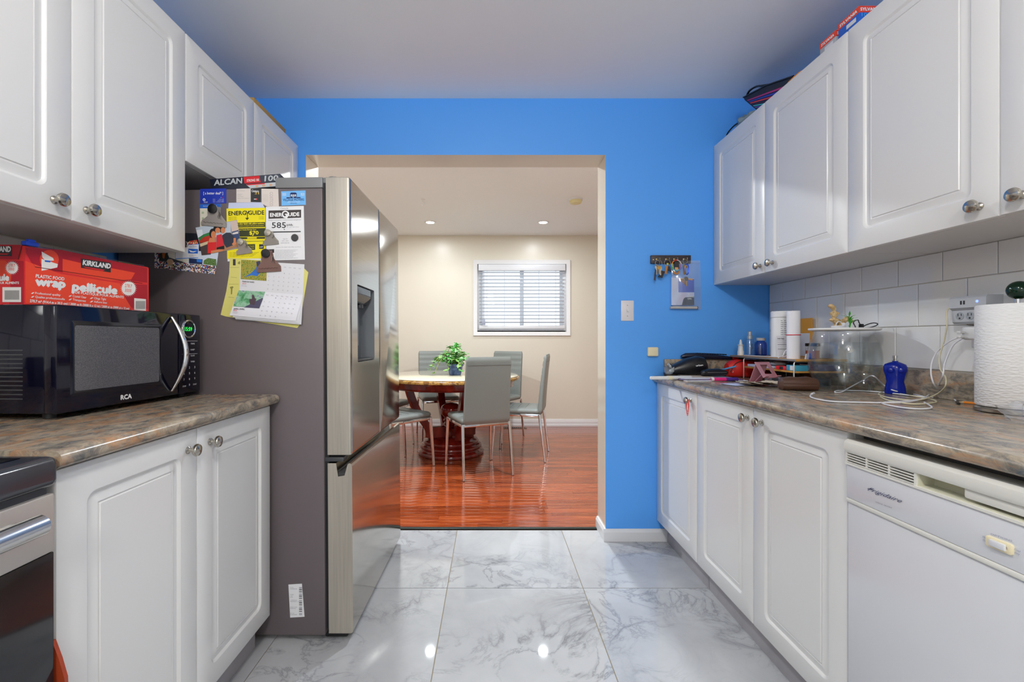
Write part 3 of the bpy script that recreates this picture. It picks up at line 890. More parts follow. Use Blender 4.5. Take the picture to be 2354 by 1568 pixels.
card('receipt', 'faded beige receipt turned sideways beside the black card on fridge', 'paper', [(1025, 345), (1075, 372), (1180, 374), (1174, 214), (1023, 210)], TAN, 0.0008, d_)
def d_(b, o):
    Z3.text(b, 'VILLAGE MOVERS', (1217, 322), (1408, 318), 20, DNAVY, o, 0.015)
    for x in (1212, 1377):
        Z3.text(b, '$50', (x, 262), (x + 33, 262), 12, WINK, o); Z3.text(b, 'OFF', (x, 277), (x + 33, 277), 12, WINK, o)
    Z3.poly(b, [(1278, 258), (1344, 258), (1332, 245), (1290, 245)], DNAVY, o); Z3.rect(b, 1282, 258, 1340, 296, DNAVY, o)
    for k in range(3): Z3.rect(b, 1288 + k * 17, 264, 1300 + k * 17, 272, WINK, o + 1e-4)
    Z3.rect(b, 1286, 276, 1336, 280, WINK, o + 1e-4); Z3.rect(b, 1304, 282, 1314, 294, SKYB, o + 1e-4)
    Z3.rect(b, 1248, 288, 1280, 299, DNAVY, o); Z3.rect(b, 1342, 286, 1374, 297, DNAVY, o)
    Z3.text(b, 'call for free estimate', (1258, 335), (1370, 333), 8, WINK, o); Z3.text(b, '000-000-0000', (1283, 346), (1342, 345), 8, DNAVY, o)
card('fridge_magnet', 'light blue flat magnet printed with a house, below the hinge cover', 'magnet', [(1204, 364), (1423, 356), (1420, 226), (1200, 235)], SKYB, 0.0008, d_)
def d_(b, o):
    for x0, x1 in ((830, 960),): Z3.text(b, 'notes', (x0, 372), (x1, 372), 10, mat('pale_blue_ink', '#b9c4e4', 0.6), o)
card('note_paper', 'plain pale blue note paper sticking out above the yellow energy label', 'paper', [(722, 400), (1062, 400), (1026, 333), (728, 338)], mat('pale_blue_paper', '#c3cbe6', 0.6), 0.0006, d_)
def d_(b, o):
    Z3.poly(b, [(468, 388), (656, 385), (656, 347), (468, 352)], mat('cobalt_print', '#1f63c8', 0.45), o)
    Z3.text(b, 'hours and days important', (498, 372), (622, 369), 10, WINK, o + 1e-4)
    Z3.text(b, 'and a day', (535, 384), (610, 382), 9, WINK, o + 1e-4)
    Z3.rect(b, 484, 418, 505, 437, mat('pale_green_print', '#a9b998', 0.5), o); Z3.rect(b, 486, 470, 506, 486, mat('pale_green_print', '#a9b998', 0.5), o)
    for k in range(5): Z3.text(b, 'open', (640, 440 + k * 14), (652, 440 + k * 14), 6, GINK, o)
card('notice_card', 'cream card with blue heading held under the grey clip', 'card', [(470, 570), (655, 566), (656, 347), (468, 352)], mat('cream_paper', '#dcd8c6', 0.6), 0.0006, d_)
OLIVE = mat('olive_black_print', '#2f3512', 0.5)
def d_(b, o):
    Z3.text(b, 'ENERG', (727, 452), (885, 446), 36, OLIVE, o, 0.03); Z3.text(b, 'GUIDE', (906, 446), (1047, 444), 36, OLIVE, o, 0.03)
    Z3.poly(b, [(880, 412), (889, 409), (897, 428), (905, 409), (914, 412), (900, 438), (900, 478), (893, 478), (893, 438)], OLIVE, o)
    Z3.poly(b, [(876, 474), (912, 473), (894, 494)], OLIVE, o)
    for k in range(3): Z3.text(b, 'refrigerator freezer', (726, 470 + k * 11), (800, 469 + k * 11), 6, OLIVE, o); Z3.text(b, 'model', (1000, 465 + k * 11), (1044, 464 + k * 11), 6, OLIVE, o)
    Z3.poly(b, [(715, 563), (1057, 556), (1056, 512), (715, 520)], OLIVE, o)
    Z3.text(b, 'Compare to other labels with yellow numbers.', (735, 536), (1048, 530), 14, YELLOW, o + 1e-4, 0.03)
    Z3.text(b, 'Labels with yellow numbers are based on the same test procedures.', (735, 552), (1045, 547), 8, YELLOW, o + 1e-4, 0.02)
    Z3.poly(b, [(715, 645), (1057, 640), (1057, 565), (715, 572)], OLIVE, o)
    Z3.text(b, 'Estimated Yearly Energy Cost', (780, 588), (976, 583), 10, YELLOW, o + 1e-4, 0.02)
    Z3.text(b, '$70', (915, 624), (996, 622), 30, YELLOW, o + 1e-4, 0.03)
    Z3.poly(b, [(935, 627), (955, 626), (945, 638)], YELLOW, o + 1e-4)
    Z3.poly(b, [(715, 668), (1055, 662), (1055, 645), (715, 650)], OLIVE, o); Z3.poly(b, [(895, 664), (980, 661), (980, 645), (895, 648)], mat('deep_yellow', '#d6c400', 0.5), o + 1e-4)
    Z3.poly(b, [(715, 690), (1055, 684), (1055, 680), (715, 686)], OLIVE, o)
    Z3.poly(b, [(830, 766), (966, 762), (966, 710), (830, 714)], OLIVE, o); Z3.text(b, 'Estimated Yearly', (850, 735), (958, 732), 10, YELLOW, o + 1e-4)
    Z3.text(b, 'Electricity Use', (880, 752), (955, 750), 9, YELLOW, o + 1e-4)
    Z3.rect(b, 1002, 712, 1044, 753, CHAR, o); Z3.text(b, 'star', (1006, 744), (1040, 738), 14, WINK, o + 1e-4)
    for k in range(5): Z3.text(b, 'cost range based on models of similar capacity', (735, 788 + k * 9), (1000 - k * 14, 786 + k * 9), 5, OLIVE, o)
card('energy_label', 'bright yellow energy label with black bars on fridge side', 'paper', [(714, 843), (1060, 838), (1058, 382), (708, 390)], YELLOW, 0.0011, d_)
card('paper_strip', 'torn white paper strip below the yellow energy label', 'paper', [(718, 866), (1020, 862), (1020, 826), (718, 828)], PAPER, 0.0004)
def d_(b, o):
    Z3.text(b, 'Canada', (1194, 395), (1264, 393), 14, GINK, o)
    Z3.poly(b, [(1087, 482), (1380, 472), (1380, 400), (1087, 408)], mat('dark_brown_print', '#3b3433', 0.5), o)
    Z3.text(b, 'ENER', (1102, 464), (1206, 461), 32, WINK, o + 1e-4, 0.04); Z3.text(b, 'UIDE', (1268, 459), (1364, 456), 32, WINK, o + 1e-4, 0.04)
    Z3.disc(b, (1238, 442), 33, WINK, o + 1e-4); Z3.disc(b, (1238, 440), 20, mat('dark_brown_print', '#3b3433', 0.5), o + 2e-4)
    Z3.rect(b, 1234, 436, 1272, 447, WINK, o + 3e-4); Z3.poly(b, [(1244, 440), (1256, 440), (1256, 476), (1246, 482), (1238, 470)], WINK, o + 3e-4)
    Z3.text(b, 'Energy consumption / Consommation energetique', (1086, 500), (1380, 494), 10, GINK, o)
    Z3.text(b, '585', (1117, 565), (1243, 564), 50, INK, o, 0.008); Z3.text(b, 'kWh', (1251, 549), (1304, 548), 20, INK, o, 0.015)
    Z3.text(b, 'per year / par annee', (1251, 562), (1360, 558), 8, GINK, o)
    Z3.poly(b, [(1222, 573), (1235, 573), (1228, 584)], INK, o)
    Z3.poly(b, [(1120, 607), (1377, 602), (1377, 593), (1120, 597)], INK, o)
    for k, t in enumerate(('Type 5A', '20.5 - 24.4', 'cubic feet / pieds cubes')): Z3.text(b, t, (1215 - k * 8, 668 + k * 18), (1257 + k * 8, 667 + k * 18), 10, GINK, o)
    for k in range(4): Z3.text(b, 'uses most', (1340, 632 + k * 13), (1378, 631 + k * 13), 7, mat('rose_ink', '#c79a96', 0.5), o)
    Z3.poly(b, [(1080, 790), (1137, 788), (1137, 756), (1080, 758)], CHAR, o)
    Z3.text(b, 'remove this label only after purchase', (1150, 742), (1380, 738), 8, GINK, o)
    for k in range(7): Z3.text(b, 'similar models compared and energy consumption indicated as found on this', (1146, 768 + k * 12), (1350 - (k % 3) * 20, 765 + k * 12), 7, GINK, o)
card('energy_label', 'white energy label with large black number on fridge side', 'paper', [(1066, 858), (1414, 850), (1404, 366), (1062, 374)], mat('label_white', '#e6e6e8', 0.5), 0.0009, d_)

# family snapshot and crowd poster
SKIN = mat('printed_skin', '#cf8256', 0.5)
HAIR = mat('printed_hair', '#1a1516', 0.5)
Z9 = Face(FM, (340, 490, 9.8))
def d_(b, o):
    P = lambda pts, m, k: Z9.poly(b, pts, m, o + k * 1e-4)
    P([(1075, 325), (1860, 190), (1870, 470), (1150, 620)], mat('printed_wall', '#b9c3cf', 0.5), 0)
    P([(1090, 385), (1220, 370), (1245, 520), (1130, 570)], mat('printed_window', '#dfe4ea', 0.5), 1)
    P([(1850, 190), (2000, 160), (2060, 440), (1900, 470)], mat('printed_beige', '#cdb8ae', 0.5), 1)
    P([(1240, 490), (1420, 480), (1420, 700), (1160, 690), (1150, 600)], mat('printed_sofa', '#b5301f', 0.5), 2)
    P([(1130, 560), (1250, 480), (1420, 420), (1400, 500), (1250, 540), (1180, 620)], mat('printed_plant', '#2f7a45', 0.5), 3)
    P([(1160, 670), (1380, 640), (1420, 930), (1210, 950)], mat('printed_chairs', '#4a3a3a', 0.5), 2)
    P([(1170, 690), (1360, 630), (1340, 700), (1180, 760)], mat('printed_table', '#d2bd9a', 0.5), 3)
    P([(1890, 420), (2040, 380), (2080, 650), (1950, 690)], mat('printed_blue_chairs', '#34466e', 0.5), 2)
    P([(1900, 450), (2030, 410), (2035, 460), (1920, 480)], mat('printed_plates', '#d8d2cc', 0.5), 3)
    P([(1500, 760), (2090, 640), (2095, 740), (1700, 850), (1500, 880)], mat('printed_counter', '#a97a58', 0.5), 3)
    P([(1670, 500), (1760, 440), (1860, 440), (1960, 560), (1930, 720), (1770, 780), (1700, 680)], mat('printed_navy_shirt', '#2c3040', 0.5), 4)
    P([(1930, 560), (1980, 560), (1985, 700), (1930, 730), (1890, 700), (1930, 650)], SKIN, 5)
    P([(1545, 500), (1660, 470), (1720, 730), (1545, 780)], mat('printed_red_vest', '#cf2a35', 0.5), 5); P([(1545, 775), (1720, 730), (1725, 810), (1550, 830)], HAIR, 5)
    P([(1350, 660), (1540, 650), (1540, 830), (1420, 905), (1345, 905)], mat('printed_red_dress', '#d82a2c', 0.5), 6)
    P([(1420, 850), (1600, 815), (1690, 815), (1690, 855), (1560, 880), (1425, 905)], SKIN, 7)
    P([(1390, 560), (1500, 560), (1520, 655), (1360, 660)], SKIN, 6)
    for (x, y, rx, ry) in ((1465, 470, 75, 110), (1560, 370, 80, 80), (1680, 370, 68, 90)):
        P([(x + rx * math.cos(R(a)) - 8, y - ry * math.sin(R(a)) - 14) for a in range(0, 360, 20)], HAIR, 8)
        P([(x + rx * 0.72 * math.cos(R(a)) + 12, y - ry * 0.78 * math.sin(R(a)) + 18) for a in range(0, 360, 20)], SKIN, 9)
card('snapshot', 'tilted colour snapshot of three people, two in red, under the grey clip', 'photo', [(490, 812), (842, 745), (803, 492), (428, 562)], mat('printed_base', '#9a8f88', 0.4), 0.0016, d_)
CROWD = cells('printed_crowd', ['#e8e6ea', '#1c1c24', '#d9c9c0', '#a83232', '#3158b0', '#5c5450', '#e4b48c', '#c8ccd8', '#26314e', '#7c9a54', '#f2f2f4', '#402c2c'], 260, 0.4)
def d_(b, o):
    P = lambda pts, m, k: Z9.poly(b, pts, m, o + k * 1e-4)
    P([(150, 1230), (1510, 1380), (1545, 1180), (900, 1120), (150, 1100)], CROWD, 0)
    P([(900, 1135), (1545, 1190), (1590, 880), (900, 840)], mat('printed_sky', '#cdd6e4', 0.5), 1)
    P([(1255, 1070), (1350, 1010), (1540, 1040), (1545, 1190), (1250, 1150)], mottled('printed_tree', ['#2c4a24', '#5a7c3e', '#8ba06a'], 300), 2)
    P([(925, 1130), (1225, 1155), (1232, 1040), (925, 1020)], mat('printed_stage', '#1c2c58', 0.5), 3); P([(1100, 1100), (1215, 1110), (1218, 1050), (1100, 1040)], mat('printed_screen', '#2a78d0', 0.5), 4)
    P([(150, 1100), (150, 880), (480, 880), (480, 1100)], CROWD, 2)
    P([(250, 900), (440, 900), (475, 1010), (420, 1085), (250, 1080)], mat('printed_dark_coat', '#1a2420', 0.5), 5); P([(320, 900), (395, 900), (370, 1030), (330, 1010)], mat('printed_scarf', '#a4531e', 0.5), 6)
card('crowd_poster', 'glossy poster of a festival crowd, lowest picture left on fridge side', 'poster', [(62, 917), (606, 986), (632, 800), (600, 620), (90, 600)], mat('dark_poster', '#20232c', 0.35), 0.0005, d_, face=Z3)
def d_(b, o):
    for k in range(5): Z9.text(b, 'appointment details', (480, 975 + k * 30), (890 - 30 * (k % 2), 1005 + k * 30), 12, GINK, o)
card('paper_slip', 'cream paper slip behind the blue-edged card on fridge side', 'paper', [(187, 790), (190, 830), (362, 885), (372, 800), (372, 760), (187, 760)], mat('cream_paper', '#dcd8c6', 0.6), 0.0014, d_)
def d_(b, o):
    Z9.poly(b, [(625, 1020), (1140, 995), (1145, 705), (800, 722), (625, 735)], PAPER, o)
    Z9.poly(b, [(905, 905), (1125, 912), (1128, 810), (910, 800)], mat('cobalt_print', '#1f63c8', 0.45), o + 1e-4)
    Z9.poly(b, [(915, 825), (1010, 860), (1110, 850), (1030, 885), (960, 880)], WINK, o + 2e-4)
    Z9.text(b, 'Get Zone', (935, 772), (1100, 765), 30, mat('cobalt_print', '#1f63c8', 0.45), o + 1e-4)
    for k in range(4): Z9.text(b, 'please call before your next appointment', (640, 930 + k * 24), (880, 922 + k * 24), 12, GINK, o + 1e-4)
    Z9.text(b, 'thank you', (930, 985), (1090, 960), 40, mat('faded_ink', '#c0b6b0', 0.6), o + 1e-4)
card('notice_card', 'white card with blue border and bird picture under the silver magnet', 'card', [(247, 846), (452, 833), (463, 708), (330, 716), (245, 722)], mat('bright_blue_border', '#2a78d4', 0.4), 0.0020, d_)
card('coupon', 'small food coupon peeking out above the blue-edged card', 'card', [(322, 720), (452, 712), (440, 672), (380, 682)], cells('printed_food', ['#e0a060', '#c83830', '#f0e0c0', '#a86a3a'], 160, 0.5), 0.0012)
def rmag(label, c, r, m, th, face=Z3, off=0.0022):
    p = Vector(face.p(*c, off)); rr_ = r / face.z[2] * 1.64 / F
    b = B().lathe([(rr_ * 0.96, 0), (rr_, th * 0.2), (rr_, th * 0.7), (rr_ * 0.86, th)], d=(0, -1, 0), n=24)
    single('round_magnet', label, 'magnet', b, m, M=FM @ T(*p), group=None)
rmag('small domed silver magnet half hidden by the wall cabinet', (340, 712), 29, mat('silver_magnet', '#a8a2a0', 0.25, 0.9), 0.006)
rmag('small round beige magnet on the crowd poster', (205, 874), 28, mat('beige_magnet', '#b08d70', 0.5), 0.004)
rmag('small round black magnet on the white energy label', (1325, 653), 32, mat('black_magnet', '#3a3a3c', 0.5), 0.005, off=0.0014)

# bulldog clips
def clip(label, cx, top, bot, half, wtop, m, off, tilt, wavy):
    M = FM @ T(*Z3.p(cx, bot, off)) @ RY(tilt)
    t = thing('bulldog_clip', label, 'clip', M, 'magnetic bulldog clips on the fridge')
    k = 1.64 / F / 3.919
    h, w, wt = (bot - top) * k, half * k, wtop * k
    b = B()
    for s_, y in ((1, 0.0), (-1, -0.012)):
        out = [(-w, 0), (w, 0), (w * 1.02, h * 0.12), (w * 0.9, h * 0.27), (w * 0.55, h * 0.36), (wt, h * 0.50), (wt * 0.95, h * 0.9), (wt * 0.6, h), (-wt * 0.6, h), (-wt * 0.95, h * 0.9), (-wt, h * 0.50), (-w * 0.55, h * 0.36), (-w * 0.9, h * 0.27), (-w * 1.02, h * 0.12)]
        sl = lambda z: (y if s_ > 0 else -0.003 - 0.018 * abs(z / h))
        P0 = [(x, sl(z), z) for x, z in out]
        if s_ > 0: continue
        b.slab(P0, (0, 0.0012, 0), m)
    obj('front_jaw', b, None, t)
    obj('rear_jaw', B().slab([(-w, -0.0006, 0), (w, -0.0006, 0), (w * 1.0, -0.0006, h * 0.25), (wt * 1.1, -0.0006, h * 0.6), (wt * 0.8, -0.0006, h), (-wt * 0.8, -0.0006, h), (-wt * 1.1, -0.0006, h * 0.6), (-w, -0.0006, h * 0.25)], (0, 0.0006, 0), m), None, t)
    if wavy:
        obj('embossed_wave', B().tube([(-w * 0.8 + 1.6 * w * i / 40, -0.0045 - 0.018 * 0.17, h * 0.16 + 0.0016 * math.sin(i * 0.95)) for i in range(41)], 0.0005, 5), NICKEL, t)
    obj('spring', B().tube([(wt * 1.0 + 0.001 * math.sin(a * 3), -0.009 + 0.006 * math.cos(a), h * 0.55 + 0.008 * math.sin(a) * (h / 0.05)) for a in [2 * math.pi * i / 20 for i in range(20)]], 0.0009, 6, closed=True), NICKEL, t)
    rb = B().lathe([(wt * 0.85, 0), (wt * 0.85, 0.003), (wt * 0.6, 0.004)], o=(0, -0.0185 if wavy else -0.0185, h * 0.83), d=(0, -1, 0), n=20)
    obj('round_button', rb, BLACK if wavy else NICKEL, t)
    return t
clip('large grey bulldog clip holding the snapshot and cream card', 597, 372, 552, 114, 50, mat('grey_clip_steel', '#a8a19c', 0.35, 0.35), 0.0022, 6, True)
clip('large brown bulldog clip holding the calendar', 1095, 768, 962, 108, 46, mat('brown_clip_steel', '#8a6c64', 0.3, 0.3), 0.0034, -3, True)
clip('small chrome bulldog clip on the yellow energy label', 874, 676, 800, 70, 34, mat('clip_chrome', '#b4afa6', 0.25, 0.4), 0.0020, -8, False)
clip('small chrome bulldog clip on the white energy label', 1112, 596, 718, 70, 34, mat('clip_chrome', '#b4afa6', 0.25, 0.4), 0.0016, -5, False)

# yellow folder and wall calendar
def d_(b, o):
    Z3.rect(b, 766, 846, 790, 902, mat('dark_brown_print', '#3b3433', 0.5), o)
    for (x0, y0, x1, y1) in ((750, 1010, 800, 1016), (725, 1190, 775, 1196)): Z3.text(b, 'family sketch', (x0, y0), (x1, y1), 8, mat('olive_ink', '#8a8640', 0.6), o)
    for pts in ([(742, 1095), (765, 1090), (772, 1100), (762, 1110), (758, 1160), (748, 1165), (748, 1112), (738, 1105)], [(808, 880), (822, 865), (832, 868), (830, 892), (815, 890)]): Z3.poly(b, pts, mat('olive_ink', '#8a8640', 0.6), o)
    Z3.rect(b, 740, 920, 822, 922, mat('olive_ink', '#8a8640', 0.6), o); Z3.rect(b, 730, 1070, 815, 1072, mat('olive_ink', '#8a8640', 0.6), o)
card('yellow_folder', 'yellow paper folder behind the hanging calendar', 'folder', [(655, 1347), (700, 1362), (1000, 1410), (1345, 1466), (1365, 1440), (1445, 965), (1410, 930), (1060, 862), (738, 832), (733, 970), (705, 1140)], PYELLOW, 0.0013, d_)
cal = thing('wall_calendar', 'open white calendar with two bird pictures clipped to the fridge', 'calendar', FM @ T(*Z3.p(1060, 1430, 0.002)))
ci = T(*Z3.p(1060, 1430, 0.002)).inverted()
def calpart(name, b, sm=0):
    b.v = [tuple(ci @ Vector(v)) for v in b.v]; return obj(name, b, None, cal, None, sm)
b = B(); Z3.sheet(b, [(826, 1118), (1398, 1168), (1410, 892), (1148, 876), (840, 850)], PAPER, 0.0024); calpart('upper_page', b)
# the lower pages hang outwards: they bulge away from the door towards their lower edge
def leaf(dx, dy, bulge, o, m):
    b = B(); rows = []
    TLx, TLy, TRx, TRy = 826, 1120, 1398, 1168; BLx, BLy, BRx, BRy = 735 + dx, 1352 + dy, 1332 + dx, 1405 + dy
    for i in range(9):
        t = i / 8; off = o + bulge * math.sin(t * math.pi * 0.6) ** 2
        xl, yl = TLx + (BLx - TLx) * t ** 0.9, TLy + (BLy - TLy) * t; xr, yr = TRx + (BRx - TRx) * t, TRy + (BRy - TRy) * t
        rows.append([Z3.p(xl + (xr - xl) * s / 4, yl + (yr - yl) * s / 4, off) for s in range(5)])
    vs = [p for r_ in rows for p in r_]; fs = [(r_ * 5 + s, (r_ + 1) * 5 + s, (r_ + 1) * 5 + s + 1, r_ * 5 + s + 1) for r_ in range(8) for s in range(4)]
    b.add(vs, fs, m); return b
Z3.sheet(b := B(), [(790, 1390), (1362, 1436), (1398, 1168), (826, 1118)], PAPER, 0.0020); calpart('back_page', b)
calpart('lower_page', leaf(50, 30, 0.010, 0.0026, PAPER), 60); calpart('lower_page', leaf(28, 16, 0.013, 0.0030, PAPER), 60); calpart('lower_page', leaf(0, 0, 0.016, 0.0034, mat('white_calendar_paper', '#e4e4ea', 0.5)), 60)
BG1 = mottled('printed_foliage', ['#2f5a1c', '#78903a', '#b5a040', '#9a5a28'], 260, 0.4)
BG2 = mottled('printed_meadow', ['#3f7d4c', '#69a87c', '#9ac0a4', '#7d7a9a'], 60, 0.4)
b = B(); P = lambda pts, m, o: Z3.poly(b, pts, m, o)
P([(836, 1025), (1068, 1042), (1072, 862), (840, 852)], BG1, 0.0030)
P([(868, 1010), (930, 970), (968, 935), (985, 900), (1010, 905), (1008, 970), (985, 1000), (935, 990)], mat('printed_blue_bird', '#2f6fc4', 0.4), 0.0032); P([(975, 870), (1010, 862), (1020, 900), (985, 925)], mat('printed_bird_head', '#3a3a5c', 0.4), 0.0033)
Z3.text(b, 'MARCH MARS', (850, 1052), (958, 1060), 12, INK, 0.003, 0.02); Z3.text(b, '2023', (850, 1070), (885, 1072), 12, REDP, 0.003)
for k in range(2): Z3.text(b, 'bird name', (845, 1082 + k * 9), (890, 1085 + k * 9), 5, GINK, 0.003)
n = 1
for r_ in range(5):
    for c_ in range(7):
        if r_ == 0 and c_ < 3 and True: continue
        if n > 31: break
        x, y = 1090 + c_ * 45 - r_ * 4, 966 + r_ * 38 + c_ * 4
        Z3.text(b, str(n), (x, y), (x + (10 if n > 9 else 5), y + 1), 9, REDP if n == 7 else GINK, 0.003); n += 1
for c_, t in enumerate(('SU', 'MO', 'TU', 'WE', 'TH', 'FR', 'SA')):
    if c_ > 2: Z3.text(b, t, (1088 + c_ * 45, 910 + c_ * 4), (1108 + c_ * 45, 912 + c_ * 4), 8, GINK, 0.003)
calpart('upper_print', b)
def lp(x, y):
    """offset of the bulging front page at a zoom pixel"""
    t = min(max((y - 1120 - (x - 826) * 0.08) / 232, 0), 1)
    return 0.0037 + 0.016 * math.sin(t * math.pi * 0.6) ** 2 + 0.0008
b = B()
def strips(pts4, m, rows=6, dz=0.0):
    (ax, ay), (bx, by), (cx, cy), (dx, dy) = pts4       # TL, TR, BR, BL
    for i in range(rows):
        t0, t1 = i / rows, (i + 1) / rows
        q = [(ax + (dx - ax) * t0, ay + (dy - ay) * t0), (bx + (cx - bx) * t0, by + (cy - by) * t0), (bx + (cx - bx) * t1, by + (cy - by) * t1), (ax + (dx - ax) * t1, ay + (dy - ay) * t1)]
        b.poly([Z3.p(x, y, lp(x, y) + dz) for x, y in q], m)
strips([(818, 1126), (1056, 1140), (1005, 1288), (768, 1270)], BG2)
strips([(938, 1165), (952, 1168), (975, 1220), (935, 1230)], mat('printed_brown_bird', '#4c3a44', 0.4), 4, 3e-4); strips([(912, 1205), (978, 1200), (960, 1260), (918, 1250)], mat('printed_brown_bird', '#4c3a44', 0.4), 4, 3e-4)
strips([(1030, 1195), (1038, 1200), (1003, 1288), (865, 1280)], mat('printed_rock', '#4a4660', 0.4), 4, 2e-4)
def ctext(t, p0, p1, h, m, bold=0.0):
    Z3.text(b, t, p0, p1, h, m, lp((p0[0] + p1[0]) / 2, p0[1]) + 4e-4, bold)
ctext('APRIL AVRIL', (772, 1298), (872, 1303), 12, INK, 0.02); ctext('2023', (768, 1313), (803, 1315), 12, REDP)
ctext('bird name', (766, 1324), (812, 1326), 5, GINK); ctext('oiseau', (766, 1332), (806, 1334), 5, GINK)
n = 1
for c_, t in enumerate(('SU', 'MO', 'TU', 'WE', 'TH', 'FR', 'SA')): ctext(t, (1066 + c_ * 44, 1172 + c_ * 4), (1086 + c_ * 44, 1174 + c_ * 4), 8, GINK)
for r_ in range(5):
    for c_ in range(7):
        if r_ == 0 and c_ < 2: continue
        if n > 30: break
        x, y = 1058 + c_ * 45 - r_ * 13, 1192 + r_ * 41 + c_ * 4
        ctext(str(n), (x, y), (x + (12 if n > 9 else 6), y + 1), 9, GINK); n += 1
calpart('lower_print', b)
def d_(b, o):
    for k, (t, y) in enumerate((('MODEL', 1352), ('RF000000SR', 1355), ('POWER', 1368), ('115V', 1371), ('60Hz', 1374), ('COMPRESSOR', 1381), ('ASSEMBLED 127', 1384), ('MODEL CODE', 1397), ('RF000/AA', 1400), ('SKU NO', 1411), ('0C00000000', 1414))):
        PX.text(b, t, (667, y), (667 + 1.6 * len(t), y), 2, GINK, o)
    for k in range(26):
        y = 1350 + k * 2.5
        if k % 6 != 5: PX.rect(b, 687.5, y, 694.5, y + (1.6 if k % 3 else 0.9), GINK if k % 2 else INK, o)
card('rating_sticker', 'white rating sticker with barcode low on the fridge side', 'sticker', [(667, 1420), (700, 1418), (694, 1342), (663, 1344)], mat('label_white', '#e6e6e8', 0.5), 0.0005, d_, face=PX)

# foil carton on top of the refrigerator
FT = FM @ T(-0.43, 0.03, 1.6685) @ RZ(2)
fb = thing('foil_carton', 'long black and red foil carton lying on top of the fridge', 'box', FT)
obj('carton', B().loft([[(x, y, z) for y, z in ((0, 0), (0.05, 0), (0.05, 0.042), (-0.007, 0.044), (0.0, 0.017))] for x in (0.0, 0.262)], True, True, mat('black_carton', '#141a2c', 0.35)), None, fb, RY(-4.5))
ff = Face(FT, (340, 380, 3.919))
b = B()
tp = lambda x, t: (x, -0.0005 - 0.007 * t, 0.017 + 0.027 * t)            # sloping lid
tq = lambda x0, x1, t0, t1, m: b.poly([tp(x0, t0), tp(x1, t0), tp(x1, t1), tp(x0, t1)], m)
tq(0.125, 0.185, 0.1, 0.95, REDP); tq(0.185, 0.262, 0.05, 0.98, mat('slate_print', '#3c4150', 0.4))
text(b, 'ALCAN', tp(0.012, 0.18), Vector(tp(0.115, 0.18)) - Vector(tp(0.012, 0.18)), Vector(tp(0, 0.85)) - Vector(tp(0, 0.18)), mat('silver_print', '#c3c8cc', 0.35), 0.03, 0.25)
text(b, 'STRONG 100', tp(0.135, 0.3), (0.045, 0, 0), Vector(tp(0, 0.6)) - Vector(tp(0, 0.3)), WINK, 0.03, 0.2)
text(b, '100', tp(0.2, 0.2), (0.05, 0, 0), Vector(tp(0, 0.85)) - Vector(tp(0, 0.2)), mat('silver_print', '#c3c8cc', 0.35), 0.03, 0.2)
b.poly([(0.145, -0.0006, 0.001), (0.262, -0.0006, 0.001), (0.262, -0.0006, 0.016), (0.13, -0.0006, 0.016)], mat('silver_print', '#c3c8cc', 0.35))
for x in (0.17, 0.195, 0.222): b.add([(x + 0.006 * math.cos(R(a)), -0.0012, 0.007 + 0.004 * math.sin(R(a))) for a in range(0, 360, 30)], [tuple(range(12))], mat('printed_peach', '#d8a880', 0.5))
b.poly([(0.135, -0.0009, 0.0125), (0.2, -0.0009, 0.0125), (0.2, -0.0009, 0.0165), (0.13, -0.0009, 0.0165)], REDP)
obj('print', b, None, fb, RY(-4.5), 0)

# ------------------------------------------------------------------ microwave
MWB = mat('navy_black_gloss', '#0a0a1c', 0.07)
MW = T(-1.0716, 1.107, 0.911) @ RZ(87.2)
mw = thing('microwave', 'black microwave with curved chrome handle on the left counter', 'microwave', MW)
Wm, Dm, Hm = 0.512, 0.30, 0.287
obj('body', B().box((0.002, 0.034, 0.014), (Wm - 0.002, Dm, Hm), MWB, 0.004, 2), None, mw)
md = obj('door', B().box((0, 0, 0.014), (0.4055, 0.034, Hm), MWB, 0.005, 2), None, mw)
WG = cells('speckled_mesh_window', ['#56565c', '#5d5d62', '#4a4a50', '#68686c'], 900, 0.12)
obj('window', B().loft([[(x, -0.0003 + i, z) for x, z in rr(0.046, 0.322, 0.066, 0.236, 0.006)] for i in (0.001, -0.0003)], False, True, WG), None, md)
obj('window_border', B().loft([[(x, y, z) for x, z in rr(0.034 + i, 0.334 - i, 0.054 + i, 0.248 - i, 0.006)] for i, y in ((0, 0.0), (0.0005, -0.0002), (0.0115, -0.0002))], False, False, mat('dark_smoke', '#15151d', 0.1)), None, md)
obj('handle', B().tube([(0.372 + 0.020 * math.sin(math.pi * k / 16) * 0.6, -0.002 - 0.04 * math.sin(math.pi * k / 16), 0.03 + 0.243 * k / 16) for k in range(17)], [0.004 + 0.0055 * math.sin(math.pi * k / 16) for k in range(17)], 12), CHROME, md)
cp = obj('control_panel', B().box((0.4075, 0.0, 0.014), (Wm, 0.034, Hm), MWB, 0.005, 2), None, mw)
obj('dial_ring', B().lathe([(0.027, 0.0), (0.026, 0.003), (0.0285, 0.005), (0.032, 0.003), (0.033, 0.0)], o=(0.452, 0, 0.236), d=(0, -1, 0), n=32, cap0=False, cap1=False), CHROME, cp)
b = B(); text(b, '15:59', (0.434, -0.0006, 0.229), (0.034, 0, 0), (0, 0, 0.013), None, 0.01)
obj('clock_digits', b, emission('green_led', '#22e04a', 2.0), cp, None, 0)
b = B()
for r_, row in enumerate((('WEIGHT', 'TIME'), ('COOK', 'DEF'), ('POWER', 'CLOCK'), ('MEMO', 'TIMER'))):
    for c_, t in enumerate(row): text(b, t, (0.428 + c_ * 0.034, -0.0004, 0.182 - r_ * 0.021), (0.02, 0, 0), (0, 0, 0.005), WINK)
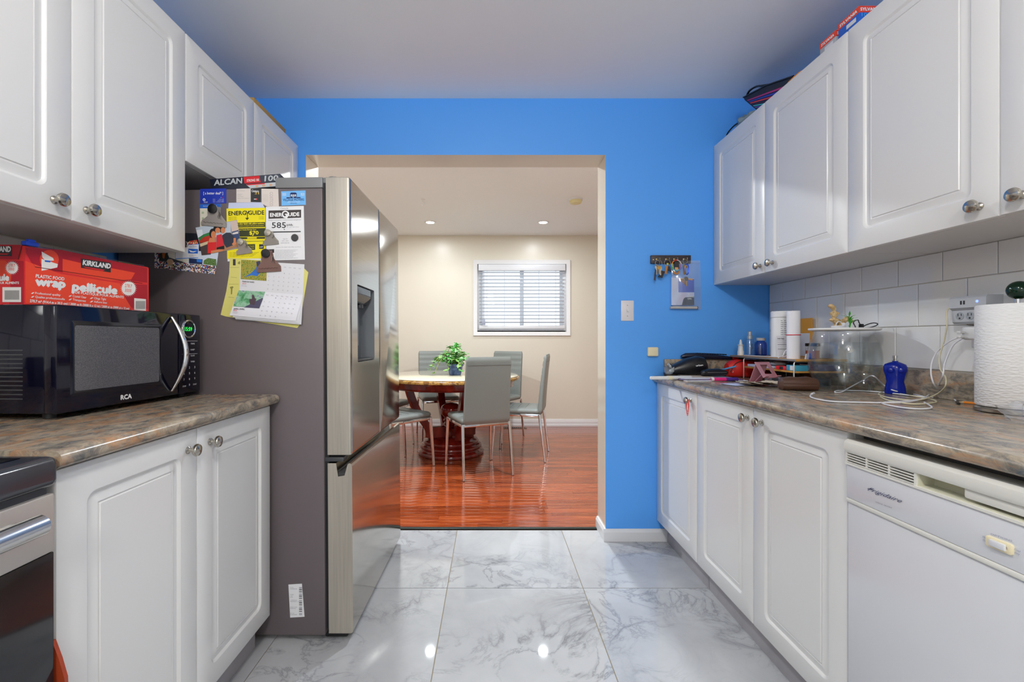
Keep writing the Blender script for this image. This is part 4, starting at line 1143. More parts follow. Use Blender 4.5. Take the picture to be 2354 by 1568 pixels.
for n in range(10):
    c_, r_ = ((n - 1) % 3, (n - 1) // 3) if n else (1, 3)
    text(b, str(n), (0.428 + c_ * 0.026, -0.0004, 0.098 - r_ * 0.02), (0.0045, 0, 0), (0, 0, 0.007), WINK)
text(b, 'STOP', (0.424, -0.0004, 0.036), (0.016, 0, 0), (0, 0, 0.005), WINK); text(b, 'START', (0.474, -0.0004, 0.038), (0.018, 0, 0), (0, 0, 0.005), WINK)
for q in ((0.422, 0.496, 0.1935, 0.1943), (0.422, 0.496, 0.1485, 0.1493)): b.poly([(q[0], -0.0003, q[2]), (q[1], -0.0003, q[2]), (q[1], -0.0003, q[3]), (q[0], -0.0003, q[3])], WINK)
obj('keypad_lettering', b, None, cp, None, 0)
b = B(); text(b, 'RCA', (0.182, -0.0004, 0.026), (0.036, 0, 0), (0, 0, 0.0125), WINK, 0.05)
obj('logo', b, None, md, None, 0)
for r_ in range(12):
    obj('side_vent', B().box((0.001, 0.09, 0.05 + r_ * 0.011), (0.003, 0.22, 0.053 + r_ * 0.011), None), DGREY, mw)
for x in (0.03, Wm - 0.03):
    for y in (0.05, Dm - 0.04): obj('foot', B().cyl((x, y, 0), (x, y, 0.016), 0.014, n=14), RUBBER, mw)

# plastic wrap carton on the microwave
BXL, BXD, BXH = 0.345, 0.118, 0.150
ang = math.degrees(math.atan2(1.47 - 1.135, -1.126 + 1.178))
BX = T(-1.178, 1.135, 0.911 + Hm + 0.0005) @ RZ(ang)
rb = thing('plastic_wrap_carton', 'red plastic wrap carton with slide cutter on top of the microwave', 'box', BX)
REDB = mat('red_carton', '#e02a2e', 0.4); DRED = mat('crimson_carton', '#b01028', 0.4); LRED = mat('vermilion_carton', '#f0482c', 0.4)
obj('carton', B().loft([[(x, y, z) for y, z in ((0, 0), (BXD, 0), (BXD, BXH - 0.004), (0.004, BXH), (0, BXH - 0.003))] for x in (0, BXL)], True, True, REDB), None, rb)
fc = Face(BX, (0, 520, 3.267))
b = B(); P = lambda pts, m, o: fc.poly(b, pts, m, o)
P([(192, 160), (470, 178), (470, 345), (300, 330), (250, 300), (195, 200)], DRED, 0.0004)
P([(470, 180), (1105, 315), (1105, 425), (470, 345)], DRED, 0.0004)
P([(470, 245), (600, 275), (860, 320), (1015, 350), (985, 400), (830, 410), (470, 345)], LRED, 0.0006)
P([(190, 260), (460, 360), (900, 430), (930, 520), (985, 612), (190, 580)], LRED, 0.0005)
P([(930, 430), (1105, 440), (1108, 620), (985, 612), (930, 520)], DRED, 0.0005)
P([(370 + 72 * math.cos(R(a)), 250 - 72 * math.sin(R(a))) for a in range(0, 360, 20)], LRED, 0.0007)
P([(312, 245), (435, 285), (430, 310), (340, 330), (312, 335)], mat('white_carton_print', '#f0ece8', 0.4), 0.0008); P([(312, 190), (400, 240), (405, 258), (345, 262), (318, 235)], mat('white_carton_print', '#f0ece8', 0.4), 0.0009); P([(335, 255), (382, 260), (378, 272), (338, 268)], mat('cobalt_print', '#1f63c8', 0.45), 0.001)
P([(608, 242), (832, 275), (832, 348), (608, 312)], CHAR, 0.0010)
fc.text(b, 'KIRKLAND', (622, 290), (828, 318), 36, WINK, 0.0012, 0.05); P([(622, 302), (790, 328), (770, 338), (640, 312)], REDP, 0.0012)
fc.text(b, 'PLASTIC FOOD', (268, 385), (482, 408), 24, WINK, 0.0012, 0.03)
fc.text(b, 'wrap', (268, 444), (486, 462), 62, WINK, 0.0012, 0.07)
fc.text(b, 'pellicule', (545, 482), (876, 510), 62, WINK, 0.0012, 0.06)
fc.text(b, 'DE PLASTIQUE POUR ALIMENTS', (566, 505), (928, 542), 18, WINK, 0.0012, 0.03)
for t, p0, p1 in (('Professional quality', (264, 510), (454, 525)), ('Qualite professionnelle', (264, 538), (486, 556)), ('Crystal Clear', (546, 532), (648, 543)), ('Transparent', (546, 558), (644, 570)), ('Clings Tight', (706, 548), (796, 557)), ('Adhere bien', (706, 574), (802, 583))):
    fc.text(b, t, p0, p1, 16, WINK, 0.0012, 0.015)
    P([(p0[0] - 32, p0[1] - 2), (p0[0] - 20, p0[1] - 12), (p0[0] - 4, p0[1] - 14), (p0[0] - 18, p0[1] - 2)], WINK, 0.0012)
fc.text(b, '278.7 m² (914.4 m x 30.5 cm) | 3000 sq ft (3000 ft x 12 in) / 3000 pi ca (3000 pi x 12 po)', (224, 570), (970, 626), 19, WINK, 0.0012, 0.04)
fc.disc(b, (966, 468), 52, mat('white_carton_print', '#f0ece8', 0.4), 0.0008)
for k in range(28):
    a = 2 * math.pi * k / 28; P([(966 + 52 * math.cos(a - 0.04), 468 - 52 * math.sin(a - 0.04)), (966 + 64 * math.cos(a), 468 - 64 * math.sin(a)), (966 + 52 * math.cos(a + 0.04), 468 - 52 * math.sin(a + 0.04))], WINK, 0.0008)
fc.text(b, '278.7', (937, 458), (990, 463), 24, ORANGEP, 0.001); fc.text(b, '3000', (937, 492), (986, 497), 24, ORANGEP, 0.001)
P([(1008, 540), (1096, 548), (1096, 636), (1008, 628)], mat('white_carton_print', '#f0ece8', 0.4), 0.0008)
for k in range(14): P([(1020 + k * 5.2, 562), (1022.5 + k * 5.2, 562), (1022.5 + k * 5.2, 622), (1020 + k * 5.2, 622)], INK, 0.001)
for pts in ([(192, 150), (258, 300), (262, 306), (200, 170)], [(262, 303), (1070, 428), (1070, 432), (262, 308)]): P(pts, mat('cut_edge', '#6e1418', 0.6), 0.001)
obj('front_print', b, None, rb, None, 0)
# the end panel that faces the viewer: local x = 0, seen from -x
EP = BX @ RZ(-90)                        # its -y is the end panel's outward side
fe = Face(EP, (0, 520, 3.267))
b = B(); P = lambda pts, m, o: fe.poly(b, pts, m, o)
P([(-200, 135), (160, 140), (130, 250), (-200, 240)], DRED, 0.0003); P([(90, 260), (178, 262), (178, 590), (70, 590)], DRED, 0.0004); P([(-200, 262), (40, 258), (90, 330), (90, 420), (-200, 430)], LRED, 0.0004)
P([(-110, 150), (88, 150), (88, 225), (-110, 222)], CHAR, 0.0006); fe.text(b, 'KIRKLAND', (-104, 192), (80, 192), 38, WINK, 0.0008, 0.05); P([(-90, 205), (70, 205), (50, 214), (-80, 212)], REDP, 0.0008)
fe.disc(b, (90, 313), 44, mat('white_carton_print', '#f0ece8', 0.4), 0.0007); fe.text(b, '278.7', (62, 304), (112, 306), 22, ORANGEP, 0.0009); fe.text(b, '3000', (62, 332), (106, 334), 22, ORANGEP, 0.0009)
for k in range(24):
    a = 2 * math.pi * k / 24; P([(90 + 44 * math.cos(a - 0.05), 313 - 44 * math.sin(a - 0.05)), (90 + 56 * math.cos(a), 313 - 56 * math.sin(a)), (90 + 44 * math.cos(a + 0.05), 313 - 44 * math.sin(a + 0.05))], WINK, 0.0007)
fe.text(b, 'pellicule', (-130, 408), (66, 408), 46, WINK, 0.0008, 0.06); fe.text(b, 'DE PLASTIQUE POUR ALIMENTS', (-180, 434), (142, 434), 16, WINK, 0.0008, 0.03)
P([(18, 458), (158, 458), (158, 570), (18, 570)], mat('white_carton_print', '#f0ece8', 0.4), 0.0006)
for k in range(22): P([(36 + k * 5, 482), (38.5 + k * 5, 482), (38.5 + k * 5, 552), (36 + k * 5, 552)], INK, 0.0008)
P([(132, 250), (140, 250), (168, 140), (162, 138)], mat('cut_edge', '#6e1418', 0.6), 0.0008)
b.v = [tuple(RZ(-90) @ Vector(v)) for v in b.v]
obj('end_print', b, None, rb, None, 0)
CB = thin_glass('clear_blue_plastic', (0.62, 0.66, 0.95), 0.3, 0.1)
obj('cutter_rail', B().box((0.012, 0.006, BXH - 0.003), (BXL - 0.01, 0.018, BXH + 0.006), CB, 0.002), None, rb)
obj('slide_cutter', B().box((0.004, 0.003, BXH + 0.002), (0.034, 0.021, BXH + 0.014), mat('blue_plastic', '#1f50d8', 0.3), 0.003).box((0.012, 0.006, BXH + 0.012), (0.028, 0.018, BXH + 0.02), None, 0.002), None, rb)

# ------------------------------------------------------------------ stove (only its far corner is in view)
ST = T(-0.78, 0.042, 0.0) @ RZ(90)
st = thing('stove', 'stainless and black glass-top stove at lower left edge', 'stove', ST)
obj('body', B().box((0.002, 0.03, 0.09), (0.758, 0.61, 0.885), mat('stove_grey', '#8a8886', 0.4, 0.5), 0.003), None, st)
obj('cooktop', B().box((-0.0, -0.012, 0.850), (0.76, 0.612, 0.905), mat('dark_cooktop_frame', '#33353c', 0.15), 0.014, 3).box((0.03, 0.03, 0.903), (0.73, 0.58, 0.9065), BLACKG), None, st)
for x, y, r in ((0.2, 0.17, 0.1), (0.56, 0.17, 0.08), (0.2, 0.43, 0.08), (0.56, 0.43, 0.1)):
    b = B(); b.tube([(x + r * math.cos(2 * math.pi * i / 32), y + r * math.sin(2 * math.pi * i / 32), 0.907) for i in range(32)], 0.0012, 4, closed=True)
    obj('burner_ring', b, GREYP, st)
obj('vent_strip', B().box((0.01, 0.004, 0.838), (0.75, 0.03, 0.852), DGREY), None, st)
od = obj('oven_door', B().box((0.003, -0.004, 0.734), (0.757, 0.03, 0.838), mat('stove_steel', '#c9c2bb', 0.38, 0.6), 0.004).box((0.003, -0.003, 0.20), (0.757, 0.03, 0.734), mat('oven_black_glass', '#14161c', 0.08), 0.003), None, st)
obj('handle', B().tube([(0.052, -0.036, 0.803), (0.056, -0.036, 0.803), (0.70, -0.036, 0.803), (0.704, -0.036, 0.803)], [0.013, 0.0175, 0.0175, 0.013], 16).box((0.06, -0.036, 0.795), (0.085, 0.0, 0.811), None, 0.004).box((0.67, -0.036, 0.795), (0.695, 0.0, 0.811), None, 0.004), mat('bright_handle_steel', '#d6d4d0', 0.22, 1.0), od)
obj('drawer', B().box((0.003, -0.003, 0.05), (0.757, 0.03, 0.195), STEEL, 0.004), None, st)
obj('backguard', B().box((0.0, 0.56, 0.90), (0.76, 0.615, 1.06), DGREY, 0.006), None, st)
for x in (0.04, 0.72):
    for y in (0.06, 0.55): obj('foot', B().cyl((x, y, 0), (x, y, 0.092), 0.015, n=10), RUBBER, st)
b = B().loft([[(x, y, z) for x, y in ((-0.80 + w, 0.806), (-0.772 + w, 0.806), (-0.772 + w, 0.813), (-0.80 + w, 0.813))] for z, w in ((0.0, 0.018), (0.3, 0.014), (0.5, 0.006))], True, False)
b.loft([[(x, y, z) for x, y in ((-0.80 + 0.006 + i, 0.806), (-0.772 + 0.006 - j, 0.806), (-0.772 + 0.006 - j, 0.813), (-0.80 + 0.006 + i, 0.813))] for z, i, j in ((0.5, 0, 0), (0.535, 0.0, 0.010), (0.567, 0.002, 0.022))], False, True)
single('rust_red_panel', 'rust-red wooden strip standing between stove and white cabinet', 'strip', b, wood_dark('rust_red_wood', '#7c2414', '#b04a26', 0.4), (-0.785, 0.81, 0))

# ------------------------------------------------------------------ dishwasher
DW = T(0.909, 1.1475, 0.0) @ RZ(-90)
dw = thing('dishwasher', 'white dishwasher with black vent slots at lower right', 'dishwasher', DW)
DWW = mat('white_enamel', '#d5d6da', 0.16); DWP = mat('warm_white_plastic', '#dcdad2', 0.35)
obj('tub', B().box((0.004, 0.045, 0.10), (0.604, 0.58, 0.866), DGREY), None, dw)
obj('door_panel', B().box((0.002, 0.004, 0.115), (0.606, 0.045, 0.697), DWW, 0.004, 2), None, dw)
obj('lower_trim', B().box((0.002, 0.0, 0.697), (0.606, 0.045, 0.708), DWP, 0.003), None, dw)
con = obj('console', B().box((0.002, 0.001, 0.708), (0.606, 0.045, 0.795), DWW, 0.003), None, dw)
obj('top_trim', B().loft([[(x, y, z) for y, z in ((0.045, 0.826), (-0.002, 0.826), (-0.006, 0.834), (-0.004, 0.85), (0.004, 0.857), (0.045, 0.857))] for x in (0.002, 0.606)], True, True, DWP), None, dw)
obj('ledge', B().loft([[(x, y, z) for y, z in ((0.045, 0.793), (-0.002, 0.793), (-0.002, 0.798), (0.045, 0.8))] for x in (0.002, 0.606)], True, True, DWP), None, dw)
obj('vent_back', B().box((0.002, 0.02, 0.798), (0.19, 0.044, 0.828), mat('vent_black', '#151210', 0.6)), None, dw)
for k in range(5):
    z = 0.799 + k * 0.0062
    obj('vent_bar', B().box((0.004, -0.001, z), (0.186, 0.016, z + 0.0022), DWP), None, dw)
for x in (0.001, 0.062, 0.123, 0.186): obj('vent_rib', B().box((x, 0.0, 0.797), (x + 0.005, 0.02, 0.828), DWP), None, dw)
obj('handle_recess', B().box((0.191, 0.036, 0.797), (0.604, 0.0445, 0.827)).box((0.1905, 0.004, 0.797), (0.194, 0.04, 0.827)).box((0.601, 0.004, 0.797), (0.6045, 0.04, 0.827)).box((0.191, 0.003, 0.798), (0.604, 0.04, 0.8005)), mat('aged_ivory_plastic', '#cfcdb6', 0.4), dw)
obj('latch_handle', B().box((0.285, 0.002, 0.806), (0.54, 0.03, 0.827), DWP, 0.004), None, dw)
fd = Face(DW, (1920, 980, 4.355))
b = B()
fd.text(b, 'Frigidaire', (322, 640), (648, 765), 36, mat('navy_ink', '#3c4468', 0.4), 0.0005, 0.0, 0.45)
fd.poly(b, [(318, 628), (330, 620), (380, 634), (380, 639), (330, 627)], mat('navy_ink', '#3c4468', 0.4), 0.0005)
fd.text(b, 'ultra quiet', (402, 760), (568, 822), 12, GINK, 0.0005)
fd.text(b, 'OPTIONS', (1552, 1084), (1770, 1158), 16, mat('pale_navy_ink', '#8c90b0', 0.4), 0.0005)
for t, p0, p1 in (('Heat', (1474, 1112), (1528, 1132)), ('Dry', (1478, 1145), (1520, 1162)), ('Cool', (1790, 1235), (1850, 1262)), ('Dry', (1795, 1272), (1845, 1292))): fd.text(b, t, p0, p1, 16, mat('pale_navy_ink', '#8c90b0', 0.4), 0.0005)
obj('lettering', b, None, con, None, 0)
q = fd.p(1650, 1190)
sw_ = obj('option_switch', B().loft([[(q[0] + x, y, q[2] + z) for x, z in rr(-0.021 + i, 0.021 - i, -0.0095 + i, 0.0095 - i, 0.004)] for i, y in ((0, 0.003), (0, -0.003), (0.002, -0.004), (0.006, -0.004), (0.007, -0.002))], False, True, IVORY), None, con)
obj('rocker', B().box((q[0] - 0.013, -0.0075, q[2] - 0.006), (q[0] + 0.013, -0.002, q[2] + 0.006), DWW, 0.002), None, sw_)
obj('toe_panel', B().box((0.004, 0.06, 0.0), (0.604, 0.1, 0.112), DWP), None, dw)
# ------------------------------------------------------------------ things on the blue wall
WF = T(0, YF, 0)
K9 = Face(WF, (1480, 570, 9.8))
kp = K9.p
def on_wall(name, label, cat, x, y, off=0.0, group=None): return thing(name, label, cat, WF @ T(*kp(x, y, off)), group)
def wpart(root, name, b, m=None, smooth=35):
    """shapes given in wall-frame coordinates"""
    inv = WM[root.name].inverted() @ WF
    b.v = [tuple(inv @ Vector(v)) for v in b.v]; return obj(name, b, m, root, None, smooth)
rk = on_wall('key_rack', 'dark wooden key rack with four hooks on the blue wall', 'key rack', 587, 360)
a, c = kp(140, 360), kp(1035, 175)
wpart(rk, 'board', B().box((a[0], -0.016, a[2]), (c[0], 0, c[2]), None, 0.002), wood_dark('espresso_wood', '#2a2022', '#3a2e30', 0.45))
for x in (310, 520, 705, 920):
    q = kp(x, 265, 0.016)
    b = B().lathe([(0.006, 0), (0.0065, 0.002), (0.003, 0.004)], o=(q[0] - 0.004, -0.016, q[2] + 0.002), d=(0, -1, 0), n=14)
    b.tube(spline([(q[0], -0.018, q[2] + 0.002), (q[0] + 0.002, -0.026, q[2] - 0.006), (q[0] + 0.002, -0.036, q[2] - 0.011), (q[0] + 0.003, -0.043, q[2] - 0.004), (q[0] + 0.003, -0.043, q[2] + 0.006)], 5), 0.0016, 8)
    wpart(rk, 'hook', b, mat('antique_brass', '#9a8860', 0.3, 1.0))
q = kp(218, 265, 0.016); wpart(rk, 'screw', B().lathe([(0.0035, 0), (0.0032, 0.001), (0.002, 0.0015)], o=q, d=(0, -1, 0), n=12), NICKEL)
BRASS = mat('brass_key', '#b08a45', 0.3, 0.9); SILV = mat('silver_key', '#a9a59e', 0.28, 0.9); BRONZE = mat('bronze_key', '#8a6a30', 0.3, 0.9)
def ring(cx, cy, r, y=-0.040, rr_=0.0014, m=None):
    q = kp(cx, cy, -y); k = r / 9.8 * 0.0024
    return B().tube([(q[0] + k * math.cos(2 * math.pi * i / 28), y + 0.002 * math.sin(2 * math.pi * i / 28), q[2] + k * math.sin(2 * math.pi * i / 28)) for i in range(28)], rr_, 6, closed=True)
def key(x, y, L, ang, y0=-0.038, bow=0.011):
    """key hanging from its bow at zoom pixel (x, y)"""
    q = kp(x, y, -y0); b = B(); M = T(q[0], y0, q[2]) @ RY(ang)
    o = [(bow * math.cos(R(t)), 0, bow * math.sin(R(t)) - bow * 0.7) for t in range(-60, 241, 20)]
    o += [(-0.0042, 0, -bow * 1.6), (-0.0042, 0, -L + 0.004), (0, 0, -L), (0.0025, 0, -L + 0.003), (0.0042, 0, -L + 0.008), (0.002, 0, -L + 0.012), (0.0042, 0, -L + 0.016), (0.0025, 0, -L + 0.020), (0.0042, 0, -L + 0.024), (0.0042, 0, -bow * 1.6)]
    b.slab([tuple(M @ Vector(p)) for p in o], tuple(M.to_3x3() @ Vector((0, 0.0018, 0)))); return b
k1 = on_wall('key_bunch', 'bunch of silver and brass keys with black fob on the leftmost hook', 'keys', 330, 640, 0.04, 'key bunches on the rack')
wpart(k1, 'ring', ring(335, 345, 72), NICKEL); wpart(k1, 'ring', ring(310, 335, 52, -0.043), NICKEL)
wpart(k1, 'silver_key', key(295, 400, 0.05, 4), SILV); wpart(k1, 'brass_key', key(345, 410, 0.046, -3, -0.042), BRASS); wpart(k1, 'silver_key', key(365, 430, 0.046, -5, -0.036), SILV)
def fob(pts, y0, th):
    return B().slab([(*kp(x, y, -y0)[:1], y0, kp(x, y, -y0)[2]) for x, y in pts], (0, th, 0))
wpart(k1, 'black_fob', fob([(325, 655), (420, 675), (475, 530), (400, 510)], -0.034, 0.009), BLACK); wpart(k1, 'dark_tag', fob([(232, 720), (270, 732), (285, 500), (262, 480), (248, 560)], -0.046, 0.006), mat('plum_tag', '#2a2238', 0.3))
k2 = on_wall('key_bunch', 'ring with tan leather tag and black fob on the second hook', 'keys', 540, 600, 0.04, 'key bunches on the rack')
wpart(k2, 'ring', ring(530, 340, 70), NICKEL); wpart(k2, 'leather_tag', fob([(472, 585), (515, 592), (540, 430), (535, 400), (495, 415)], -0.042, 0.004), mat('tan_leather', '#b5783c', 0.5))
wpart(k2, 'black_fob', fob([(545, 500), (625, 545), (595, 430), (560, 390)], -0.036, 0.008), BLACK); wpart(k2, 'yellow_cap', B().ball(kp(535, 365, 0.042), 0.006), mat('yellow_plastic', '#d8c81e', 0.4))
k3 = on_wall('key_bunch', 'rainbow bead loop with tan horseshoe tag on the third hook', 'keys', 740, 600, 0.04, 'key bunches on the rack')
RB = ['#d8302c', '#e8882c', '#e0d030', '#46b048', '#30b0a8', '#58b8d8', '#8a78d0', '#e070c0', '#d8d0c8', '#c0b8b0']
for g in range(10):
    b = B()
    for i in range(3):
        t = 2 * math.pi * (g * 3 + i) / 30 + 1.6
        q = kp(738 + 105 * math.cos(t), 392 - 118 * math.sin(t), 0.044); b.ball(q, 0.0034, None, 8, 6)
    wpart(k3, 'bead', b, mat('bead_%d' % g, RB[g], 0.35))
wpart(k3, 'black_strap', fob([(690, 470), (800, 470), (790, 300), (755, 260), (700, 300)], -0.038, 0.005), BLACK)
hs = [(735 + 78 * math.cos(R(t)), 515 - 85 * math.sin(R(t))) for t in range(180, 361, 15)] + [(735 + 42 * math.cos(R(t)), 515 - 45 * math.sin(R(t))) for t in range(360, 179, -15)]
wpart(k3, 'horseshoe_tag', fob(hs, -0.040, 0.005), mat('tan_leather', '#b5783c', 0.5)); wpart(k3, 'tan_tag', fob([(705, 500), (775, 500), (778, 440), (705, 435)], -0.043, 0.004), mat('light_tan_leather', '#d09a62', 0.5))
k4 = on_wall('key_bunch', 'bronze key and blue snap ring on the rightmost hook', 'keys', 950, 600, 0.04, 'key bunches on the rack')
wpart(k4, 'ring', ring(930, 305, 50), NICKEL); wpart(k4, 'bronze_key', key(930, 390, 0.052, 2), BRONZE)
q = kp(970, 480, 0.036); wpart(k4, 'blue_snap_ring', B().tube([(q[0] + 0.010 * math.cos(t), -0.036, q[2] + 0.029 * math.sin(t)) for t in [2 * math.pi * i / 24 for i in range(24)]], 0.0028, 8, closed=True), mat('blue_anodised', '#1c48c0', 0.25, 0.6))

bag = on_wall('zip_bag', 'clear zip bag holding a booklet, hanging from the key rack', 'bag', 950, 1380, 0.0)
def bagfront(o):
    b = B(); rows = []; random.seed(3)
    for j in range(15):
        for i in range(11):
            t, s_ = j / 14, i / 10
            x = 620 + (1270 - 620) * s_ + 25 * t; y = 285 + (1390 - 285) * t - (1 - s_) * 30 * t
            d = o * (0.25 + 0.75 * math.sin(math.pi * min(max(t * 0.9 + 0.08, 0), 1))) * (0.3 + 0.7 * math.sin(math.pi * s_)) + random.uniform(0, 0.0025)
            rows.append(kp(x, y, 0.004 + d))
    b.add(rows, [(j * 11 + i, j * 11 + i + 1, (j + 1) * 11 + i + 1, (j + 1) * 11 + i) for j in range(14) for i in range(10)]); return b
FILM = thin_glass('clear_bag_film', (0.97, 0.98, 0.99), 0.28, 0.12, 0.07)
wpart(bag, 'front_film', bagfront(0.034), FILM, 60); wpart(bag, 'back_film', bagfront(0.0), FILM, 60)
zs = B().slab([kp(620, 318, 0.012), kp(1272, 335, 0.012), kp(1272, 345, 0.012), kp(620, 328, 0.012)], (0, 0.003, 0)); wpart(bag, 'zip_strip', zs, CLEAR)
bk = on_wall('booklet', 'blue and white folded booklet inside the hanging zip bag', 'booklet', 880, 1290, 0.012)
wpart(bk, 'pages', B().slab([kp(622, 1290, 0.014), kp(1140, 1285, 0.014), kp(1130, 690, 0.014), kp(625, 670, 0.014)], (0, 0.008, 0)), mat('pale_blue_paper', '#c3cbe6', 0.6))
b = B(); P = lambda pts, m, o: K9.poly(b, pts, m, o)
P([(780, 1000), (1135, 1000), (1130, 700), (780, 690)], mat('printed_sky_blue', '#3a5cc0', 0.5), 0.0146); P([(780, 700), (960, 860), (960, 690)], mat('printed_umber', '#7a4a30', 0.5), 0.0148); P([(785, 690), (1100, 730), (1100, 690)], mat('printed_amber', '#d8963a', 0.5), 0.0149)
P([(860, 1285), (1138, 1285), (1136, 1090), (900, 1120)], mat('printed_slate', '#3c4a5c', 0.5), 0.0147); P([(780, 1250), (870, 1180), (960, 1080), (930, 1010), (790, 1000)], mat('printed_mist', '#c8c4e0', 0.5), 0.0148)
for t, x0, x1, y in (("'S", 985, 1030, 1065), ('THING', 970, 1130, 1115), ('ON.', 985, 1080, 1162)): K9.text(b, t, (x0, y), (x1, y), 36, WINK, 0.0152, 0.02)
wpart(bk, 'cover_print', b, None, 0)
rl = on_wall('cork_roll', 'rolled poster tube with brown end at the bottom of the zip bag', 'tube', 910, 1360, 0.02)
qa, qb = kp(600, 1345, 0.018), kp(1195, 1348, 0.018)
wpart(rl, 'tube', B().cyl(qa, qb, 0.0075, n=14), mat('striped_wrap', '#b8b4b0', 0.4)); wpart(rl, 'end', B().cyl(qb, (qb[0] + 0.004, qb[1], qb[2]), 0.0085, n=14), mat('brown_cork', '#7c5a3c', 0.7))
sk = on_wall('spare_key', 'single black-headed key inside the hanging zip bag', 'key', 955, 870, 0.022)
wpart(sk, 'head', B().lathe([(0.012, 0), (0.0125, 0.002), (0.011, 0.005)], o=kp(948, 698, 0.022), d=(0, -1, 0), n=20), BLACK); wpart(sk, 'blade', key(955, 690, 0.042, -4, -0.024, 0.006), BRASS)

P1 = Face(WF)
sp = thing('light_switch', 'white toggle light switch plate on the blue wall', 'switch', WF @ T(*P1.p(1441, 738)))
def spart(root, name, b, m=None): return wpart(root, name, b, m)
a, c = P1.p(1427, 738), P1.p(1456.5, 691)
spart(sp, 'plate', B().box((a[0], -0.006, a[2]), (c[0], 0, c[2]), None, 0.003), mat('switch_white', '#ddd9dc', 0.35))
m_ = ((a[0] + c[0]) / 2, (a[2] + c[2]) / 2)
spart(sp, 'toggle', B().box((m_[0] - 0.005, -0.008, m_[1] - 0.013), (m_[0] + 0.005, -0.003, m_[1] + 0.013), None, 0.001).loft([[(m_[0] + x, y, m_[1] + z) for x in (-0.0035, 0.0035) for z in ((-0.004, 0.006) if x < 0 else (0.006, -0.004))] for y in (-0.006, -0.016)], True, True), WHITE)
for s_ in (-1, 1): spart(sp, 'screw', B().lathe([(0.003, 0), (0.0025, 0.001)], o=(m_[0], -0.006, m_[1] + s_ * 0.03), d=(0, -1, 0), n=12), NICKEL)
a, c = P1.p(1486.5, 819), P1.p(1511, 798)
ch = thing('chime_box', 'small ivory plastic box on the blue wall above the counter', 'box', WF @ T(*P1.p(1499, 819)))
spart(ch, 'cover', B().box((a[0], -0.022, a[2]), (c[0], -0.003, c[2]), None, 0.006, 3), IVORY); spart(ch, 'base', B().box((a[0] + 0.002, -0.004, a[2] + 0.002), (c[0] - 0.002, 0, c[2] - 0.002)), mat('aged_ivory_plastic', '#cfcdb6', 0.4))

sd = thing('smoke_detector', 'yellowed round smoke detector on the dining room ceiling', 'smoke detector', T(0.81, 4.25, ZC))
obj('base', B().lathe([(0.066, 0), (0.066, -0.012), (0.058, -0.014)][::-1], n=28), WHITE, sd); obj('cover', B().lathe([(0.012, -0.046), (0.035, -0.045), (0.05, -0.04), (0.055, -0.03), (0.056, -0.013)], n=28), mat('yellowed_plastic', '#d8cc98', 0.5), sd)
hk = thing('ceiling_hook', 'small white hook screwed into the dining room ceiling', 'hook', T(-0.64, 4.25, ZC))
obj('plate', B().lathe([(0.012, -0.006), (0.022, -0.003), (0.024, 0)], n=16), WHITE, hk); obj('hook', B().tube(spline([(0, 0, 0), (0, 0, -0.02), (0.014, 0, -0.03), (0.016, 0, -0.048), (0, 0, -0.058), (-0.012, 0, -0.048)], 5), 0.003, 8), WHITE, hk)

# ------------------------------------------------------------------ clutter on the long counter
ZT = 0.911
def base(name, label, cat, x, y, z=ZT, rot=0, group=None): return thing(name, label, cat, T(x, y, z) @ RZ(rot), group)

b = B().lathe([(0.006, 0), (0.0085, 0.003), (0.0085, 0.085), (0.0095, 0.086), (0.0095, 0.205), (0.006, 0.21)], o=(0.785, 2.20, 0.921), d=(1, 0.06, 0), n=16)
mk = thing('white_marker', 'white stick pen overhanging the far corner of the long counter', 'pen', T(0.9, 2.205, ZT))
obj('barrel', b, PLWHITE, mk, None, 35, True)
obj('band', B().lathe([(0.0098, 0.09), (0.0098, 0.11)], o=(0.785, 2.20, 0.921), d=(1, 0.06, 0), n=16, cap0=False, cap1=False), IVORY, mk, None, 35, True)

def stack_sheet(label, x, y, z, w, d, rot, m, th=0.003, name='paper_sheet', cat='paper', curl=0.0):
    b = B(); n = 8
    top = [[(-w / 2 + w * i / n, s_ * d / 2, curl * (abs(i / n - 0.5) * 2) ** 3 + dz) for i in range(n + 1)] for s_ in (-1, 1) for dz in (0, th)]
    A, Bt, C_, D_ = top
    loops = [[A[i], Bt[i], D_[i], C_[i]] for i in range(n + 1)]
    b.loft(loops, True, True)
    return single(name, label, cat, b, m, M=T(x, y, z) @ RZ(rot))
stack_sheet('lowest white paper of the stack at the far counter corner', 1.075, 2.235, ZT, 0.30, 0.21, 4, PAPER)
stack_sheet('mauve magazine in the paper stack at the far counter corner', 1.07, 2.25, ZT + 0.0035, 0.29, 0.2, -3, mat('mauve_cover', '#6a5a88', 0.4), 0.004)
stack_sheet('topmost white paper of the stack at the far counter corner', 1.06, 2.25, ZT + 0.008, 0.27, 0.19, 6, mat('grey_white_paper', '#c4c4cc', 0.5), 0.003)
stack_sheet('thin beige leaflet lying on top of the paper stack', 1.04, 2.27, ZT + 0.0115, 0.15, 0.1, -12, mat('beige_leaflet', '#b5a898', 0.5), 0.003)
zs_ = ZT + 0.0148
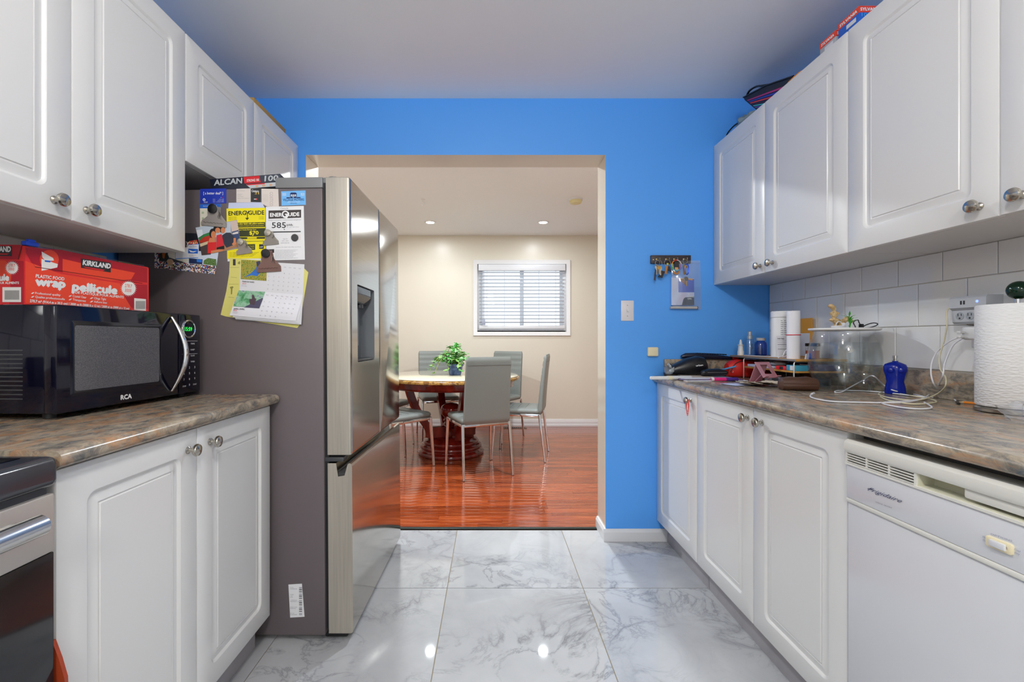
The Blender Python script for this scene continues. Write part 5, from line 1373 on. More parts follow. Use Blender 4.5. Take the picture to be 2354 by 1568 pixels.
# black pouch with long slouching top, glasses case, brush
bp = base('black_pouch', 'black glossy zip pouch slumped on the paper stack', 'pouch', 1.035, 2.365, zs_, -4)
def soft(prof, n=18, e=2.5, m=None):
    """rounded soft body: prof = (x, half depth, bottom, top) cross sections along x"""
    b = B(); L = []
    for x, hd, z0, z1 in prof:
        c = (z0 + z1) / 2; h = (z1 - z0) / 2; l = []
        for i in range(n):
            a = 2 * math.pi * i / n; ca, sa = math.cos(a), math.sin(a)
            l.append((x, hd * math.copysign(abs(ca) ** (2 / e), ca), c + h * math.copysign(abs(sa) ** (2 / e), sa)))
        L.append(l)
    b.loft(L, True, True, m); return b
BLK2 = mat('black_nylon', '#14151a', 0.32)
obj('body', soft([(-0.115, 0.012, 0.0, 0.012), (-0.105, 0.03, 0, 0.03), (-0.06, 0.045, 0, 0.056), (0.0, 0.05, 0, 0.086), (0.05, 0.05, 0, 0.098), (0.085, 0.045, 0, 0.09), (0.10, 0.03, 0.008, 0.064), (0.106, 0.012, 0.02, 0.04)]), BLK2, bp)
b = B(); text(b, 'urban', (0.03, -0.0535, 0.045), (0.035, 0, 0.004), (0, 0.004, 0.008), None, 0.02); obj('lettering', b, WINK, bp, None, 0)
gc = base('glasses_case', 'black glasses case in front of the black pouch', 'glasses case', 1.125, 2.255, zs_ + 0.0, 6)
obj('case', soft([(-0.068, 0.008, 0.006, 0.018), (-0.06, 0.022, 0.001, 0.028), (-0.03, 0.028, 0, 0.036), (0.02, 0.028, 0, 0.038), (0.055, 0.022, 0.001, 0.032), (0.072, 0.008, 0.01, 0.022)]), BLK2, gc)
obj('seam', B().tube([(-0.05 + 0.1 * i / 10, -0.0285, 0.02) for i in range(11)], 0.0009, 5), mat('grey_piping', '#8c8880', 0.4), gc)
br = base('snow_brush', 'long black ribbed brush with red end lying behind the pouch', 'brush', 1.2, 2.436, 1.003, 0)
br.matrix_world = WM[br.name] = T(1.2, 2.438, 1.0) @ RY(2.5)
obj('head', soft([(-0.16, 0.01, 0.002, 0.018), (-0.14, 0.016, 0, 0.03), (-0.08, 0.018, 0, 0.034), (0.0, 0.015, 0.002, 0.030), (0.09, 0.012, 0.004, 0.024), (0.115, 0.01, 0.006, 0.02)]), mat('navy_black_plastic', '#141a30', 0.3), br)
obj('red_end', soft([(0.112, 0.01, 0.005, 0.022), (0.118, 0.013, 0.003, 0.025), (0.14, 0.013, 0.003, 0.025), (0.146, 0.01, 0.006, 0.02)]), mat('red_plastic', '#d82a2c', 0.3), br)
obj('green_end', soft([(0.145, 0.008, 0.007, 0.02), (0.16, 0.012, 0.004, 0.024), (0.175, 0.01, 0.007, 0.02)]), mat('dark_green_plastic', '#1c5a3c', 0.3), br)
for i in range(12): obj('rib', B().box((-0.08 + i * 0.014, -0.013, 0.028), (-0.075 + i * 0.014, 0.013, 0.0345), None, 0.001), BLACK, br)
random.seed(9)
def crumple(r, n=14, m=8, k=0.25, seed=1):
    random.seed(seed); b = B(); L = []
    for j in range(m + 1):
        a = -math.pi / 2 + math.pi * j / m; l = []
        for i in range(n):
            t = 2 * math.pi * i / n; s_ = 1 + random.uniform(-k, k)
            l.append((r[0] * max(math.cos(a), 0.02) * math.cos(t) * s_, r[1] * max(math.cos(a), 0.02) * math.sin(t) * s_, r[2] * (1 + math.sin(a)) * (s_ if j > 2 else 1)))
        L.append(l)
    b.loft(L, True, True); return b
single('foil_pack', 'crumpled silver-grey plastic pack at the left end of the clutter', 'packet', crumple((0.026, 0.024, 0.026), seed=4), mat('silver_film', '#8e959c', 0.25, 0.6), M=T(0.925, 2.32, ZT + 0.0148), smooth=20)
cy_ = thing('blue_pen', 'light blue pen leaning between black pouch and red pencil case', 'pen', T(1.165, 2.385, 0.925))
obj('barrel', B().cyl((1.165, 2.385, 0.932), (1.262, 2.30, 0.972), 0.004, n=10), mat('sky_blue_plastic', '#5aa8dc', 0.35), cy_, None, 35, True); obj('tip', B().cyl((1.165, 2.385, 0.932), (1.156, 2.393, 0.928), 0.004, 0.001, n=10), NICKEL, cy_, None, 35, True)
mg = thing('marker_pen', 'magenta marker with purple cap lying on the front of the papers', 'pen', T(1.13, 2.135, ZT + 0.001))
o_ = (1.05, 2.13, ZT + 0.0095); d_2 = (1, 0.02, 0)
obj('barrel', B().lathe([(0.008, 0), (0.0085, 0.002), (0.0085, 0.075)], o=o_, d=d_2, n=16), mat('magenta_plastic', '#e0287c', 0.35), mg, None, 35, True)
obj('end_cap', B().lathe([(0.0088, 0.0), (0.0088, 0.012)], o=o_, d=d_2, n=16), WHITE, mg, None, 35, True)
obj('cap', B().lathe([(0.009, 0.07), (0.009, 0.125), (0.006, 0.13)], o=o_, d=d_2, n=16), mat('purple_plastic', '#4a2a88', 0.35), mg, None, 35, True)

# red pencil case
pc = base('pencil_case', 'bright red zip pencil case under the desk shelf', 'pencil case', 1.355, 2.365, ZT, -2)
REDN = mat('red_nylon', '#d02018', 0.5, grain=(400, 0.1))
obj('body', soft([(-0.112, 0.012, 0.02, 0.05), (-0.106, 0.028, 0.006, 0.072), (-0.09, 0.038, 0, 0.085), (-0.05, 0.042, 0, 0.095), (0.02, 0.042, 0, 0.094), (0.08, 0.038, 0, 0.082), (0.105, 0.02, 0.004, 0.06)]), REDN, pc)
obj('zip', B().tube(spline([(-0.1, -0.033, 0.03), (-0.09, -0.038, 0.06), (-0.06, -0.036, 0.083), (0.0, -0.033, 0.088), (0.08, -0.028, 0.076)], 6), 0.0022, 6), mat('charcoal_zip', '#33302e', 0.5), pc)
obj('pull_ring', B().tube([(-0.096 + 0.007 * math.cos(t), -0.037, 0.035 + 0.009 * math.sin(t)) for t in [2 * math.pi * i / 16 for i in range(16)]], 0.001, 5, closed=True), NICKEL, pc)
obj('brand_tag', B().box((0.02, -0.0425, 0.072), (0.05, -0.039, 0.08)), BLACK, pc)

# desk shelf
SX0, SX1, SY0, SY1, SZ = 1.295, 1.52, 1.902, 2.42, 1.026
sh = base('desk_shelf', 'small two-tier wooden desk shelf with grey wire legs against the tiles', 'shelf', 1.41, 2.1)
SW = wood_dark('honey_wood', '#a8762e', '#c8924a', 0.45, (3, 20, 20)); GWIRE = mat('grey_wire', '#a4a4a0', 0.35, 0.6)
obj('top_board', B().box((SX0, SY0, SZ - 0.010), (SX1, SY1, SZ), SW, 0.002), None, sh, None, 35, True)
obj('middle_board', B().box((SX0 + 0.004, SY0 + 0.01, 0.966), (SX1, 2.29, 0.974), SW, 0.002), None, sh, None, 35, True)
for y in (1.915, 2.295):
    b = B().tube([(SX0 + 0.003, y, ZT), (SX0 + 0.003, y, SZ - 0.02), (SX0 + 0.007, y, SZ - 0.0115), (SX1 - 0.01, y, SZ - 0.0115), (SX1 - 0.004, y, SZ - 0.02), (SX1 - 0.004, y, ZT)], 0.003, 8)
    obj('wire_leg', b, GWIRE, sh, None, 35, True)
obj('edge_strip', B().box((SX0 - 0.001, SY0, SZ - 0.0085), (SX0 + 0.0005, SY1, SZ - 0.0015)), mat('grey_wire', '#a4a4a0', 0.35, 0.6), sh, None, 35, True)

def bottle(name, label, x, y, z, prof, m, cap, capm, extra=None, n=20):
    t = base(name, label, 'bottle', x, y, z)
    obj('body', B().lathe(prof, n=n), m, t); obj('cap', B().lathe(cap, n=n), capm, t)
    if extra: extra(t)
    return t
bottle('nasal_spray', 'small white nasal spray bottle on the desk shelf', 1.316, 2.355, SZ, [(0.014, 0), (0.0155, 0.002), (0.0155, 0.022), (0.013, 0.026), (0.012, 0.04)], PLWHITE,
       [(0.012, 0.038), (0.011, 0.05), (0.014, 0.054), (0.014, 0.056), (0.008, 0.058), (0.006, 0.072), (0.0035, 0.082), (0.0005, 0.084)], PLWHITE)
WATERB = thin_glass('clear_bottle', (0.93, 0.95, 0.97), 0.3, 0.03)
def ex(t):
    obj('dip_tube', B().cyl((0, 0, 0.006), (0, 0, 0.09), 0.0018, n=8), PLWHITE, t)
    b = B(); text(b, 'mL', (-0.004, -0.0255, 0.06), (0, 0, -0.03), (0.006, 0, 0), None); obj('scale_print', b, INK, t, None, 0)
bottle('spray_bottle', 'clear spray bottle with silver nozzle between the two small bottles', 1.362, 2.352, SZ, [(0.022, 0), (0.0245, 0.003), (0.0245, 0.075), (0.02, 0.084), (0.012, 0.088), (0.012, 0.092)], WATERB,
       [(0.0125, 0.086), (0.0125, 0.104), (0.009, 0.106), (0.0085, 0.124), (0.006, 0.127), (0.0005, 0.1275)], mat('silver_plastic', '#b8bcc2', 0.2, 0.5), ex)
bottle('blue_bottle', 'transparent blue bottle with white cap on the desk shelf', 1.418, 2.35, SZ, [(0.026, 0), (0.029, 0.003), (0.029, 0.055), (0.026, 0.068), (0.018, 0.076), (0.016, 0.079)], thin_glass('clear_blue_bottle', (0.25, 0.5, 0.82), 0.3, 0.03),
       [(0.0195, 0.078), (0.02, 0.079), (0.02, 0.09), (0.018, 0.092)], PLWHITE)
jr = base('supplement_jar', 'tall white supplement jar with printed label on the desk shelf', 'jar', 1.352, 2.075, SZ)
obj('body', B().lathe([(0.043, 0), (0.046, 0.004), (0.046, 0.178), (0.044, 0.184), (0.041, 0.186)], n=28), PLWHITE, jr); obj('lid', B().lathe([(0.045, 0.185), (0.0465, 0.187), (0.0465, 0.211), (0.044, 0.214)], n=28), mat('lid_white', '#e0e0e2', 0.35), jr)
b = B()
for k in range(16):
    z = 0.168 - k * 0.009; w = 0.9 if k % 4 else 0.6
    for i in range(5):
        a0 = R(-130 + i * 16); a1 = R(-130 + i * 16 + 14 * w)
        b.poly([(0.0464 * math.cos(a0), 0.0464 * math.sin(a0), z), (0.0464 * math.cos(a1), 0.0464 * math.sin(a1), z), (0.0464 * math.cos(a1), 0.0464 * math.sin(a1), z + 0.003), (0.0464 * math.cos(a0), 0.0464 * math.sin(a0), z + 0.003)])
obj('label_print', b, GINK, jr, None, 0)
shp = base('printed_form', 'white printed form leaning against the supplement jar', 'paper', 1.323, 2.02, SZ)
M_ = RX(-6)
obj('sheet', B().box((-0.026, 0, 0), (0.026, 0.0006, 0.102)), PAPER, shp, M_)
b = B(); text(b, 'family Guppy', (-0.022, -0.0004, 0.086), (0.03, 0, 0), (0, 0, 0.006), INK, 0.02)
for k in range(9): text(b, 'printed line of the form', (-0.023, -0.0004, 0.077 - k * 0.0085), (0.044, 0, 0), (0, 0, 0.0035), GINK)
b.box((-0.024, -0.0005, 0.06), (0.024, -0.0003, 0.0612), INK); b.box((-0.024, -0.0005, 0.04), (0.024, -0.0003, 0.0412), INK)
b.add([(0.008 + 0.009 * math.cos(R(t)), -0.0004, 0.008 + 0.003 * math.sin(R(t))) for t in range(0, 360, 30)], [tuple(range(12))], REDP)
obj('print', b, None, shp, M_, 0)
env = base('orange_envelope', 'amber envelope leaning on the tiles behind the paper roll', 'envelope', 1.525, 2.25, SZ)
obj('sheet', B().box((1.519, 2.115, SZ), (1.522, 2.385, 1.212)), mat('amber_paper', '#dc9a28', 0.55), env, None, 35, True)
obj('label', B().box((1.5183, 2.13, 1.03), (1.519, 2.215, 1.14)), PAPER, env, None, 0, True)
b = B()
for k, c in enumerate('AIR'): text(b, c, (1.5185, 2.36 - k * 0.01, 1.175), (0, -0.006, 0), (0, 0, 0.012), REDP)
obj('print', b, None, env, None, 0, True)
rl2 = base('paper_roll', 'rolled white paper held by a red rubber band', 'paper roll', 1.323, 1.955, SZ)
b = B(); L = []
for k in range(40):
    a = 2 * math.pi * k / 16; r = 0.0255 - 0.0002 * k; L.append((r * math.cos(a), r * math.sin(a)))
b.loft([[(x, y, z) for x, y in L] + [(x * 0.985, y * 0.985, z) for x, y in L[::-1]] for z in (0, 0.208)], False, False); b.lathe([(0.0253, 0.0), (0.0253, 0.208)], n=28, cap0=False, cap1=False); b.lathe([(0.024, 0.205), (0.001, 0.2051)], n=20)
obj('roll', b, mat('bright_paper', '#e4e4ea', 0.5), rl2); obj('rubber_band', B().tube([(0.0262 * math.cos(t), 0.0262 * math.sin(t), 0.104) for t in [2 * math.pi * i / 28 for i in range(28)]], 0.0018, 6, closed=True), REDP, rl2)
sj = base('spice_jar', 'small clear jar with black lid and orange contents on shelf end', 'jar', 1.392, 1.935, SZ)
obj('glass', B().lathe([(0.024, 0), (0.026, 0.002), (0.026, 0.052), (0.024, 0.056)], n=22, cap1=False), WATERB, sj); obj('contents', B().lathe([(0.0235, 0.002), (0.0245, 0.004), (0.0245, 0.036)], n=22), mat('orange_contents', '#b8481c', 0.6), sj); obj('lid', B().lathe([(0.0265, 0.055), (0.027, 0.056), (0.027, 0.067), (0.025, 0.068)], n=22), BLACK, sj)
bc = base('blue_sharpener', 'small blue and white clip beside the jar on the shelf end', 'clip', 1.352, 1.912, SZ, 15)
obj('blue_side', B().slab([(0, -0.006, 0), (0.016, -0.006, 0), (0.012, -0.006, 0.026), (0.004, -0.006, 0.024)], (0, 0.004, 0)), mat('blue_plastic', '#1f50d8', 0.3), bc); obj('white_side', B().slab([(-0.006, 0.002, 0), (0.012, 0.002, 0), (0.008, 0.002, 0.024), (-0.001, 0.002, 0.022)], (0, 0.004, 0)), PLWHITE, bc); obj('pivot', B().cyl((0.004, -0.006, 0.008), (0.004, 0.006, 0.008), 0.002, n=8), NICKEL, bc)
CABLEW = mat('white_cable', '#dcdce2', 0.4); CABLEC = mat('cream_cable', '#cfc7a8', 0.4)
single('shelf_cable', 'white cable lying looped across the desk shelf top', 'cable', B().tube(spline([(1.303, 2.30, SZ + 0.003), (1.305, 2.2, SZ + 0.003), (1.3, 2.1, SZ + 0.004), (1.302, 2.005, SZ + 0.008), (1.312, 1.995, SZ + 0.03), (1.335, 2.0, SZ + 0.045), (1.345, 2.008, SZ + 0.03), (1.32, 2.0, SZ + 0.01), (1.302, 2.02, SZ + 0.003)], 6), 0.0022, 6), CABLEW, (1.31, 2.1, SZ))
# things stowed in the shelf
def carton(name, label, x0, x1, y0, y1, z0, h, m, m2, cat='box'):
    t = base(name, label, cat, (x0 + x1) / 2, (y0 + y1) / 2, z0)
    obj('carton', B().box((x0, y0, z0), (x1, y1, z0 + h), None, 0.0012), m, t, None, 35, True)
    obj('band', B().box((x0 - 0.0004, y0 + (y1 - y0) * 0.25, z0 + h * 0.1), (x0, y0 + (y1 - y0) * 0.6, z0 + h * 0.9)), m2, t, None, 0, True)
    return t
carton('teal_carton', 'small teal and white carton on the middle shelf board', 1.305, 1.36, 1.915, 1.975, 0.9745, 0.024, mat('teal_card', '#3f9ab8', 0.4), PAPER)
carton('red_carton', 'flat red carton beside the teal one on the middle board', 1.305, 1.37, 1.98, 2.05, 0.9745, 0.016, REDP, INK)
carton('pale_notepad', 'pale blue notepad on the far part of the middle board', 1.303, 1.39, 2.09, 2.27, 0.9745, 0.012, mat('pale_blue_paper', '#c3cbe6', 0.6), SKYB, 'notepad')
carton('grey_device', 'flat grey electronic device under the middle shelf board', 1.31, 1.43, 2.0, 2.14, ZT, 0.026, mat('silver_plastic', '#b8bcc2', 0.2, 0.5), DGREY, 'device')
carton('black_book', 'black and red notebook under the near end of the shelf', 1.31, 1.45, 1.905, 1.99, ZT, 0.03, mat('black_cover', '#17171c', 0.4), REDP, 'notebook')
carton('dark_book', 'dark navy book on the middle board behind the cartons', 1.40, 1.5, 1.915, 2.1, 0.9745, 0.028, DNAVY, PAPER, 'book')
single('clear_wrap', 'crumpled clear plastic wrap on the middle shelf board', 'wrapper', crumple((0.036, 0.045, 0.010), seed=8, k=0.15), mat('frosted_wrap', '#b4bcc4', 0.2), M=T(1.35, 2.10, 0.9872), smooth=20)

# pink phone stand
ps = base('phone_stand', 'pink folding metal phone stand in front of the shelf', 'phone stand', 1.238, 2.03, ZT, 8)
PINK = mat('rose_pink_metal', '#d49aa6', 0.3, 0.5)
def plate(pts, th, w0, w1, hole=None):
    """bent strip: pts in (y, z), width along x"""
    return B().slab([(w0, *pts[0]), (w1, *pts[0]), (w1, *pts[1]), (w0, *pts[1])], th)
obj('base_plate', B().box((-0.036, -0.02, 0), (0.036, 0.06, 0.003), None, 0.001), PINK, ps)
fp = B(); o = [(-0.036, -0.045, 0.03), (0.036, -0.045, 0.03), (0.036, 0.01, 0.097), (-0.036, 0.01, 0.097)]; hi_ = [(-0.018, -0.032, 0.046), (0.018, -0.032, 0.046), (0.018, 0.0, 0.085), (-0.018, 0.0, 0.085)]
for d in (0.0, 0.003): pass
t_ = Vector((0, 0.0024, -0.002)); L_ = [o, hi_, [tuple(Vector(p) + t_) for p in hi_], [tuple(Vector(p) + t_) for p in o]]; fp.loft(L_ + [o], False, False)
obj('cradle', fp, PINK, ps, None, 20)
obj('arm', B().slab([(-0.03, 0.006, 0.096), (0.03, 0.006, 0.096), (0.03, 0.05, 0.003), (-0.03, 0.05, 0.003)], (0, 0.003, 0.001)), PINK, ps)
for x in (-0.028, 0.028): obj('lip', B().slab([(x - 0.009, -0.045, 0.031), (x + 0.009, -0.045, 0.031), (x + 0.009, -0.062, 0.038), (x - 0.009, -0.062, 0.038)], (0, 0.001, 0.003)), PINK, ps)
for x in (-0.03, 0.026): obj('support', B().slab([(x, -0.03, 0.047), (x + 0.004, -0.03, 0.047), (x + 0.004, 0.02, 0.003), (x, 0.02, 0.003)], (0, 0.003, 0.0)), PINK, ps)
# brown hard case
bcx = base('brown_case', 'brown hard glasses case in front of the fish bowl', 'glasses case', 1.213, 1.765, ZT, -12)
BRN = mat('brown_suede', '#4a2c1c', 0.55, grain=(250, 0.2))
obj('lower_shell', soft([(-0.070, 0.010, 0.006, 0.030), (-0.062, 0.027, 0.0, 0.036), (-0.03, 0.035, 0, 0.038), (0.03, 0.035, 0, 0.038), (0.062, 0.027, 0, 0.036), (0.070, 0.010, 0.006, 0.030)]), BRN, bcx)
obj('lid', soft([(-0.0695, 0.010, 0.012, 0.034), (-0.061, 0.0268, 0.008, 0.046), (-0.03, 0.0347, 0.006, 0.053), (0.0, 0.0347, 0.006, 0.050), (0.03, 0.0347, 0.006, 0.054), (0.061, 0.0268, 0.008, 0.046), (0.0695, 0.010, 0.012, 0.034)]), BRN, bcx)
NAP = mat('beige_napkin', '#c8b8a2', 0.8)
for k, (x, y, w, d, r_, lb) in enumerate(((1.10, 1.97, 0.13, 0.10, 10, 'white envelope corner'), (1.15, 1.95, 0.13, 0.11, -14, 'lowest crumpled beige napkin'), (1.165, 1.925, 0.12, 0.10, 9, 'middle crumpled beige napkin'), (1.185, 1.905, 0.11, 0.09, 28, 'topmost crumpled beige napkin'))):
    b = B(); random.seed(20 + k); n = 9
    g = [[(-w / 2 + w * i / n + random.uniform(-.003, .003), -d / 2 + d * j / n + random.uniform(-.003, .003), (0.0 if not k else random.uniform(0, 0.004)) + (0.005 * (abs(i / n - .5) * 2) ** 2 if k else 0)) for i in range(n + 1)] for j in range(n + 1)]
    vs = [p for r2 in g for p in r2]; m_n = len(vs)
    fs = [(j * (n + 1) + i, j * (n + 1) + i + 1, (j + 1) * (n + 1) + i + 1, (j + 1) * (n + 1) + i) for j in range(n) for i in range(n)]
    b.add(vs, fs); b.add([(p[0], p[1], p[2] + 0.0012) for p in vs], fs)
    single('paper_napkin' if k else 'envelope', lb + ' beside the pink phone stand', 'napkin' if k else 'envelope', b, NAP if k else mat('pale_blue_paper', '#c3cbe6', 0.6), M=T(x, y, ZT + 0.0005 + 0.004 * k) @ RZ(r_), smooth=60)

# fish bowl
FB = base('fish_bowl', 'large round glass fish bowl half filled with water', 'fish bowl', 1.398, 1.773, ZT)
BG_ = thin_glass('bowl_glass', (0.96, 0.975, 0.98), 0.22, 0.01)
pr = [(0.0875, 0.002), (0.098, 0.022), (0.109, 0.055), (0.1165, 0.085), (0.1195, 0.115), (0.1175, 0.15), (0.111, 0.185), (0.102, 0.212), (0.097, 0.226), (0.0985, 0.233)]
obj('glass', B().lathe([(0.001, 0.0), (0.08, 0.0)] + pr, n=48, cap1=False), BG_, FB, None, 60)
WAT = thin_glass('bowl_water', (0.93, 0.955, 0.96), 0.12, 0.01)
pw = [(r - 0.003, h) for r, h in pr if h < 0.19]
obj('water', B().lathe([(0.001, 0.004), (0.078, 0.004)] + [(r, max(h, 0.006)) for r, h in pw] + [(0.107, 0.188), (0.001, 0.188)], n=48), WAT, FB, None, 50)
lid = base('white_saucer', 'white plastic plate lying as lid on the fish bowl', 'plate', 1.398, 1.773, ZT + 0.2335)
obj('plate', B().lathe([(0.07, 0.0), (0.108, 0.0), (0.114, 0.002), (0.116, 0.006), (0.115, 0.010), (0.112, 0.0105), (0.104, 0.006), (0.001, 0.005)], n=40), PLWHITE, lid, None, 50)
ZL = ZT + 0.2335 + 0.006
rk_ = base('driftwood', 'upright tan driftwood ornament on the bowl lid', 'ornament', 1.375, 1.775, ZL)
random.seed(12); L = []
for j in range(12):
    t = j / 11; r = 0.02 * (1 - 0.45 * t) * (0.8 + 0.4 * math.sin(j * 2.1)); cx_, cz_ = -0.022 * t + 0.004 * math.sin(j), 0.1 * t
    L.append([(cx_ + r * math.cos(2 * math.pi * i / 10) * random.uniform(0.75, 1.2), r * 0.8 * math.sin(2 * math.pi * i / 10) * random.uniform(0.75, 1.2), cz_) for i in range(10)])
obj('trunk', B().loft(L, True, True), mottled('tan_driftwood', ['#5a4428', '#b89868', '#d8bc8c', '#8a6c44'], 60, 0.7), rk_, None, 20)
L = []
for j in range(7):
    t = j / 6; r = 0.016 * (1 - 0.5 * t); L.append([(0.012 + 0.045 * t + r * 0.5 * math.cos(2 * math.pi * i / 8), r * 0.7 * math.sin(2 * math.pi * i / 8), 0.012 + 0.03 * math.sin(t * 2.4) + r * math.sin(2 * math.pi * i / 8 + 1)) for i in range(8)])
obj('branch', B().loft(L, True, True), MATS['tan_driftwood'], rk_, None, 20)
ap = base('aquarium_plant', 'bright green plastic aquarium plant in front of the driftwood', 'plant', 1.392, 1.735, ZL)
random.seed(6)
GRN = mat('bright_green_plastic', '#3aa02c', 0.4)
obj('stem', B().cyl((0, 0, 0), (0.002, 0, 0.045), 0.0022, n=8), GRN, ap)
for k in range(16):
    a = random.uniform(0, 360); ln = random.uniform(0.018, 0.036); e_ = random.uniform(20, 75); h = random.uniform(0.003, 0.045)
    obj('blade', B().slab([(0, -0.002, 0), (ln * 0.5, -0.0035, 0.004), (ln, 0, -0.002), (ln * 0.5, 0.0035, 0.004)], (0, 0, 0.0008)), GRN, ap, T(0, 0, h) @ RZ(a) @ RY(-e_))
def coil(cx, cy, z, r, turns, k, rz_=0.004, seed=1, flat=0.7, tilt=0.0):
    random.seed(seed); P = []
    n = 18
    for i in range(int(turns * n) + 1):
        a = 2 * math.pi * i / n; rr_ = r * (1 + 0.12 * math.sin(i * 0.37 + seed)); P.append((cx + rr_ * math.cos(a), cy + rr_ * flat * math.sin(a), z + rz_ * i / n + tilt * (1 + math.cos(a)) * r))
    return P
wc = base('white_cable_coil', 'coiled white cable on the left side of the bowl lid', 'cable', 1.345, 1.735, ZL)
obj('coil', B().tube(coil(0, 0, 0.003, 0.024, 3.0, 1, 0.003, 2), 0.0018, 6), CABLEW, wc); obj('standing_loop', B().tube([(0.006 + 0.012 * math.cos(t) , 0.002 * math.sin(t * 2), 0.016 + 0.014 * math.sin(t)) for t in [2 * math.pi * i / 24 for i in range(24)]], 0.0018, 6, closed=True), CABLEW, wc); obj('plug', B().box((0.012, -0.012, 0.012), (0.022, -0.004, 0.024), None, 0.002), PLWHITE, wc)
bcl = base('black_cable_coil', 'looped black cable on the right side of the bowl lid', 'cable', 1.448, 1.735, ZL)
obj('loops', B().tube([(-0.028 + 0.012 * math.cos(t), 0.004 * math.sin(3 * t), 0.019 + 0.016 * math.sin(t)) for t in [2 * math.pi * i / 20 for i in range(45)]], 0.002, 6), BLACK, bcl)
obj('trailing_loop', B().tube(spline([(-0.02, 0, 0.004), (0.01, -0.006, 0.005), (0.04, -0.004, 0.012), (0.052, 0, 0.02), (0.04, 0.004, 0.024), (0.015, 0.003, 0.018), (-0.01, 0.002, 0.006)], 6), 0.002, 6), BLACK, bcl); obj('plug', B().box((-0.02, -0.008, 0.0), (-0.006, 0.004, 0.02), None, 0.003), BLACK, bcl)

# torso-shaped cobalt bottle
cb_ = base('cobalt_bottle', 'cobalt blue glass bottle shaped like a torso beside the fish bowl', 'bottle', 1.484, 1.642, ZT)
COB = mat('cobalt_glass', '#0a2fc0', 0.04, trans=0.55, ior=1.45)
prf = [(0.029, 0.02, 0), (0.031, 0.022, 0.004), (0.0285, 0.020, 0.025), (0.0245, 0.018, 0.045), (0.0275, 0.02, 0.065), (0.033, 0.0235, 0.085), (0.034, 0.024, 0.098), (0.03, 0.02, 0.108), (0.016, 0.014, 0.115), (0.0085, 0.0085, 0.118), (0.0085, 0.0085, 0.122)]
obj('glass', B().loft([[(rx * math.cos(2 * math.pi * i / 28), ry * math.sin(2 * math.pi * i / 28), z) for i in range(28)] for rx, ry, z in prf], True, True), COB, cb_, RZ(-35), 60)
obj('sprayer', B().lathe([(0.008, 0.120), (0.009, 0.121), (0.009, 0.124), (0.006, 0.126), (0.006, 0.13), (0.0075, 0.131), (0.0075, 0.14), (0.005, 0.141)], n=18), CHROME, cb_)
for s_ in (-1, 1): obj('relief', B().ball((s_ * 0.014, -0.021, 0.088), (0.011, 0.006, 0.011)), COB, cb_, RZ(-35))

# outlet adapter, charger, cables
AD = T(XR - 0.005, 1.449, 1.16) @ RZ(-90)
ad = thing('power_adapter', 'grey three-socket power adapter with blue light on the tiles', 'power adapter', AD)
APL = mat('adapter_grey', '#b4b8be', 0.35)
aw = 0.108
obj('body', B().loft([[(x, y, z) for y, z in ((0, 0.0), (-0.040, 0.0), (-0.046, 0.006), (-0.046, 0.042), (-0.056, 0.05), (-0.056, 0.080), (-0.050, 0.086), (0, 0.086))] for x in (0.0, aw)], True, True, APL), None, ad, None, 30)
for k in range(3):
    x = 0.024 + k * 0.030
    so = obj('socket', B().lathe([(0.0128, 0), (0.0122, 0.0012), (0.001, 0.0012)], o=(x, -0.046, 0.024), d=(0, -1, 0), n=24), mat('socket_grey', '#9aa0a6', 0.4), ad)
    obj('slots', B().box((x - 0.006, -0.0477, 0.024), (x - 0.0042, -0.047, 0.033)).box((x + 0.0042, -0.0477, 0.025), (x + 0.006, -0.047, 0.032)).cyl((x, -0.047, 0.0175), (x, -0.0477, 0.0175), 0.0028, n=10), INK, so)
for k in (0, 1): obj('usb_port', B().box((0.034 + k * 0.009, -0.0565, 0.060), (0.039 + k * 0.009, -0.0555, 0.072)), INK, ad)
obj('indicator', B().ball((0.083, -0.056, 0.067), (0.004, 0.0015, 0.004), None, 14, 8), emission('blue_led', '#5064ff', 6.0), ad)
cg = thing('charger', 'white wall charger plugged in below the power adapter', 'charger', T(XR - 0.005, 1.44, 1.105) @ RZ(-90))
obj('body', B().box((0.022, -0.052, 0.004), (0.075, 0, 0.046), None, 0.008, 3), PLWHITE, cg)
obj('wall_plate', B().box((0.01, -0.006, -0.02), (0.085, 0, 0.05), None, 0.002), mat('switch_white', '#ddd9dc', 0.35), cg)
for k in (0, 1): obj('usb_plug', B().box((0.024 - 0.002, -0.066, 0.010 + k * 0.014), (0.036, -0.05, 0.018 + k * 0.014), None, 0.002), PLWHITE, cg)
X_, Z_ = (lambda px, py, X=1.47: tuple(atX(px, py, X))), (lambda px, py, z=0.914: tuple(atZ(px, py, z)))
def cable(name, label, pts, m, r=0.0022, head=None, headm=None):
    t = thing(name, label, 'cable', T(*pts[len(pts) // 2]))
    obj('cord', B().tube(spline(pts, 8), r, 8), m, t, None, 60, True)
    for h in (head or []): obj('plug', B().cyl(h[0], h[1], 0.004, n=10), headm or m, t, None, 35, True)
    return t
p0 = X_(2212, 772, 1.48)
cable('white_cable', 'white cable from the charger ending in a thin tip beside the upstand', [p0, X_(2178, 788, 1.475), X_(2150, 815, 1.47), X_(2140, 850, 1.46), X_(2148, 885, 1.46), Z_(2170, 903, 0.925), Z_(2190, 915), Z_(2200, 924)], CABLEW, 0.0022, [(Z_(2200, 924), Z_(2204, 928))], BLACK)
cable('white_cable', 'white cable from the charger trailing across to the bowl front', [X_(2212, 778, 1.482), X_(2190, 795, 1.47), X_(2172, 835, 1.455), X_(2166, 868, 1.44), Z_(2148, 897, 0.93), Z_(2120, 917), Z_(2080, 925), Z_(2030, 926), Z_(1975, 925), Z_(1915, 923), Z_(1880, 918), Z_(1863, 912), Z_(1866, 906)], CABLEW, 0.0024, [(Z_(1866, 906), Z_(1871, 904))])
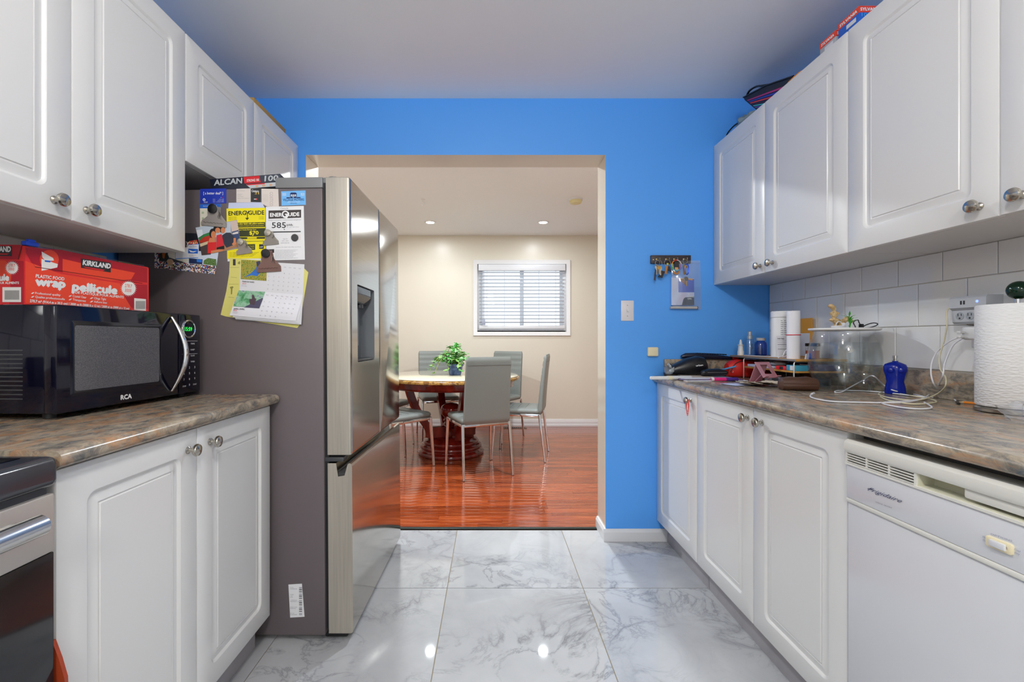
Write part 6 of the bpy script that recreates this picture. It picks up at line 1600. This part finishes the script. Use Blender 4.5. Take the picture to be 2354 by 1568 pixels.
cable('cream_cable', 'cream cable from the adapter curling into loops on the counter', [X_(2190, 703, 1.488), X_(2177, 715, 1.485), X_(2177, 745, 1.48), X_(2170, 785, 1.475), X_(2160, 820, 1.465), X_(2162, 848, 1.46), X_(2174, 868, 1.455), X_(2172, 890, 1.45), Z_(2150, 908, 0.925), Z_(2110, 920), Z_(2060, 917), Z_(2030, 911), Z_(2020, 905), Z_(2040, 901), Z_(2085, 908), Z_(2140, 918), Z_(2150, 925), Z_(2100, 929), Z_(2045, 921), Z_(2024, 912)], CABLEC, 0.0022)
cable('white_cable', 'white cable arching in front of the bowl base', [Z_(2125, 925), Z_(2142, 937), Z_(2110, 940), Z_(2060, 935), Z_(2028, 926), Z_(2080, 922), Z_(2130, 915), Z_(2090, 904), Z_(2055, 898, 0.925), Z_(2030, 884, 0.94), X_(2006, 864, 1.39), Z_(1985, 874, 0.945), Z_(1955, 890, 0.925), Z_(1935, 901), Z_(1920, 902), Z_(1928, 898), Z_(1990, 899), Z_(2040, 903), Z_(2100, 910), Z_(2145, 914)], CABLEW, 0.0022)

# paper towel holder
ph = base('paper_towel_holder', 'steel paper towel holder with glass ball top at right edge', 'paper towel holder', 1.438, 1.222, ZT)
obj('base_disc', B().lathe([(0.078, 0), (0.083, 0.002), (0.083, 0.010), (0.078, 0.014), (0.001, 0.015)], n=40), mat('base_steel', '#b4b2ac', 0.18, 1.0), ph)
obj('rod', B().cyl((0, 0, 0.014), (0, 0, 0.31), 0.006, n=12), CHROME, ph); obj('ball', B().ball((0.004, 0, 0.334), 0.025), mat('dark_green_glass', '#0e2a1c', 0.05, 0.2), ph)
pt = base('paper_towel_roll', 'white paper towel roll on the steel holder at right edge', 'paper towel', 1.438, 1.222, ZT + 0.016)
m, nt, b_ = newmat('quilted_towel_paper'); b_.inputs['Base Color'].default_value = S('#e2e2e2'); b_.inputs['Roughness'].default_value = 0.85
v_ = node(nt, 'ShaderNodeTexVoronoi', {'Vector': coords(nt, (1, 1, 2.2)), 'Scale': 90.0}); bump(nt, b_, v_.outputs['Distance'], 0.35, 0.004)
obj('roll', B().lathe([(0.012, 0.0), (0.078, 0.0), (0.0805, 0.003), (0.0805, 0.275), (0.078, 0.279), (0.02, 0.279), (0.02, 0.24)], n=48, cap0=False, cap1=False), m, pt, None, 50)
obj('core', B().lathe([(0.019, 0.0), (0.019, 0.28)], n=24, cap0=False, cap1=False), mat('cardboard', '#a8845a', 0.8), pt)
single('plastic_film', 'crumpled clear plastic film at the right edge of the counter', 'wrapper', crumple((0.045, 0.05, 0.022), seed=15, k=0.35), thin_glass('crinkled_film', (0.97, 0.975, 0.98), 0.2, 0.08, 0.1), M=T(1.26, 1.045, ZT + 0.001), smooth=15)
pn = base('pencil_stub', 'orange pencil beside the paper towel base', 'pencil', 1.49, 1.37)
pa, pb = Vector((1.471, 1.392, ZT + 0.004)), Vector((1.513, 1.325, ZT + 0.004)); d3 = (pb - pa).normalized()
obj('shaft', B().cyl(pa, pb, 0.0036, n=6), mat('orange_paint', '#f08a1c', 0.4), pn, None, 20, True); obj('tip', B().cyl(pa, pa - d3 * 0.012, 0.0036, 0.0006, n=6), mat('cut_wood', '#d8b890', 0.6), pn, None, 35, True)
# red cord looped over the knob
kx, ky, kz = 0.8985, 2.4706 - 0.425, 0.831
rc = thing('red_elastic_band', 'red elastic band looped over the knob of the one-door cabinet', 'elastic band', T(kx, ky, kz - 0.07))
for k, (w, l) in enumerate(((0.011, 0.062), (0.014, 0.05), (0.009, 0.07))):
    obj('loop', B().tube([(kx - 0.003 - 0.002 * k, ky - 0.012 + w * math.cos(t) - 0.004 * k, kz - l / 2 + 0.006 + (l / 2 + 0.002) * math.sin(t)) for t in [2 * math.pi * i / 24 for i in range(24)]], 0.0013, 6, closed=True), mat('red_elastic', '#e03a30', 0.5), rc, None, 60, True)

# ------------------------------------------------------------------ things on top of the wall cabinets
ZU = UZ1 + 0.001
def bulb_box(label, x0, x1, y0, y1, h, m):
    t = thing('light_bulb_carton', label, 'box', T((x0 + x1) / 2, (y0 + y1) / 2, ZU), 'light bulb cartons')
    obj('carton', B().box((x0, y0, ZU), (x1, y1, ZU + h), None, 0.0008), m, t, None, 30, True)
    ORB = mat('orange_red_band', '#e8452a', 0.4)
    obj('band', B().box((x0 - 0.0006, y0 - 0.0006, ZU + h - 0.022), (x1 + 0.0006, y1 + 0.0006, ZU + h + 0.0006)), ORB, t, None, 0, True)
    b = B(); text(b, 'SYLVANIA', (x0 - 0.001, y1 - 0.008, ZU + h - 0.016), (0, -(y1 - y0) + 0.016, 0), (0, 0, 0.010), WINK, 0.05)
    text(b, 'SYLVANIA', (x0 + 0.004, y0 - 0.001, ZU + h - 0.016), (0.07, 0, 0), (0, 0, 0.010), WINK, 0.05)
    text(b, '100', (x0 + 0.008, y0 - 0.001, ZU + h - 0.036), (0.03, 0, 0), (0, 0, 0.012), mat('sky_ink', '#5ab0e8', 0.4))
    b.poly([(x0 - 0.001, y0 + 0.012, ZU + h - 0.045), (x0 - 0.001, y0 + 0.055, ZU + h - 0.045), (x0 - 0.001, y0 + 0.055, ZU + h - 0.03), (x0 - 0.001, y0 + 0.012, ZU + h - 0.03)], PAPER)
    obj('lettering', b, None, t, None, 0, True)
bulb_box('taller blue light bulb carton on the right-hand wall cabinet', 1.282, 1.395, 1.557, 1.65, 0.093, mat('blue_carton', '#1f62c8', 0.4))
bulb_box('shorter grey light bulb carton on the right-hand wall cabinet', 1.282, 1.375, 1.662, 1.742, 0.082, mat('grey_carton', '#b0b4b8', 0.4))
sbg = thing('striped_bag', 'dark bag with bright stripes slumped on the right-hand wall cabinet', 'bag', T(1.30, 2.1, ZU))
XS = 1.285
def bp_(Y, Z, d=0.0): return (XS + d, Y, Z)
prof_ = [(2.275, 2.340), (2.262, 2.318), (2.15, 2.205), (2.12, ZU), (1.9, ZU), (1.895, 2.225), (2.08, 2.29)]
obj('body', B().loft([[bp_(y, z, 0.0) for y, z in prof_], [bp_(y, z, 0.10) for y, z in prof_]], True, True), mat('dark_woven', '#1c1e2c', 0.6), sbg)
bpy.data.objects[sbg.children[0].name].data.transform(WM[sbg.name].inverted())
STR = ['#b02878', '#2a3ab0', '#d83848', '#301848', '#38b0c0', '#6a58c8', '#2a4a48', '#a8a020', '#1c2a90']
for k, c in enumerate(STR):
    t0, t1 = 0.14 + k * 0.09, 0.14 + k * 0.09 + 0.05
    def pt(t, s_):
        A = Vector((2.268, 2.330)) * (1 - t) + Vector((2.125, 2.183)) * t
        Bq = Vector((1.897, 2.222)) * (1 - t) + Vector((1.9, 2.05)) * t
        return A * (1 - s_) + Bq * s_
    q = [pt(t0, 0.02), pt(t1, 0.02), pt(t1, 0.9), pt(t0, 0.9)]
    out = []
    q2 = [Vector(p) for p in q]
    # keep what lies above the cabinet top
    for i in range(4):
        a_, b2 = q2[i], q2[(i + 1) % 4]
        if a_.y >= ZU: out.append(a_)
        if (a_.y >= ZU) != (b2.y >= ZU): out.append(a_.lerp(b2, (ZU - a_.y) / (b2.y - a_.y)))
    if len(out) > 2:
        obj('stripe', B().slab([bp_(p.x, p.y, -0.0012) for p in out], (0.001, 0, 0)), mat('stripe_%d' % k, c, 0.55), sbg, None, 0, True)
obj('handle', B().tube(spline([bp_(2.268, 2.335, 0.01), bp_(2.24, 2.352, 0.01), bp_(2.19, 2.345, 0.012), bp_(2.14, 2.322, 0.012), bp_(2.09, 2.298, 0.01)], 6), 0.005, 6), BLACK, sbg, None, 60, True)
obj('rim', B().tube([bp_(2.272, 2.338, -0.001), bp_(2.08, 2.291, -0.001), bp_(1.897, 2.226, -0.001)], 0.004, 6), BLACK, sbg, None, 60, True)
single('orange_cloth', 'orange cloth bundle beside the striped bag on the cabinet', 'cloth', crumple((0.05, 0.075, 0.017), k=0.06, seed=3), mat('orange_fabric', '#e08a18', 0.7), M=T(1.30, 1.855, ZU), smooth=60)
single('clear_grocery_bag', 'greyish see-through bag on the cabinet, left of the striped bag', 'bag', crumple((0.05, 0.075, 0.026), k=0.2, seed=5), mat('grey_film', '#7c9098', 0.25), M=T(1.29, 2.235, ZU), smooth=20)
single('black_strap', 'black strap loop hanging over the cabinet corner by the blue wall', 'strap', B().tube([(1.262, 2.32 + 0.07 * math.cos(t), ZU + 0.022 + 0.018 * math.sin(t)) for t in [2 * math.pi * i / 30 for i in range(30)]], 0.004, 6, closed=True), BLACK, (1.262, 2.32, ZU), smooth=60)
cbx = thing('cardboard_box', 'flat brown cardboard box on the cabinet above the fridge', 'box', T(-1.2, 2.2, UZ1 + 0.003))
CARD = mat('brown_cardboard', '#b08c4e', 0.75)
obj('carton', B().box((-1.36, 2.045, UZ1 + 0.003), (-1.078, 2.362, UZ1 + 0.041), None, 0.001), CARD, cbx, None, 30, True)
obj('tape', B().box((-1.23, 2.0445, UZ1 + 0.01), (-1.18, 2.3625, UZ1 + 0.0415)), mat('brown_tape', '#8c6a34', 0.3), cbx, None, 0, True)
# ------------------------------------------------------------------ dining room furniture
tx, ty = -0.385, 4.41
tb_ = thing('dining_table', 'round pedestal dining table with stone-edged top and red-brown base', 'table', T(tx, ty, 0))
MAHOG = wood_dark('red_mahogany', '#4a0d0a', '#86231a', 0.13, (8, 8, 2))
STONE = mottled('brown_stone_edge', ['#3a2210', '#7a5020', '#b08848', '#5c3a18'], 22, 0.2)
obj('top', B().lathe([(0.60, 0.722), (0.655, 0.722), (0.668, 0.728), (0.67, 0.742), (0.664, 0.752), (0.655, 0.755), (0.001, 0.755)], n=72), STONE, tb_, None, 50)
obj('glass_disc', B().lathe([(0.652, 0.7555), (0.655, 0.757), (0.655, 0.761), (0.652, 0.763), (0.001, 0.763)], n=72), mat('cream_back_glass', '#cfc6ae', 0.03), tb_, None, 50)
obj('apron', B().lathe([(0.57, 0.655), (0.60, 0.655), (0.612, 0.66), (0.605, 0.672), (0.612, 0.69), (0.625, 0.712), (0.632, 0.722), (0.57, 0.722)], n=72, cap0=False, cap1=False), MAHOG, tb_, None, 50)
obj('under_frame', B().lathe([(0.001, 0.66), (0.575, 0.66), (0.575, 0.72)], n=48), MAHOG, tb_)
obj('base', B().lathe([(0.30, 0.0), (0.318, 0.004), (0.322, 0.02), (0.312, 0.038), (0.296, 0.045), (0.292, 0.055), (0.30, 0.068), (0.298, 0.088), (0.282, 0.1), (0.264, 0.105), (0.27, 0.118), (0.262, 0.135), (0.235, 0.145), (0.22, 0.16), (0.001, 0.165)], n=64), MAHOG, tb_, None, 50)
obj('turned_finial', B().lathe([(0.08, 0.16), (0.085, 0.2), (0.06, 0.23), (0.075, 0.25), (0.058, 0.265), (0.078, 0.285), (0.06, 0.3), (0.08, 0.32), (0.062, 0.335), (0.07, 0.35), (0.098, 0.38), (0.105, 0.42), (0.095, 0.455), (0.06, 0.48), (0.01, 0.49)], n=32), MAHOG, tb_, None, 50)
for k in range(4):
    a = 22 + 90 * k
    ctr = spline([(0.43, 0, 0.665), (0.40, 0, 0.56), (0.345, 0, 0.43), (0.27, 0, 0.31), (0.21, 0, 0.22), (0.20, 0, 0.15)], 5)
    L = []
    for i, p in enumerate(ctr):
        t = i / (len(ctr) - 1); w = 0.036; d = 0.042 + 0.022 * t
        L.append([(p.x - d, -w, p.z - d * 0.3), (p.x - d, w, p.z - d * 0.3), (p.x + d * 0.6, w, p.z + d * 0.2), (p.x + d * 0.9, 0, p.z + d * 0.25), (p.x + d * 0.6, -w, p.z + d * 0.2)])
    lg = obj('scroll_leg', B().loft(L, True, True), MAHOG, tb_, RZ(a), 25)
    obj('block', B().loft([[(x, y, z) for x, y in ((0.05, -0.03), (0.2, -0.035), (0.2, 0.035), (0.05, 0.03))] for z in (0.15, 0.26)], True, True), MAHOG, lg)

# chairs: grey leatherette, chrome legs; local +y is the way the sitter faces
def chair_proto():
    c = thing('dining_chair', '', 'chair', T(0, 0, 0), 'grey leatherette dining chairs around the round table')
    w, d = 0.205, 0.205
    L = []
    for z, i, r in ((0.432, 0.006, 0.03), (0.436, 0.0, 0.034), (0.455, -0.003, 0.036), (0.468, 0.002, 0.034), (0.476, 0.014, 0.03), (0.479, 0.04, 0.03)):
        L.append([(x, y, z) for x, y in rr(-w + i, w - i, -d + i, d + 0.015 - i, r)])
    st_ = obj('seat', B().loft(L, True, True), LEATHER, c, None, 50)
    for k in (-0.07, 0.0, 0.07): obj('stitch', B().tube([(-0.16 + 0.32 * i / 8, k, 0.4795) for i in range(9)], 0.0012, 5), mat('dark_stitch', '#5a5b58', 0.6), st_)
    L = []
    n = 34
    for j in range(n + 1):
        t = j / n; z = 0.43 + 0.54 * t; yb = -0.232 - 0.045 * t ** 1.4; th = 0.046 - 0.014 * t
        ww = 0.198 - 0.004 * t
        g = 0.0045 * (max(0, math.cos((z - 0.55) * 2 * math.pi / 0.062)) ** 14) if z > 0.5 else 0.0
        e = 0.010 if j in (0, n) else (0.003 if j in (1, n - 1) else 0.0)
        sec = rr(-ww + e, ww - e, yb + e, yb + th - e, 0.014)
        L.append([(x, (y - g if y > yb + th * 0.6 else y), z) for x, y in sec])
    bk_ = obj('backrest', B().loft(L, True, True), LEATHER, c, None, 40)
    obj('top_seam', B().tube([(-0.192 + 0.384 * i / 8, -0.2705, 0.905) for i in range(9)], 0.0014, 5), mat('dark_stitch', '#5a5b58', 0.6), bk_)
    b = B()
    for a_, b2 in (((-w, -d), (w, -d)), ((w, -d), (w, d)), ((w, d), (-w, d)), ((-w, d), (-w, -d))):
        b.box((min(a_[0], b2[0]) - 0.006, min(a_[1], b2[1]) - 0.006, 0.408), (max(a_[0], b2[0]) + 0.006, max(a_[1], b2[1]) + 0.006, 0.434), None, 0.003)
    obj('seat_frame', b, CHROME, c)
    for sx in (-1, 1):
        for sy in (-1, 1):
            o_t, o_b = (sx * (w - 0.002), sy * (d - 0.002), 0.43), (sx * (w + 0.006), sy * (d + (0.03 if sy > 0 else 0.05)), 0.004)
            lg = obj('leg', B().loft([[(p[0] + x * k, p[1] + y * k, p[2]) for x, y in rr(-0.0115, 0.0115, -0.0115, 0.0115, 0.005, 3)] for p, k in ((o_t, 1.0), (o_b, 0.8))], True, True), CHROME, c)
            obj('foot_cap', B().cyl((o_b[0], o_b[1], 0), (o_b[0], o_b[1], 0.008), 0.0095, n=12), RUBBER, lg)
    return c
def face_to(x, y, dx, dy): return T(x, y, 0) @ RZ(math.degrees(math.atan2(dy, dx)) - 90)
CH = [(-0.107, 3.816, -0.185, 0.457, 'grey dining chair nearest the viewer, its plain back turned to us'),
      (0.285, 4.29, -0.48, 0.10, 'grey dining chair seen sideways on the right, white glare on its seat'),
      (0.07, 5.07, -0.54, -0.84, 'grey dining chair behind the table, mostly hidden by the nearest chair'),
      (-0.60, 5.16, 0.215, -0.74, 'grey dining chair behind the table and the potted ivy'),
      (-0.81, 3.91, 0.69, 0.725, 'grey dining chair left in front of the table, cut off by the fridge'),
      (-1.10, 4.62, 0.68, -0.2, 'grey dining chair at far left, only a seat corner showing past the fridge')]
proto = chair_proto()
for i, (x, y, dx, dy, lb) in enumerate(CH[1:]):
    o = copy_tree(proto, face_to(x, y, dx, dy)); o['label'] = lb
proto.matrix_world = face_to(*CH[0][:4]); proto['label'] = CH[0][4]; WM[proto.name] = face_to(*CH[0][:4])

# potted ivy
iv = thing('potted_ivy', 'green variegated ivy in a blue glazed pot on the dining table', 'plant', T(-0.342, 4.36, 0.7635))
obj('pot', B().lathe([(0.052, 0), (0.058, 0.004), (0.076, 0.085), (0.083, 0.09), (0.085, 0.106), (0.079, 0.108), (0.07, 0.095)], n=32, cap1=False), mottled('blue_glaze', ['#2a3a60', '#3f5688', '#5a70a0'], 25, 0.15), iv, None, 50)
obj('soil', B().lathe([(0.001, 0.094), (0.07, 0.092)], n=20, cap0=False), mat('dark_soil', '#2a1c12', 0.9), iv)
def ivy_leaf():
    pts = [(0, 0), (0.010, -0.006), (0.020, 0.002), (0.016, 0.012), (0.024, 0.020), (0.013, 0.026), (0.0, 0.044), (-0.013, 0.026), (-0.024, 0.020), (-0.016, 0.012), (-0.020, 0.002), (-0.010, -0.006)]
    b = B(); b.v = [(0, 0.016, 0.0)] + [(x, y, -0.006 * (abs(x) / 0.024) ** 1.5 - 0.004 * (y / 0.044) ** 2) for x, y in pts]
    b.f = [(0, i + 1, (i + 1) % 12 + 1) for i in range(12)]; b.mi = [0] * 12
    return b
m, nt, b_ = newmat('ivy_leaf_green')
oi = nt.nodes.new('ShaderNodeObjectInfo')
v_ = node(nt, 'ShaderNodeTexNoise', {'Vector': coords(nt, (1, 1, 1), 5.0), 'Scale': 60.0})
g1 = ramp(nt, oi.outputs['Random'], [(0.0, S('#1f7a1e')), (0.4, S('#3fa02c')), (0.7, S('#6f9a6a')), (1.0, S('#8fc04a'))])
nt.links.new(mixc(nt, ramp(nt, v_.outputs[0], [(0.5, (0, 0, 0, 1)), (0.65, (1, 1, 1, 1))]), g1, S('#a8c49a')), b_.inputs['Base Color'])
b_.inputs['Roughness'].default_value = 0.35
lm = finish(ivy_leaf(), 'leaf', 60); lm.materials.append(m)
random.seed(31)
STM = mat('yellow_green_stem', '#a8b040', 0.5)
stems = [(-0.26, -0.02, 0.05), (-0.2, -0.10, 0.02), (-0.19, 0.05, 0.13), (-0.12, -0.1, 0.17), (-0.08, 0.02, 0.25), (-0.02, -0.08, 0.22), (0.03, 0.03, 0.27), (0.07, -0.09, 0.17), (0.12, 0.02, 0.16), (0.14, -0.05, 0.06), (0.05, -0.12, 0.06), (-0.06, -0.13, 0.07), (-0.02, 0.09, 0.18), (0.08, 0.09, 0.12), (-0.12, 0.09, 0.15), (0.04, -0.04, 0.29), (-0.23, -0.05, 0.10)]
for k, (ex_, ey_, ez_) in enumerate(stems):
    ex_, ez_ = ex_ * 0.95, ez_ * 0.8
    zt_ = 0.1 + max(ez_ * 0.7, 0.06)
    cpts = spline([(ex_ * 0.08, ey_ * 0.08, 0.09), (ex_ * 0.3, ey_ * 0.3, zt_), (ex_ * 0.7, ey_ * 0.7, (zt_ + ez_ + 0.05) / 2 + 0.03), (ex_, ey_, ez_ + 0.0)], 6)
    obj('stem', B().tube(cpts, 0.0022, 5), STM, iv, None, 60)
    for j in range(3, len(cpts), 2):
        for s_ in range(2 if j % 4 else 1):
            p = cpts[j]; sc_ = random.uniform(0.75, 1.25)
            q = Vector((p.x + random.uniform(-0.018, 0.018), p.y + random.uniform(-0.018, 0.018), max(p.z + random.uniform(-0.008, 0.016), 0.02)))
            az = math.degrees(math.atan2(p.y, p.x)) - 90 + random.uniform(-70, 70)
            link('leaf', lm, iv, T(*q) @ RZ(az) @ RX(random.uniform(-65, 25)) @ Matrix.Diagonal((sc_, sc_, sc_, 1)))

# floor register by the window wall
fv = thing('floor_register', 'dark slotted floor register below the dining room window', 'vent', T(0.31, 5.60, 0))
obj('plate', B().box((0.165, 5.555, 0.0), (0.455, 5.65, 0.004), None, 0.001), mat('brown_register', '#6e5a48', 0.4, 0.3), fv, None, 35, True)
for i in range(11): obj('slot', B().box((0.182 + i * 0.0235, 5.57, 0.0035), (0.196 + i * 0.0235, 5.635, 0.0045)), INK, fv, None, 0, True)
